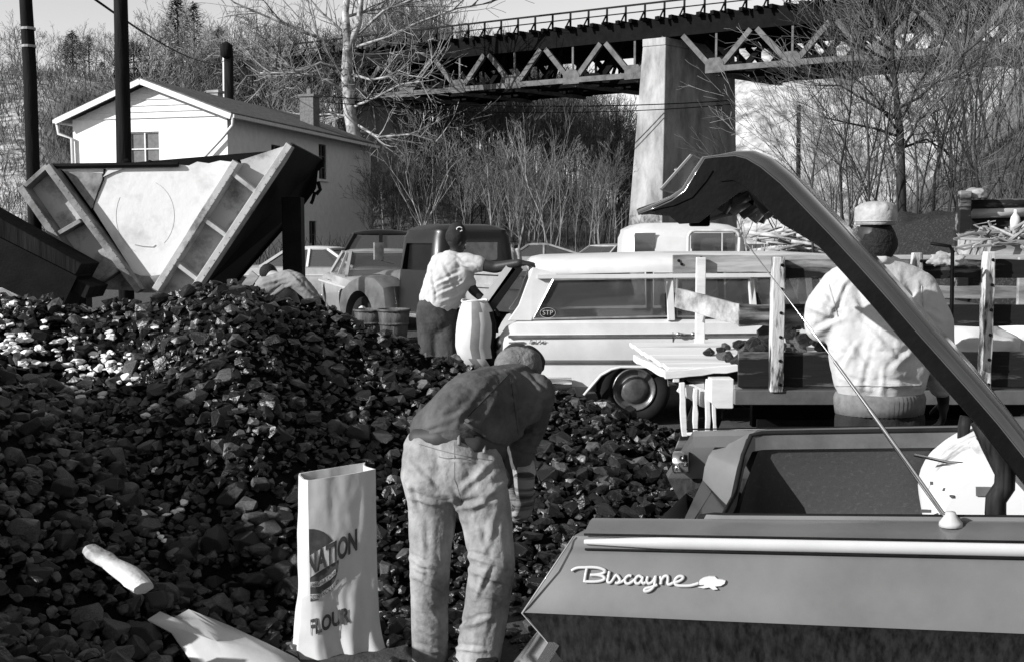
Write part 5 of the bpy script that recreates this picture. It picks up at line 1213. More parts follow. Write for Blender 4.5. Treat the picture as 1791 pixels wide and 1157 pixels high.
# near fender skin incl. deck edge strip to the trunk opening
OPN = onZ(1400, 902, topz(.6)).y    # y of near opening edge
xs_b = [0, .02, .06, .12, .25, .4, .6, .85, 1.1, 1.4, 1.8, 2.3, 2.8, XN]
def near_sec(x, mirror=False):
    pr = sidesec(x); out = []
    for y, z in pr:
        xx = x+rearx(z)*max(0, 1-x/.5) if x < .5 else x
        out.append((xx, y, z))
    return out
YC = WID/2-.06       # centre line in local y
def mir(p): return (p[0], 2*YC-p[1], p[2])
for side in (0, 1):
    m = MB(); secs = []
    for x in xs_b:
        s = near_sec(x); tz = topz(x); xx = s[-1][0]
        s2 = s+[(xx, .10, tz+.012), (xx, .135, tz+.012), (xx, .145, tz-.004), (xx, .145, tz-.05)]
        # inner return so the skin has thickness
        s3 = [(p[0]+(.012 if x < .01 else 0), p[1]+.03, p[2]-.012) for p in reversed(s2[:-4])]
        if side: s2 = [mir(p) for p in s2]; s3 = [mir(p) for p in s3]; s2 = [(p[0]+.06*max(0, 1-x/.5), p[1], p[2]) for p in s2]; s3 = [(p[0]+.06*max(0, 1-x/.5), p[1], p[2]) for p in s3]
        secs.append([L3(*p) for p in s2+s3])
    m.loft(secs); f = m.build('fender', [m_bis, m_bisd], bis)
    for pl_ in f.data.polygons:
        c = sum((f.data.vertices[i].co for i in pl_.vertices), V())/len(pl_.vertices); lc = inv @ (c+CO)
        if lc.z < crease(lc.x)-.008: pl_.material_index = 1  # below the crease the downturned skin takes its shade as colour
    autosmooth(f, 28)
# bright trim strip
for y0 in (-.010, 2*YC+.010):
    m = MB(); sg = 1 if y0 < 0 else -1
    secs = []
    for i in range(16):
        x = lerp(FT.x+.03, XN, i/15); z = trimz(x); k = .35 if i == 0 else 1
        secs.append([L3(x, y0+sg*.012, z-.017*k), L3(x, y0, z-.014*k), L3(x, y0-sg*.002, z), L3(x, y0, z+.014*k), L3(x, y0+sg*.012, z+.017*k)])
    m.loft(secs); m.build('side_trim', m_strip, bis, smooth=True)
    for dz in (.020, -.021):
        m = MB(); m.tube([L3(lerp(FT.x+.03, XN, i/9), y0+sg*.006, trimz(lerp(FT.x+.03, XN, i/9))+dz) for i in range(10)], .0035, 5); m.build('trim_shadow_gap', m_blk, bis)
# deck rim round the opening: rear panel, far rim, front cowl
zd_ = lambda x: topz(x)+.004
XR = onZ(1170, 800, topz(.2)).x          # rear inner edge of the opening
YF = 2*YC-.145
RL = (inv @ onplane(1195, 870, L3(0, .6, 0), cy_))
xo = FT.x+.14
def rring(x0, x1, y0, y1, r, z, n=6):
    L_ = []
    for cx, cy, a0 in ((x1-r, y1-r, 0), (x0+r, y1-r, 90), (x0+r, y0+r, 180), (x1-r, y0+r, 270)):
        for q in range(n): an = R(a0+q*90/(n-1)); L_.append((cx+r*math.cos(an), cy+r*math.sin(an)))
    return L_
OX0, OX1 = xo+.09, 1.62; OY0, OY1 = .145, YF
outer_ = rring(xo-.02, OX1+.25, .10, 2*YC-.10, .10, 0); inner_ = rring(OX0, OX1, OY0, OY1, .16, 0)
m = MB(); 
def drop(x, y): return .32*smooth(OX0+.10, OX0-.01, x)*smooth(2*YC-.02, 2*YC-.34, y)
def lift(pts, dz): return [L3(x, y, zd_(x)+dz-drop(x, y)) for x, y in pts]
gut = rring(OX0+.028, OX1-.028, OY0+.022, OY1-.028, .14, 0)
m.loft([lift(outer_, -.03), lift(outer_, .012), lift(inner_, .016), lift(inner_, -.02)], cap=False); autosmooth(m.build('deck_rim', m_bis, bis), 40)
m = MB(); m.loft([lift(inner_, -.018), lift(gut, -.022), lift(gut, .004), lift(rring(OX0+.036, OX1-.036, OY0+.030, OY1-.036, .135, 0), .004), lift(rring(OX0+.036, OX1-.036, OY0+.030, OY1-.036, .135, 0), -.06)], cap=False); autosmooth(m.build('rain_gutter', m_carm, bis), 40)
m = MB(); m.tube([L3(x, y, zd_(x)+.006-drop(x, y)) for x, y in rring(OX0+.032, OX1-.032, OY0+.026, OY1-.032, .14, 0)]+[L3(*(rring(OX0+.032, OX1-.032, OY0+.026, OY1-.032, .14, 0)[0]), zd_(OX1)+.006)], .010, 6); m.build('rubber_seal', m_rubber, bis, smooth=True)
# trunk well
w0 = rring(OX0+.03, OX1+.3, OY0+.03, OY1-.03, .12, 0); m = MB(); m.loft([[L3(x, y, zd_(x)-.04-drop(x-.04, y)) for x, y in w0], [L3(x, y, zd_(x)-.33) for x, y in rring(OX0-.02, OX1+.3, .03, 2*YC-.03, .10, 0)], [L3(x, y, -.55) for x, y in rring(OX0+.02, OX1+.3, .06, 2*YC-.06, .1, 0)], [L3(x, y, -.56) for x, y in rring(OX0+.5, OX1-.3, .5, 2*YC-.5, .1, 0)]], cap=False); m.build('trunk_well', m_in, bis, smooth=True)
# wheel house / shelf in white at the front of the well
m = MB(); q0 = onY(1603, 905, 1.15); q1 = onY(1790, 785, 1.15); cxx, czz = q0.x+.40, -.20
arc = [(cxx-.38*math.cos(R(a)), czz+.27*math.sin(R(a))) for a in range(-20, 121, 7)]
secs = []
for y, k in ((.95, .86), (1.0, .97), (1.06, 1.0), (YF-.02, 1.0)): secs.append([L3(cxx+(x-cxx)*k, y, czz+(z-czz)*k) for x, z in arc]+[L3(cxx+.5, y, -.55), L3(cxx-.40*k, y, -.55)])
m.loft(secs); autosmooth(m.build('wheel_house', m_spare, bis), 40)
m = MB(); m.prism([L3(x, y, z) for x, y, z in ((1.28, .16, -.10), (OX1+.02, .16, .01), (OX1+.02, 1.0, .01), (1.28, 1.0, -.10))], cz_*.012); m.build('package_shelf', m_spare, bis)
m = MB(); m.disc(L3(1.52, .42, .0), cz_, [(.001, 0), (.06, 0), (.065, .006), (.001, .006)], 18); m.build('shelf_hole', m_blk, bis)
for (px_, py_, w_, h_) in ((1618, 886, .035, .010), (1628, 838, .010, .010), (1662, 860, .012, .008), (1720, 852, .055, .03)):
    p_ = onY(px_, py_, 1.0); m = MB(); m.box(L3(p_.x, .945, p_.z), (w_, .006, h_), carT.to_3x3()); m.build('dark_mark', m_carm, bis)
# rest of the body ahead: cowl and cabin start (beyond the frame edge mostly)
m = MB(); m.loft([[L3(OX1, y, zd_(OX1)+.01+.03*math.sin(math.pi*(y-.1)/(2*YC-.2))) for y in [lerp(.1, 2*YC-.1, i/10) for i in range(11)]]+[L3(OX1, 2*YC-.1, -.3), L3(OX1, .1, -.3)], [L3(XN, y, zd_(XN)+.01+.03*math.sin(math.pi*(y-.1)/(2*YC-.2))) for y in [lerp(.1, 2*YC-.1, i/10) for i in range(11)]]+[L3(XN, 2*YC-.1, -.3), L3(XN, .1, -.3)]]); m.build('cowl', m_bis, bis)
# rear panel, far fin, taillights, bumper
m = MB(); secs = []
for y in [lerp(.02, 2*YC-.02, i/14) for i in range(15)]:
    bow = .10*math.sin(math.pi*(y-.02)/(2*YC-.04)); 
    secs.append([L3(xo+.0-bow*.5+0, y, topz(0)-.35), L3(FT.x-.02-bow*.6, y, topz(0)-.35), L3(TIP.x+.10-bow*.4, y, min(TIP.z+.03, topz(0)-.36)), L3(TIP.x+.16-bow*.4, y, TIP.z-.06), L3(LOW.x+.08, y, LOW.z-.2), L3(LOW.x+.2, y, LOW.z-.2), L3(TIP.x+.3, y, TIP.z), L3(xo+.02, y, topz(0)-.38)])
m.loft(secs); autosmooth(m.build('rear_panel', m_bis, bis), 40)
for y in (2*YC-.04,):
    m = MB(); m.disc(L3(TIP.x+.13, y, TIP.z+.075), -cx_, [(.045, -.05), (.047, .01), (.042, .015), (.03, .012), (.026, .018), (.001, .022)], 20); m.build('taillight', m_chrome, bis, smooth=True)
m = MB(); m.tube([L3(LOW.x+.35, -.07, LOW.z-.10), L3(LOW.x-.02, -.08, LOW.z-.10), L3(LOW.x-.12, .1, LOW.z-.10), L3(LOW.x-.14, YC, LOW.z-.10), L3(LOW.x-.12, 2*YC-.1, LOW.z-.10), L3(LOW.x-.02, 2*YC+.08, LOW.z-.10)], [.06, .075, .08, .08, .08, .07], 10); m.build('bumper', m_chrome, bis, smooth=True)
# guard bracket glint below the tip
m = MB(); m.bar(L3(*onY(972, 1120, -.02)), L3(*onY(938, 1175, -.02)), .02, .03); m.build('bumper_bracket', m_chrome, bis)
m = MB(); m.tube([L3(FT.x+.0, -.003, FT.z), L3(*[TIP.x-.001, -.066, TIP.z]), L3(LOW.x, .01, LOW.z), L3(LOW.x+.08, .01, LOW.z-.12)], [.002, .003, .003, .003], 6); m.build('edge_light_line', m_carg, bis, smooth=True)  # pale line added for the light caught along the tail edge
# wheels so that the car stands on the ground
for x in (1.55,):
    for y, sd in ((.12, -1), (2*YC-.12, 1)):
        c = L3(x, y, 0); c.z = .34; t = MB(); t.disc(c, cy_*sd, [(.2, -.08), (.21, .01), (.30, .03), (.33, 0), (.34, -.04), (.34, -.18), (.1, -.2)], 28); w = t.build('wheel', m_rubber, bis, smooth=True); rm = MB(); rm.disc(c, cy_*sd, [(.2, -.04), (.2, .01), (.1, -.02), (.001, .02)], 24); rm.build('rim', m_chromed, w, smooth=True)
# ---- trunk lid (near edge traced in the lengthwise plane of the near opening edge)
YL0, YL1 = .16, YF-.02
ol = [(1116, 375), (1150, 363), (1175, 352), (1199, 335), (1216, 306), (1233, 278), (1258, 275), (1285, 273), (1305, 278), (1330, 293), (1365, 322), (1400, 358), (1450, 410), (1500, 464), (1550, 520), (1600, 578), (1650, 634), (1700, 690), (1745, 742), (1791, 800), (1830, 850)]
LP = [onY(x, y, YL0) for x, y in ol]; k = len(LP)
def nrm(i):
    a = LP[max(i-1, 0)]; b_ = LP[min(i+1, k-1)]; d = V((b_.x-a.x, 0, b_.z-a.z)).normalized(); return V((-d.z, 0, d.x))   # outward (up / away from car)
rows = []; NV = 14
for i in range(k):
    n_ = nrm(i); row = []
    wf = smooth(0, 4, i)
    for j in range(NV+1):
        t = j/NV; e = min(t, 1-t)
        roll = .038*(1-math.exp(-e/.035))*smooth(5, 9, i)
        bow = (.085*math.sin(math.pi*t)**.7)*(1-smooth(4, 8, i))
        y = lerp(YL0, YL1, t)
        row.append(V((LP[i].x, y, LP[i].z))+n_*(roll+.0)+V((-bow*.8, 0, bow*.45)))
    rows.append(row)
m = MB(); th = .010
skin_o = [L3(*p) for r in rows for p in r]; W1 = NV+1
m.add(skin_o, [(i*W1+j, i*W1+j+1, (i+1)*W1+j+1, (i+1)*W1+j) for i in range(k-1) for j in range(NV)])
ld = m.build('trunk_lid', m_bisl, bis, fix=False, smooth=True)
md = ld.modifiers.new('sol', 'SOLIDIFY'); md.thickness = .006; md.offset = 0
# inner stamping: panel under the skin with flanged edges, its shade put into black
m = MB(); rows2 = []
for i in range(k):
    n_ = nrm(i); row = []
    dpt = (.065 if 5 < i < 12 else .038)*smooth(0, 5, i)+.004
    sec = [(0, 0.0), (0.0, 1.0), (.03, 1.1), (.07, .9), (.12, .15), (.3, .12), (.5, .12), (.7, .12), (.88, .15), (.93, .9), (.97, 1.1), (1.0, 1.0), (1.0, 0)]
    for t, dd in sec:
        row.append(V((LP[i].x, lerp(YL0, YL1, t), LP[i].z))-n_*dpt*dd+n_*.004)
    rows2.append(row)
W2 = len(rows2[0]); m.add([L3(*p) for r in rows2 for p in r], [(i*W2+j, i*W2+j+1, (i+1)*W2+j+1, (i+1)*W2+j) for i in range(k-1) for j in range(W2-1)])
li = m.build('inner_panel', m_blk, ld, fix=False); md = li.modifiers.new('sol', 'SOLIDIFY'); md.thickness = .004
# rear lower lip flange hanging under the tip, ragged
low = [(1116, 375), (1135, 368), (1150, 373), (1166, 374), (1176, 382), (1188, 392), (1222, 390), (1260, 360), (1290, 338), (1320, 330), (1345, 345), (1380, 382), (1345, 335), (1300, 290), (1262, 276), (1233, 279), (1199, 336)]
m = MB(); m.prism([L3(*onY(x, y, YL0+.004)) for x, y in low[:11]+[(1318, 297), (1285, 277), (1233, 279), (1199, 336)]], cy_*.012); m.build('end_gusset', m_blk, ld)  # black sheet puts the shade of the lid's hollow end into colour
for j, (t, w_) in enumerate(((.25, .05), (.42, .06), (.58, .05), (.74, .06), (.90, .05))):
    m = MB(); pts = []
    for i in range(3, 11): n_ = nrm(i); p = V((LP[i].x, lerp(YL0, YL1, t), LP[i].z))-n_*(.085+.02*math.sin(i*1.3+j)); pts.append(L3(*p))
    m.tube(pts, [w_*.35, w_*.5, w_*.6, w_*.6, w_*.5, w_*.5, w_*.4, w_*.3], 7); m.build('stiffener', m_carg if j % 2 else m_carm, ld, smooth=True)  # paler ribs carry the light on the underside in their colour
m = MB(); q = L3(*(V((LP[2].x, YL0+.5, LP[2].z-.04)))); m.box(q, (.06, .05, .05)); m.build('latch', m_blk, ld, bevel=.006)
# plate hanging on the outer skin of the lid's rear face
m = MB(); mid = (rows[2][7]+rows[4][7])/2; dd = (rows[4][7]-rows[2][7]).normalized(); nn = V((-dd.z, 0, dd.x)); 
cpl = mid+nn*.055; m.prism([L3(*p) for p in (cpl-dd*.075-V((0, .15, 0)), cpl+dd*.075-V((0, .15, 0)), cpl+dd*.075+V((0, .15, 0)), cpl-dd*.075+V((0, .15, 0)))], (carT.to_3x3() @ nn)*.012); m.build('plate_holder', m_carm, ld, bevel=.003)
m = MB()
for dy in (-.06, .06): m.disc(L3(*(cpl+nn*.012+V((0, dy-.05, 0)))), carT.to_3x3() @ nn, [(.008, 0), (.008, .01), (.001, .012)], 10)
m.build('plate_bolts', m_chrome, ld)
# hinge arms
hn = [(1686, 742), (1684, 760), (1686, 780), (1700, 796), (1712, 806)]
for y, pts, r in ((YL1-.12, [(1690, 728), (1686, 745), (1685, 770), (1692, 790), (1712, 812)], .022), (YL0+.12, [(1715, 735), (1735, 780), (1758, 826), (1757, 850), (1742, 872), (1741, 896), (1744, 915)], .030)):
    m = MB(); m.tube([L3(*onY(a, b_, y)) for a, b_ in pts], r if y > .6 else .027, 10); m.build('hinge_arm', m_bisd, ld, smooth=True)
m = MB(); m.bar(L3(*onY(1700, 770, .9)), L3(*onY(1800, 880, .9)), .05, .03); m.build('hinge_brace', m_spare, ld)
# antenna on the near deck edge
m = MB(); ab = L3(*onZ(1663, 916, topz(1.0)+.012)); 
m.disc(ab, cz_, [(.001, -.004), (.030, -.004), (.028, .006), (.016, .022), (.012, .032), (.001, .034)], 16); ba = m.build('antenna_base', m_strip, bis, smooth=True)
yl = (inv @ ab).y; m = MB(); m.tube([ab+cz_*.02, L3(*onY(1648, 896, yl)), L3(*onY(1580, 800, yl)), L3(*onY(1521, 716, yl)), L3(*onY(1520, 714, yl)), L3(*onY(1460, 632, yl)), L3(*onY(1459, 630, yl)), L3(*onY(1305, 425, yl))], [.0065, .006, .006, .0058, .0042, .0040, .0022, .0016], 8); m.build('antenna', m_chrome, ba, smooth=True)
m = MB(); m.tube([L3(*onY(1600, 795, 1.2)), L3(*onY(1660, 808, 1.1)), L3(*onY(1706, 812, 1.0))], .006, 6); m.build('torsion_rod', m_chrome, bis, smooth=True)
# "Biscayne" script, drawn as connected strokes on the fender
ZS = 5.97   # zoomed pixels per photo pixel
def sp(x, y): return (990+x/ZS, 970+y/ZS)
strokes = [
 [(65, 155), (95, 135), (140, 122), (200, 120), (280, 118), (350, 125), (405, 145), (415, 165), (380, 185), (320, 195), (260, 198)],
 [(225, 130), (212, 190), (205, 235), (200, 275)],
 [(260, 198), (340, 200), (395, 215), (410, 240), (370, 260), (300, 268), (215, 268), (200, 275)],
 [(460, 160), (450, 215), (440, 262), (455, 278), (480, 270), (525, 205), (540, 200)],
 [(540, 200), (565, 235), (570, 262), (545, 285), (520, 278)], [(545, 285), (590, 270), (625, 240)],
 [(690, 210), (665, 205), (635, 225), (622, 255), (635, 285), (665, 288), (700, 268), (735, 240)],
 [(800, 225), (770, 208), (740, 228), (728, 260), (740, 285), (770, 285), (800, 250), (808, 215), (800, 265), (815, 288), (840, 275)],
 [(862, 215), (850, 255), (862, 285), (895, 280), (925, 250), (942, 210), (935, 265), (925, 315), (890, 355), (845, 370), (825, 362), (840, 340), (900, 325), (960, 300)],
 [(990, 212), (1000, 255), (995, 298)], [(1000, 255), (1030, 215), (1065, 210), (1070, 245), (1068, 290), (1090, 298), (1125, 280)],
 [(1125, 280), (1190, 262), (1230, 230), (1215, 212), (1180, 215), (1148, 245), (1140, 285), (1170, 308), (1230, 312), (1300, 310), (1350, 298), (1390, 285)]]
scr = MB()
def spl(pts, n=5):
    out = []; P_ = [V((a, b_, 0)) for a, b_ in pts]; P_ = [P_[0]]+P_+[P_[-1]]
    for i in range(1, len(P_)-2):
        for q in range(n):
            t = q/n; a, b_, c, d = P_[i-1:i+3]; out.append(.5*((2*b_)+(c-a)*t+(2*a-5*b_+4*c-d)*t*t+(3*b_-a-3*c+d)*t**3))
    out.append(P_[-2]); return out
def skin(px, py, off=.006):
    y = -.012
    for _ in range(4):
        p = onY(px, py, y); c = crease(p.x); t = trimz(p.x); zz = [(c+.012, -.055), (lerp(c, t, .55), -.012), (t-.022, 0.0)]
        if p.z < zz[1][0]: y = lerp(zz[0][1], zz[1][1], (p.z-zz[0][0])/(zz[1][0]-zz[0][0]))
        else: y = lerp(zz[1][1], zz[2][1], min(1, (p.z-zz[1][0])/(zz[2][0]-zz[1][0])))
    return L3(p.x, y-off, p.z)
for s in strokes: scr.tube([skin(*sp(p.x, p.y)) for p in spl(s)], .0046, 6)
scr.build('script_emblem', m_strip, bis, smooth=True)
cr_ = [(1385, 285), (1400, 250), (1440, 225), (1500, 210), (1560, 212), (1590, 240), (1640, 245), (1670, 255), (1660, 285), (1620, 310), (1560, 315), (1590, 345), (1540, 350), (1500, 325), (1440, 335), (1380, 325), (1440, 312), (1450, 298), (1400, 300)]
m = MB(); 
a_ = [skin(*sp(x, y), .002) for x, y in cr_]; b_ = [skin(*sp(x, y), .009) for x, y in cr_]; n_ = len(a_); m.add(a_+b_, [tuple(range(n_, 2*n_))]+[(i, (i+1) % n_, n_+(i+1) % n_, n_+i) for i in range(n_)]); m.build('crest_emblem', m_strip, bis)
# ------------------------------------------------------------------ people
def blob(name, chains, voxel, mt, parent, inv_m, disp=None, smooth_it=3, dec=None):
    """one continuous surface grown from tapering chains; each chain = [(point, radius), ...]"""
    m = MB()
    for ch in chains:
        pts = [(V(p), r) for p, r in ch]
        # dense capsule: spheres at ends and rings in between
        for (p, r) in (pts[0], pts[-1]): m.sphere(p, r, 7)
        for (p, r) in pts[1:-1]: m.sphere(p, r, 6)
        for (p, r), (q, s) in zip(pts, pts[1:]):
            if (q-p).length > 1e-5: m.tube([p, q], [r, s], 14)
    o = m.build(name, mt, None, fix=False, smooth=True)
    md = o.modifiers.new('r', 'REMESH'); md.mode = 'VOXEL'; md.voxel_size = voxel; md.adaptivity = 0
    md = o.modifiers.new('s', 'SMOOTH'); md.iterations = smooth_it; md.factor = .6
    apply_mods(o); me = o.data
    if disp:
        nn = [v.normal.copy() for v in me.vertices]
        for v, n_ in zip(me.vertices, nn): v.co += n_*disp(v.co, n_)
    me.transform(inv_m); me.polygons.foreach_set('use_smooth', [True]*len(me.polygons)); me.update()
    if not me.materials: me.materials.append(mt)
    o.parent = parent; return o
def folds(seed, amp, f=9, dirv=(1, 1, .35), ridge=.5):
    dv = V(dirv)
    def g(p, n_):
        q = V((p.x*dv.x, p.y*dv.y, p.z*dv.z))*f; w_ = noise.noise(q*.5+V((seed, 0, 0)))*1.2
        c1 = (1-abs(noise.noise(q*.9+V((w_, seed, 7)))))**7; c2 = (1-abs(noise.noise(V((q.x*.6+q.z*.8, q.y, q.z*.6-q.x*.8))*1.5+V((seed, w_, 2)))))**8
        return amp*(.5*noise.noise(q*.7)-ridge*(.8*c1+.5*c2)+.35)
    return g
def creases(L_, base=None):
    segs = [(V((a, b_, 0)), V((c, d, 0)), w_, am) for a, b_, c, d, w_, am in L_]
    def g(p, n_):
        o = base(p, n_) if base else 0
        if n_.y > .35: return o
        px, py = pxof(p.x, p.y, p.z); q = V((px, py, 0)); q.x += 3*noise.noise(V((px*.05, py*.05, 1))); q.y += 3*noise.noise(V((px*.05, py*.05, 8)))
        for a, b_, w_, am in segs:
            d = b_-a; L2 = d.length; u = d/L2; t = (q-a).dot(u)/L2
            if t < -.15 or t > 1.15: continue
            s = (q-a).cross(u).z; w_ = w_*.85; am = am*.85
            if abs(s) > 5*w_: continue
            e = max(0, 1-abs(t-.5)*1.6)**.5 if abs(t-.5) < .625 else 0
            o += am*e*(math.exp(-(s/w_)**2)-.9*math.exp(-((s-1.8*w_)/w_)**2)-.3*math.exp(-((s+2.2*w_)/w_)**2))
        return o
    return g
def hand_chains(wr, d, pn, sz=1.0, curl=.5, thumb_side=1, gap=.0):
    """wrist point, finger direction, palm normal (fingers curl toward it)"""
    wr = V(wr); d = V(d).normalized(); pn = V(pn); pn = (pn-d*pn.dot(d)).normalized(); sd = d.cross(pn)*thumb_side; out = []
    base = wr+d*.035*sz
    out.append([(wr, .026*sz), (base, .027*sz)])
    L_ = [.088, .098, .092, .074]; 
    for k in range(4):
        o = (1.5-k)*.020*sz; kn = wr+d*(.090-.006*abs(k-1))*sz+sd*o
        out.append([(base+sd*o*.6, .016*sz), (kn, .0125*sz)])
        p = kn; a = curl*.5; ch = [(p, .0105*sz)]; ln = L_[k]*sz
        for seg, fr_ in enumerate((.45, .30, .25)):
            dd = d*math.cos(a)+pn*math.sin(a)+sd*(.05*(1.5-k)); p = p+dd.normalized()*ln*fr_; ch.append((p, (.0098-.001*seg)*sz)); a += curl*(1.0+.12*k)
        out.append(ch)
    tb = wr+d*.028*sz+sd*.022*sz; t1 = tb+(d*.5+sd*.75+pn*.35).normalized()*.042*sz; t2 = t1+(d*.75+sd*.35+pn*.5).normalized()*.030*sz; t3 = t2+(d*.8+sd*.0+pn*.6).normalized()*.025*sz
    out.append([(tb, .016*sz), (t1, .0125*sz), (t2, .011*sz), (t3, .009*sz)])
    return out
def head_chains(c, fwd, up, s=1.0):
    """c = head centre; face looks along fwd"""
    c = V(c); f = V(fwd).normalized(); u = V(up); u = (u-f*u.dot(f)).normalized(); r = f.cross(u)
    o = [[(c+u*.03*s-f*.02*s, .078*s), (c+u*.035*s+f*.015*s, .074*s)], [(c+u*.005*s-f*.03*s, .07*s), (c-u*.03*s+f*.02*s, .062*s)],
         [(c-u*.03*s+f*.03*s, .055*s), (c-u*.085*s+f*.055*s, .030*s)], [(c-u*.06*s+f*.03*s+r*.03*s, .028*s), (c-u*.06*s+f*.03*s-r*.03*s, .028*s)],
         [(c+u*.01*s+f*.085*s, .012*s), (c-u*.025*s+f*.108*s, .013*s)], [(c+u*.022*s+f*.078*s+r*.03*s, .013*s), (c+u*.022*s+f*.078*s-r*.03*s, .013*s)],
         [(c-u*.048*s+f*.088*s+r*.015*s, .009*s), (c-u*.048*s+f*.088*s-r*.015*s, .009*s)], [(c-u*.058*s+f*.084*s+r*.012*s, .008*s), (c-u*.058*s+f*.084*s-r*.012*s, .008*s)]]
    for k in (1, -1):
        e = c-u*.005*s+r*k*.076*s; o.append([(e+u*.022*s-f*.006*s, .010*s), (e-f*.012*s+r*k*.008*s, .011*s), (e-u*.028*s, .008*s)])
    return o
def eyes(c, fwd, up, par, s=1.0):
    c = V(c); f = V(fwd).normalized(); u = V(up); u = (u-f*u.dot(f)).normalized(); r = f.cross(u)
    for k in (1, -1):
        m = MB(); m.sphere(c+u*.004*s+f*.074*s+r*k*.030*s, .0125*s, 6); m.build('eye', m_trim, par, smooth=True)
def shoe(par, ank, toe, mt=None, s=1.0):
    a = V(ank); t = V(toe); m = blobm = blob('boot', [[(a+V((0, 0, .03)), .048*s), (V((a.x, a.y, t.z+.045)), .045*s), (t, .036*s)], [(V((a.x, a.y, t.z+.01))-(t-a).normalized()*.05, .034*s), (t, .034*s)]], .012, mt or m_leather, par, ROOTS[par.name].inverted()); return m
def ppl(label, base): return thing('person', label, 'person', base)
def mk(px, py, Y): return P(px, py, Y)

# ---- stooping man in the foreground, seen from behind
D = 4.40
man1 = ppl('person in faded jeans and dark denim jacket bent double over the coal, seen from behind', (P(800, 1150, D).x, D, 0)); I1 = ROOTS[man1.name].inverted()
pel = P(796, 822, D); hipL = P(755, 838, D-.02); hipR = P(842, 846, D+.0)
knL = P(752, 978, D-.06); knR = P(862, 985, D-.08); anL = P(752, 1178, D+.02); anR = P(830, 1180, D-.03)
waist = P(795, 770, D+.06); ch_ = P(858, 708, D+.26); shM = P(902, 668, D+.42)
shL = P(852, 672, D+.30); shR = P(936, 686, D+.36); nk = P(908, 655, D+.50); hd = P(905, 642, D+.60)
elR = P(912, 782, D+.42); wrR = P(917, 846, D+.36); elL = P(868, 800, D+.55); wrL = P(893, 856, D+.56)
# body
bc = [[(pel+V((0,.03,0)), .10), (waist+V((0,.03,-.02)), .09), (ch_+V((0,.02,-.04)), .10), (shM+V((0,.0,-.03)), .08)], [(shL, .05), (shR, .05)], [(shM, .05), (nk, .05), (hd, .05)], [(hipL+V((0,.03,0)), .07), (knL, .04), (anL, .028)], [(hipR+V((0,.03,0)), .07), (knR, .045), (anR, .03)],
      [(shR, .055), (elR, .042), (wrR, .028)], [(shL, .055), (elL, .042), (wrL, .028)]]
bc += head_chains(hd, (.1, .75, -.75), (.0, .7, .7)) + hand_chains(wrR, (.02, -.05, -1), (-.6, .6, 0), 1, .9, 1) + hand_chains(wrL, (.1, -.1, -1), (.5, .4, 0), 1, .9, -1)
blob('body', bc, .009, m_skin, man1, I1)
# jeans: legs hang in loose folds
def jf(p, n_):
    w_ = noise.noise(p*5+V((9, 2, 1)))*3.5; k1 = math.exp(-((p.z-knL.z+.16)/.13)**2); k2 = math.exp(-((p.z-.14)/.12)**2); k3 = math.exp(-((p.z-.82)/.07)**2)
    return folds(11, .007, 8, (1.3, 1.0, .7), .9)(p, n_)+(.0045*k1+.0045*k2)*math.sin(p.z*62+p.x*26+w_)*(.5+noise.noise(p*6))+.004*k3*math.sin(p.x*60+p.z*30+w_)
jc = [[(P(792, 792, D+.03), .140), (pel+V((0, -.01, -.01)), .142)], [(P(750, 786, D+.02), .105), (P(752, 832, D-.035), .118), (P(757, 885, D-.02), .102), (knL, .083), (P(752, 1060, D-.0), .076), (anL, .076)],
      [(P(835, 800, D+.02), .098), (P(838, 846, D-.035), .120), (P(850, 900, D-.04), .106), (knR, .092), (P(850, 1065, D-.04), .092), (anR+V((0, 0, .0)), .094)], [(P(768, 842, D-.06), .09), (P(826, 848, D-.06), .09)]]
JF = [(718, 868, 775, 884, 5, .010), (786, 892, 866, 876, 6, .011), (784, 855, 812, 915, 5, .009), (820, 972, 888, 992, 5, .012), (822, 996, 884, 1018, 5, .012), (826, 1024, 872, 1052, 5, .010), (856, 985, 832, 1044, 5, .010), (718, 975, 764, 998, 4, .009), (724, 1006, 776, 1034, 5, .009), (740, 1050, 770, 1085, 5, .007),
 (732, 1096, 776, 1116, 4, .009), (796, 1100, 856, 1080, 5, .010), (790, 1130, 852, 1138, 4, .010), (726, 1130, 772, 1142, 4, .009), (712, 806, 764, 858, 6, .008), (866, 802, 806, 858, 6, .008), (884, 842, 832, 882, 6, .009), (872, 880, 850, 960, 6, .006), (735, 900, 742, 970, 6, .006), (828, 910, 850, 970, 6, .006), (706, 830, 730, 900, 5, .007), (768, 802, 838, 808, 3, .005)]
def jf(p, n_): return creases(JF, folds(11, .005, 9, (1.2, 1, .6), .8))(p, n_)
jn = blob('jeans', jc, .007, m_jeans, man1, I1, creases(JF, folds(11, .005, 9, (1.2, 1, .6), .8)))
# seams and pocket stitched on the seat
def on_seat(pts, off, r, name, mt, par):
    m = MB(); dgm = jn.data; from mathutils.bvhtree import BVHTree
    if not hasattr(on_seat, 'bvh'): on_seat.bvh = BVHTree.FromPolygons([v.co+V(ROOTS[man1.name].translation) for v in dgm.vertices], [tuple(p.vertices) for p in dgm.polygons])
    q = []
    for px, py in pts:
        h = on_seat.bvh.ray_cast(V((0, 0, CAMZ)), ray(px, py).normalized()); 
        if h[0]: q.append(h[0]+h[1]*off)
    if len(q) > 1: m.tube(q, r, 5); m.build(name, mt, par, smooth=True)
m_seam = M('denim_seam', .12, rough=.9)
on_seat([(768+i*3.2, 798+2*math.sin(i*.4)+i*.35) for i in range(18)], .002, .0022, 'pocket_edge', m_seam, jn)
on_seat([(795, 772+i*6) for i in range(12)]+[(800+i*2, 850+i*7) for i in range(5)], .0, .0016, 'seam', m_seam, jn)
on_seat([(733+i*4, 776+i*.9+3*math.sin(i*.1)) for i in range(33)], .000, .0022, 'waistband_seam', m_seam, jn)
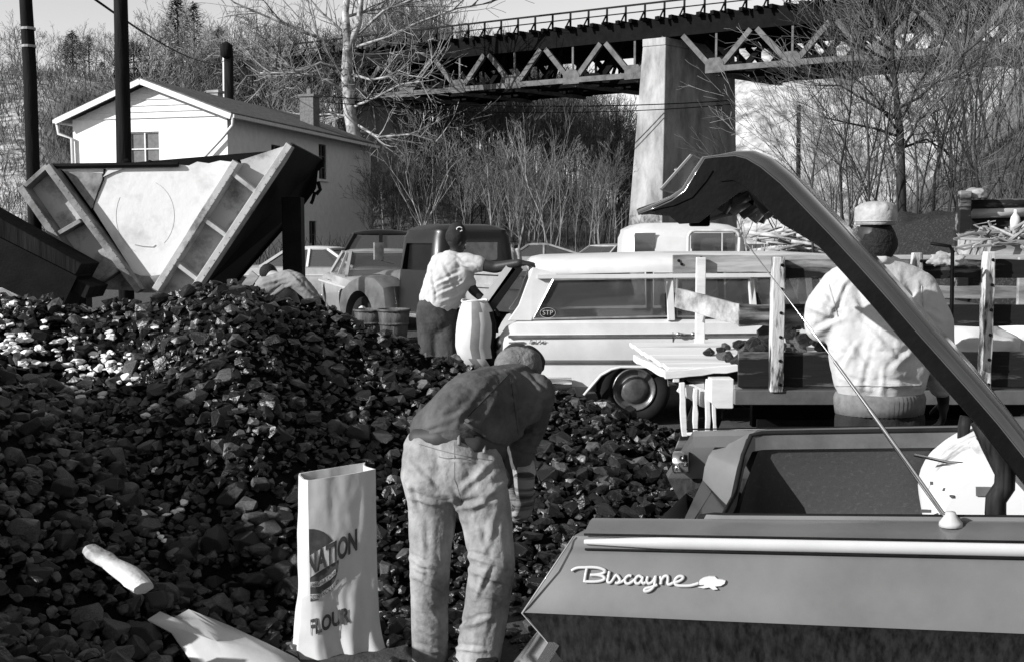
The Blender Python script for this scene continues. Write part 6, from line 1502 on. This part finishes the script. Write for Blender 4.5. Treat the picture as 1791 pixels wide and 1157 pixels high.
for x0, y0 in ((802, 758), (846, 772)): on_seat([(x0, y0+i*4) for i in range(6)], .006, .007, 'belt_loop', m_jeans, jn)
bl = blob('belt', [[(P(735, 768, D+.0), .052), (P(770, 766, D-.045), .045), (P(830, 778, D-.04), .045), (P(868, 790, D+.04), .045)]], .010, m_leather, man1, I1)
# jacket
tors = [[(P(792, 748, D+.05), .145), (P(828, 712, D+.16), .152), (P(868, 695, D+.28), .140), (shM+V((0, .0, -.03)), .115)], [(P(752, 752, D+.05), .085), (P(795, 715, D+.14), .095), (P(850, 690, D+.26), .09)], [(P(838, 762, D+.06), .098), (P(880, 735, D+.2), .10), (shR, .085)], [(shL, .08), (shR+V((.0, 0, .0)), .085)]]
slv = [[(shR, .088), (P(930, 735, D+.38), .076), (elR, .068), (P(914, 812, D+.38), .052)], [(shL, .08), (elL, .06), (lerp(elL, wrL, .7), .05)]]
KF = [(852, 668, 796, 742, 7, .008), (872, 690, 834, 750, 6, .009), (742, 748, 826, 716, 6, .007), (900, 672, 903, 760, 5, .010), (948, 700, 930, 772, 6, .010), (900, 764, 948, 752, 5, .010), (898, 784, 944, 790, 4, .010), (905, 720, 950, 712, 5, .009), (760, 735, 800, 700, 6, .006), (870, 748, 892, 700, 5, .009), (918, 655, 955, 690, 5, .008), (730, 764, 790, 748, 3, .006), (790, 748, 862, 778, 3, .007)]
jk = blob('jacket', tors+slv, .007, m_dden, man1, I1, creases(KF, folds(4, .006, 10, (1, 1, 1), .8)))
from mathutils.bvhtree import BVHTree
def drape(obj, rootobj):
    t = ROOTS[rootobj.name].translation; return BVHTree.FromPolygons([v.co+t for v in obj.data.vertices], [tuple(p.vertices) for p in obj.data.polygons])
def stitch(bvh, pts, off, r, name, mt, par):
    q = []
    for px, py in pts:
        h = bvh.ray_cast(V((0, 0, CAMZ)), ray(px, py).normalized())
        if h[0]: q.append(h[0]+h[1]*off)
    if len(q) > 1: m = MB(); m.tube(q, r, 6); m.build(name, mt, par, smooth=True)
bj = drape(jk, man1)
stitch(bj, [lerp(V((818, 728, 0)), V((892, 652, 0)), i/14)[:2] for i in range(15)], .0, .0022, 'back_seam', m_seamd, jk)
stitch(bj, [(812+i*3.4, 738+i*2.2) for i in range(12)], .006, .008, 'cinch_strap', m_dden, jk)
m = MB(); q = bj.ray_cast(V((0, 0, CAMZ)), ray(815, 739).normalized()); 
if q[0]: m.disc(q[0]+q[1]*.012, q[1], [(.010, 0), (.010, .004), (.001, .005)], 12); m.build('button', m_chrome, jk)
stitch(bj, [(893+i*1.2, 660+i*9) for i in range(13)], .0, .002, 'sleeve_seam', m_seamd, jk)
# cuff, striped gloves, cap
blob('shirt_cuff', [[(P(914, 804, D+.385), .050), (P(917, 826, D+.375), .052)]], .008, m_cap, man1, I1)
gv = [[(a, r*1.28) for a, r in c] for c in hand_chains(wrR, (.02, -.05, -1), (-.6, .6, 0), 1.15, .7, 1)]
blob('glove', gv+[[(wrR+V((0, 0, .03)), .048), (wrR+V((0, 0, -.02)), .044)]], .006, m_glove, man1, I1)
gv = [[(a, r*1.25) for a, r in c] for c in hand_chains(wrL, (.1, -.1, -1), (.5, .4, 0), 1.1, .8, -1)]
blob('glove', gv+[[(wrL+V((0, 0, .03)), .040), (wrL, .036)]], .006, m_glove, man1, I1)
hc = P(905, 638, D+.58)
blob('cap', [[(hc+V((0, 0, .0)), .090), (hc+V((.01, .05, -.03)), .092)], [(hc+V((-.02, -.03, .0)), .085), (hc+V((.03, -.02, .0)), .085)]], .008, m_knit, man1, I1, folds(2, .008, 16))
m = MB(); m.disc(hc+V((.045, -.0, .01)), (.55, -.35, .6), [(.07, .0), (.075, .03), (.06, .055), (.03, .066), (.001, .068)], 24); m.build('cap_shaded_side', m_capd, man1, smooth=True)  # dark dome puts the cap's shaded right side into colour
for a, tx in ((anL, -.02), (anR, .03)): shoe(man1, (a.x, a.y+.03, .045), (a.x+tx, a.y+.19, .04))
# ---- man in the off-white jacket behind the open trunk
D = 4.9
man2 = ppl('person in off-white jacket and pale cloth cap standing at the truck, seen from behind', (P(1540, 1000, D).x, D, 0)); I2 = ROOTS[man2.name].inverted()
hd2 = P(1531, 426, D+.02); nk2 = P(1530, 452, D); shL2 = P(1470, 500, D+.03); shR2 = P(1608, 508, D+.02); ch2 = P(1538, 560, D+.03); pl2 = P(1538, 735, D); 
elL2 = P(1440, 566, D+.06); wrL2 = P(1462, 585, D+.36); elR2 = P(1640, 632, D+.02); wrR2 = P(1650, 700, D+.14)
f0 = V((P(1500, 700, D).x, D, .09)); f1 = V((P(1580, 700, D).x, D, .09))
bc = [[(pl2, .11), (P(1538, 650, D), .12), (ch2, .12), (P(1534, 500, D), .10)], [(shL2, .06), (shR2, .06)], [(P(1532, 500, D), .07), (nk2, .064), (hd2, .060)], [(pl2+V((-.09, 0, -.05)), .09), (V((f0.x, D+.02, .50)), .06), (f0, .042)], [(pl2+V((.09, 0, -.05)), .09), (V((f1.x, D+.02, .50)), .06), (f1, .042)],
      [(shL2, .055), (elL2, .044), (wrL2, .028)], [(shR2, .055), (elR2, .044), (wrR2, .028)]]
bc += head_chains(hd2, (.25, 1, -.12), (0, .1, 1), 1.04)+hand_chains(wrL2, (.35, .9, -.15), (.2, -.1, -1), 1, .5, -1)+hand_chains(wrR2, (.1, .25, -1), (-1, .2, 0), 1, .55, 1)
blob('body', bc, .009, m_skin, man2, I2); eyes(hd2, (.25, 1, -.12), (0, .1, 1), man2)
def f2(p, n_):
    a = folds(21, .012, 5.5, (1.0, 1, 1.6), .9)(p, n_); return a+.008*math.exp(-((p.z-1.02)/.09)**2)*abs(math.sin(p.x*26+p.z*12))
tj = [[(P(1540, 655, D), .150), (P(1540, 615, D), .160), (P(1538, 575, D+.02), .165), (P(1535, 520, D+.02), .135)], [(P(1502, 664, D), .110), (P(1492, 610, D), .112), (P(1486, 540, D+.02), .105), (shL2, .085)], [(P(1576, 664, D), .110), (P(1588, 610, D), .112), (P(1594, 540, D+.01), .105), (shR2, .085)], [(shL2, .085), (P(1532, 470, D+.01), .085), (shR2, .085)],
      [(shL2, .085), (P(1446, 535, D+.04), .092), (elL2, .088), (lerp(elL2, wrL2, .5), .070), (lerp(elL2, wrL2, .85), .05)], [(shR2, .085), (P(1632, 560, D+.0), .088), (elR2, .076), (lerp(elR2, wrR2, .6), .056)]]
F2 = [(1474, 498, 1452, 548, 5, .010), (1416, 536, 1464, 556, 6, .011), (1430, 580, 1476, 556, 6, .012), (1436, 514, 1470, 546, 5, .008), (1498, 556, 1562, 622, 7, .009), (1478, 598, 1532, 662, 7, .010), (1562, 644, 1616, 596, 6, .010), (1538, 668, 1604, 676, 5, .009), (1474, 662, 1524, 684, 5, .009), (1572, 480, 1592, 548, 6, .007), (1606, 536, 1646, 560, 5, .011), (1608, 578, 1652, 598, 5, .011), (1620, 618, 1660, 640, 5, .011), (1606, 500, 1612, 600, 5, .010),
 (1500, 470, 1470, 500, 5, .006), (1484, 520, 1520, 560, 6, .006), (1520, 600, 1500, 680, 6, .006), (1560, 560, 1590, 600, 5, .007), (1476, 640, 1500, 600, 6, .008), (1540, 690, 1546, 640, 4, .006)]
j2 = blob('jacket', tj, .0075, m_jkt, man2, I2, creases(F2, folds(21, .006, 7, (1, 1, .9), .9)))
# ribbed waistband
m = MB(); n = 120; secs = []
wc2 = P(1538, 705, D)
for z, k in ((P(1538, 686, D).z, .96), (P(1538, 694, D).z, 1.0), (P(1538, 706, D).z, .99), (P(1538, 722, D).z, .96)): secs.append([V((wc2.x+(.196*k+(.006 if j % 2 else 0))*math.cos(6.2832*j/n), D+(.138*k+(.006 if j % 2 else 0))*math.sin(6.2832*j/n), z-.0)) for j in range(n)])
m.loft(secs); m.build('waistband', M('waistband_knit', .13, rough=.95, var=.2, scale=30), man2, smooth=True)
blob('collar', [[(P(1503, 458, D+.02), .022), (P(1516, 454, D-.05), .022), (P(1545, 454, D-.06), .022), (P(1566, 460, D-.0), .022)], [(P(1503, 459, D+.05), .022), (P(1566, 462, D+.05), .022)]], .008, m_jkt, man2, I2, folds(3, .003, 20))
b2 = drape(j2, man2)
stitch(b2, [(1450+i*2, 498+i*7) for i in range(9)], .0, .0028, 'arm_seam', m_cap, j2)
stitch(b2, [(1612+i*.6, 500+i*9) for i in range(13)], .0, .0028, 'arm_seam', m_cap, j2)
stitch(b2, [(1458+i*4, 674) for i in range(39)], .001, .003, 'hem_seam', m_cap, j2)
tc = [[(pl2+V((0, 0, .0)), .14), (pl2+V((0, 0, -.05)), .15)], [(pl2+V((-.085, 0, 0)), .115), (V((f0.x, D+.02, .5)), .085), (f0, .075)], [(pl2+V((.085, 0, 0)), .115), (V((f1.x, D+.02, .5)), .085), (f1, .075)]]
blob('trousers', tc, .012, m_trous, man2, I2, folds(9, .008, 8)); 
for a in (f0, f1): shoe(man2, (a.x, a.y, .1), (a.x, a.y+.17, .04), s=1.1)
blob('hair', [[(hd2+V((0, -.03, -.015)), .078), (hd2+V((.0, -.028, .02)), .080)], [(hd2+V((-.03, -.01, .0)), .062), (hd2+V((.035, -.01, .0)), .062)]], .009, m_hair, man2, I2, folds(5, .002, 60))
cz2 = P(1530, 392, D); n = 40; m = MB(); secs = []
for z, k, b_ in ((0.0, 1, 0), (.015, 1.02, 0), (.035, 1.05, .010), (.055, 1.06, .016), (.075, 1.0, .018), (.090, .86, .018), (.099, .62, .014), (.103, .3, .008), (.104, .05, .0)):
    secs.append([V((cz2.x+.004+(.083*k+b_*noise.noise(V((j*.5, z*40, 2))))*math.cos(6.283*j/n), D+.0+(.098*k+b_*noise.noise(V((j*.5, z*40, 9))))*math.sin(6.283*j/n), cz2.z-.004+z+.012*math.sin(6.283*j/n)*0)) for j in range(n)])
m.loft(secs); cp2 = m.build('cap', m_cap, man2, smooth=True)
m = MB(); m.tube([V((cz2.x+.004+.085*math.cos(R(a)), D+.100*math.sin(R(a)), cz2.z+.012)) for a in range(0, 361, 12)], .004, 6); m.build('cap_band', m_cap, cp2, smooth=True)
m = MB(); m.disc(cz2+V((.02, .12, .0)), (0, .2, -1), [(.001, -.005), (.07, -.005), (.072, .003), (.001, .003)], 20); m.build('cap_peak', m_cap, cp2, smooth=True)
m = MB(); q = b2.ray_cast(V((0, 0, CAMZ)), ray(1566, 605).normalized()); 
# ---- man in the knit hat loading the wagon
D = 10.35; s_ = FPX/D
man3 = ppl('person in badged knit cap and pale short-sleeved shirt loading a striped sack into the wagon', (P(775, 640, D).x, D, 0)); I3 = ROOTS[man3.name].inverted()
hd3 = P(799, 424, D); nk3 = P(796, 444, D); shL3 = P(768, 458, D); shR3 = P(818, 458, D-.06); pl3 = P(764, 545, D)
elR3 = P(866, 468, D-.10); wrR3 = P(908, 460, D-.20); elL3 = P(828, 508, D-.0); wrL3 = P(852, 530, D+.0)
f0 = V((P(752, 600, D).x, D+.05, .09)); f1 = V((P(786, 600, D).x, D-.04, .09))
bc = [[(pl3, .13), (P(772, 500, D), .12), (P(786, 468, D), .12)], [(shL3, .06), (shR3, .06)], [(P(792, 460, D), .06), (nk3, .055), (hd3, .055)], [(pl3+V((-.08, 0, -.05)), .09), (V((f0.x, f0.y, .5)), .06), (f0, .045)], [(pl3+V((.08, 0, -.05)), .09), (V((f1.x, f1.y, .5)), .06), (f1, .045)],
      [(shR3, .065), (elR3, .055), (wrR3, .038)], [(P(812, 482, D-.02), .055), (elL3, .046), (wrL3, .032)]]
bc += head_chains(hd3, (.75, .6, -.35), (.1, .1, 1))+hand_chains(wrR3, (1, .1, -.05), (0, .3, -1), 1.1, .4, 1)+hand_chains(wrL3, (.8, .1, -.5), (0, 0, -1), 1.0, .5, -1)
blob('body', bc, .011, m_skin, man3, I3); eyes(hd3, (.75, .6, -.35), (.1, .1, 1), man3)
ts = [[(P(768, 528, D), .165), (P(776, 495, D), .175), (P(790, 465, D), .15)], [(P(755, 520, D), .12), (P(766, 470, D), .10)], [(P(786, 525, D), .11), (P(808, 475, D-.02), .12)], [(shL3, .085), (shR3, .085)], [(shR3, .085), (P(836, 462, D-.08), .082)], [(P(806, 485, D-.02), .08), (lerp(P(812, 482, D), elL3, .5), .07)]]
blob('shirt', ts, .010, m_shirt, man3, I3, creases([(758, 502, 802, 480, 3, .016), (764, 518, 808, 496, 3, .016), (750, 468, 758, 522, 3, .014), (798, 452, 832, 476, 3, .015), (774, 528, 812, 512, 3, .014), (770, 462, 790, 500, 4, .010), (818, 462, 838, 470, 2.5, .012)], folds(31, .008, 7, (1, 1, 1), .9)))
tc = [[(P(760, 540, D), .165), (P(766, 556, D), .165)], [(pl3+V((-.075, 0, -.02)), .12), (V((f0.x, f0.y, .5)), .10), (f0, .085)], [(pl3+V((.075, 0, -.02)), .12), (V((f1.x, f1.y, .5)), .10), (f1, .085)]]
blob('trousers', tc, .013, m_tgrey, man3, I3, folds(41, .010, 8))
for a in (f0, f1): shoe(man3, (a.x, a.y, .1), (a.x+.15, a.y+.06, .04))
kh = P(798, 411, D); kc = blob('knit_cap', [[(kh+V((0, 0, -.015)), .104), (kh+V((.005, 0, .03)), .088)]], .010, m_capd, man3, I3, folds(6, .002, 40))
for dx, a in ((.035, 1),):
    m = MB(); c = kh+V((dx, -.080 if a == 1 else -.062, .052 if a == 1 else .085)); m.tube([c+V((.026*a*math.cos(R(t)), -.004*math.sin(R(t)), .020*a*math.sin(R(t)))) for t in range(20 if a == 1 else 0, 341 if a == 1 else 200, 20)], .0055, 5); m.build('cap_badge', m_trim, kc, smooth=True)
# striped sack held up to the tailgate
sk = thing('striped_sack', 'white sack with grey vertical stripes and a dark printed side held against the tailgate', 'sack', P(830, 640, 9.95)); D2 = 10.0
m = MB(); outl = []
rowsS = [(527, 808, 852, .14), (545, 802, 862, .17), (565, 799, 868, .18), (585, 796, 868, .18), (605, 795, 866, .17), (625, 800, 868, .15), (645, 815, 880, .12)]
m_stripe = M('sack_stripe', .16, rough=.85, var=.15); secs = []; n = 28
for i, (y, x0, x1, dp) in enumerate(rowsS):
    a, b_ = P(x0, y, D2), P(x1, y, D2); c = (a+b_)/2; hw = (b_.x-a.x)/2
    secs.append([V((c.x+hw*math.cos(6.283*j/n)*(1+.05*noise.noise(V((i*.8, j*.4, 1)))), D2+.05+dp*math.sin(6.283*j/n)*(1+.12*noise.noise(V((i*.9, j*.6, 4)))), c.z+.012*noise.noise(V((i, j, 2))))) for j in range(n)])
m.loft(secs); so_ = m.build('sack_body', [m_paper, m_stripe, m_blk], sk, smooth=True)
for p in so_.data.polygons:
    c = sum((so_.data.vertices[i].co for i in p.vertices), V())/len(p.vertices)+ROOTS[sk.name].translation
    y0 = (P(800, 500, D2).x, P(866, 500, D2).x); u = (c.x-y0[0])/(y0[1]-y0[0])
    if c.y < D2+.1 and len(p.vertices) == 4:
        if .40 < u < .60: p.material_index = 1
        elif u > .88: p.material_index = 2
m = MB(); c = P(830, 526, D2+.04); m.tube([V((c.x+.115*math.cos(R(t)), c.y+.12*math.sin(R(t)), c.z+.008*math.sin(R(t*3)))) for t in range(0, 361, 15)], .010, 6); m.build('sack_mouth', m_paper, sk, smooth=True)
# ---- stooping man by the hopper
D = 11.2
man4 = ppl('person in pale grey work jacket stooped low behind the pile beside the black hopper leg', (P(490, 560, D).x, D, 0)); I4 = ROOTS[man4.name].inverted()
pel4 = P(452, 560, D); sh4 = P(505, 492, D); hd4 = P(468, 480, D+.28); shA = P(520, 492, D-.12); el4 = P(548, 520, D-.12); wr4 = P(556, 548, D-.10)
f0 = V((pel4.x-.05, D, .09)); f1 = V((pel4.x+.22, D+.1, .09))
bc = [[(pel4, .13), (P(470, 520, D), .13), (sh4, .12)], [(sh4, .06), (hd4, .06)], [(shA, .06), (el4, .045), (wr4, .03)], [(P(500, 500, D+.2), .06), (P(520, 545, D+.25), .045), (P(540, 560, D+.2), .03)], [(pel4, .10), (V((f0.x+.1, D, .48)), .065), (f0, .045)], [(pel4, .10), (V((f1.x+.1, D+.05, .48)), .065), (f1, .045)]]
bc += head_chains(hd4, (.3, .3, -.9), (.9, .3, .3))+hand_chains(wr4, (.2, 0, -1), (-1, 0, 0), 1.0, .5, 1)+hand_chains(P(540, 560, D+.2), (.2, 0, -1), (-1, 0, 0), 1.0, .5, -1)
blob('body', bc, .012, m_skinl, man4, I4); eyes(hd4, (.3, .3, -.9), (.9, .3, .3), man4)
blob('jacket', [[(P(458, 535, D), .145), (P(470, 508, D), .155), (P(498, 494, D), .12)], [(P(500, 488, D-.04), .095), (shA, .09), (el4, .072), (lerp(el4, wr4, .6), .055)], [(P(500, 500, D+.2), .08), (P(520, 545, D+.25), .06)]], .013, M('grey_work_jacket', .17, rough=.9, var=.12, bump=.2), man4, I4, creases([(450, 500, 500, 485, 3, .018), (455, 530, 505, 500, 3, .018), (505, 480, 530, 500, 3, .016), (530, 505, 550, 520, 3, .016), (440, 520, 470, 545, 3, .014)], folds(51, .010, 9, (1, 1, 1), .9)))
blob('trousers', [[(pel4, .15), (pel4+V((.03, 0, .03)), .14)], [(pel4, .12), (V((f0.x+.1, D, .48)), .09), (f0, .08)], [(pel4, .12), (V((f1.x+.1, D+.05, .48)), .09), (f1, .08)]], .014, m_trous, man4, I4, folds(52, .008, 8))
blob('hair', [[(hd4+V((-.0, 0, .02)), .088), (hd4+V((.01, -.02, .03)), .085)]], .012, m_hair, man4, I4)
for a in (f0, f1): shoe(man4, (a.x, a.y, .1), (a.x+.15, a.y, .04))
# ---- man in a hat far behind
D = 27
man5 = ppl('person in dark brimmed hat and light coat standing far behind the old truck', (P(894, 450, D).x, D, 0)); I5 = ROOTS[man5.name].inverted()
cx = P(893, 440, D).x; f0 = V((cx-.1, D, .09)); f1 = V((cx+.1, D, .09)); h5 = V((cx, D, 1.55))
bc = [[(V((cx, D, .9)), .13), (V((cx, D, 1.3)), .12)], [(V((cx, D, 1.35)), .06), (h5, .05)], [(V((cx-.17, D, 1.36)), .06), (V((cx-.22, D-.02, 1.08)), .045), (V((cx-.2, D-.1, .86)), .03)], [(V((cx+.17, D, 1.36)), .06), (V((cx+.22, D-.02, 1.08)), .045), (V((cx+.2, D-.1, .86)), .03)], [(V((cx-.09, D, .88)), .09), (f0, .05)], [(V((cx+.09, D, .88)), .09), (f1, .05)]]
bc += head_chains(h5, (1, -.2, 0), (0, 0, 1))+hand_chains(V((cx-.2, D-.1, .86)), (0, -.1, -1), (1, 0, 0), 1, .4, 1)+hand_chains(V((cx+.2, D-.1, .86)), (0, -.1, -1), (-1, 0, 0), 1, .4, -1)
blob('body', bc, .013, m_skinl, man5, I5); eyes(h5, (1, -.2, 0), (0, 0, 1), man5)
blob('coat', [[(V((cx, D, .92)), .17), (V((cx, D, 1.32)), .15)], [(V((cx-.17, D, 1.36)), .085), (V((cx-.22, D-.02, 1.08)), .07), (V((cx-.2, D-.08, .92)), .05)], [(V((cx+.17, D, 1.36)), .085), (V((cx+.22, D-.02, 1.08)), .07), (V((cx+.2, D-.08, .92)), .05)]], .016, m_cap, man5, I5, folds(61, .01, 8))
blob('trousers', [[(V((cx-.09, D, .88)), .12), (f0, .08)], [(V((cx+.09, D, .88)), .12), (f1, .08)]], .016, m_trous, man5, I5)
m = MB(); m.disc((cx, D, 1.60), (0, 0, 1), [(.001, 0), (.16, -.005), (.162, .008), (.10, .015), (.095, .09), (.06, .11), (.001, .105)], 24); m.build('hat', m_capd, man5, smooth=True)
for a in (f0, f1): shoe(man5, (a.x, a.y, .1), (a.x+.1, a.y-.1, .04))
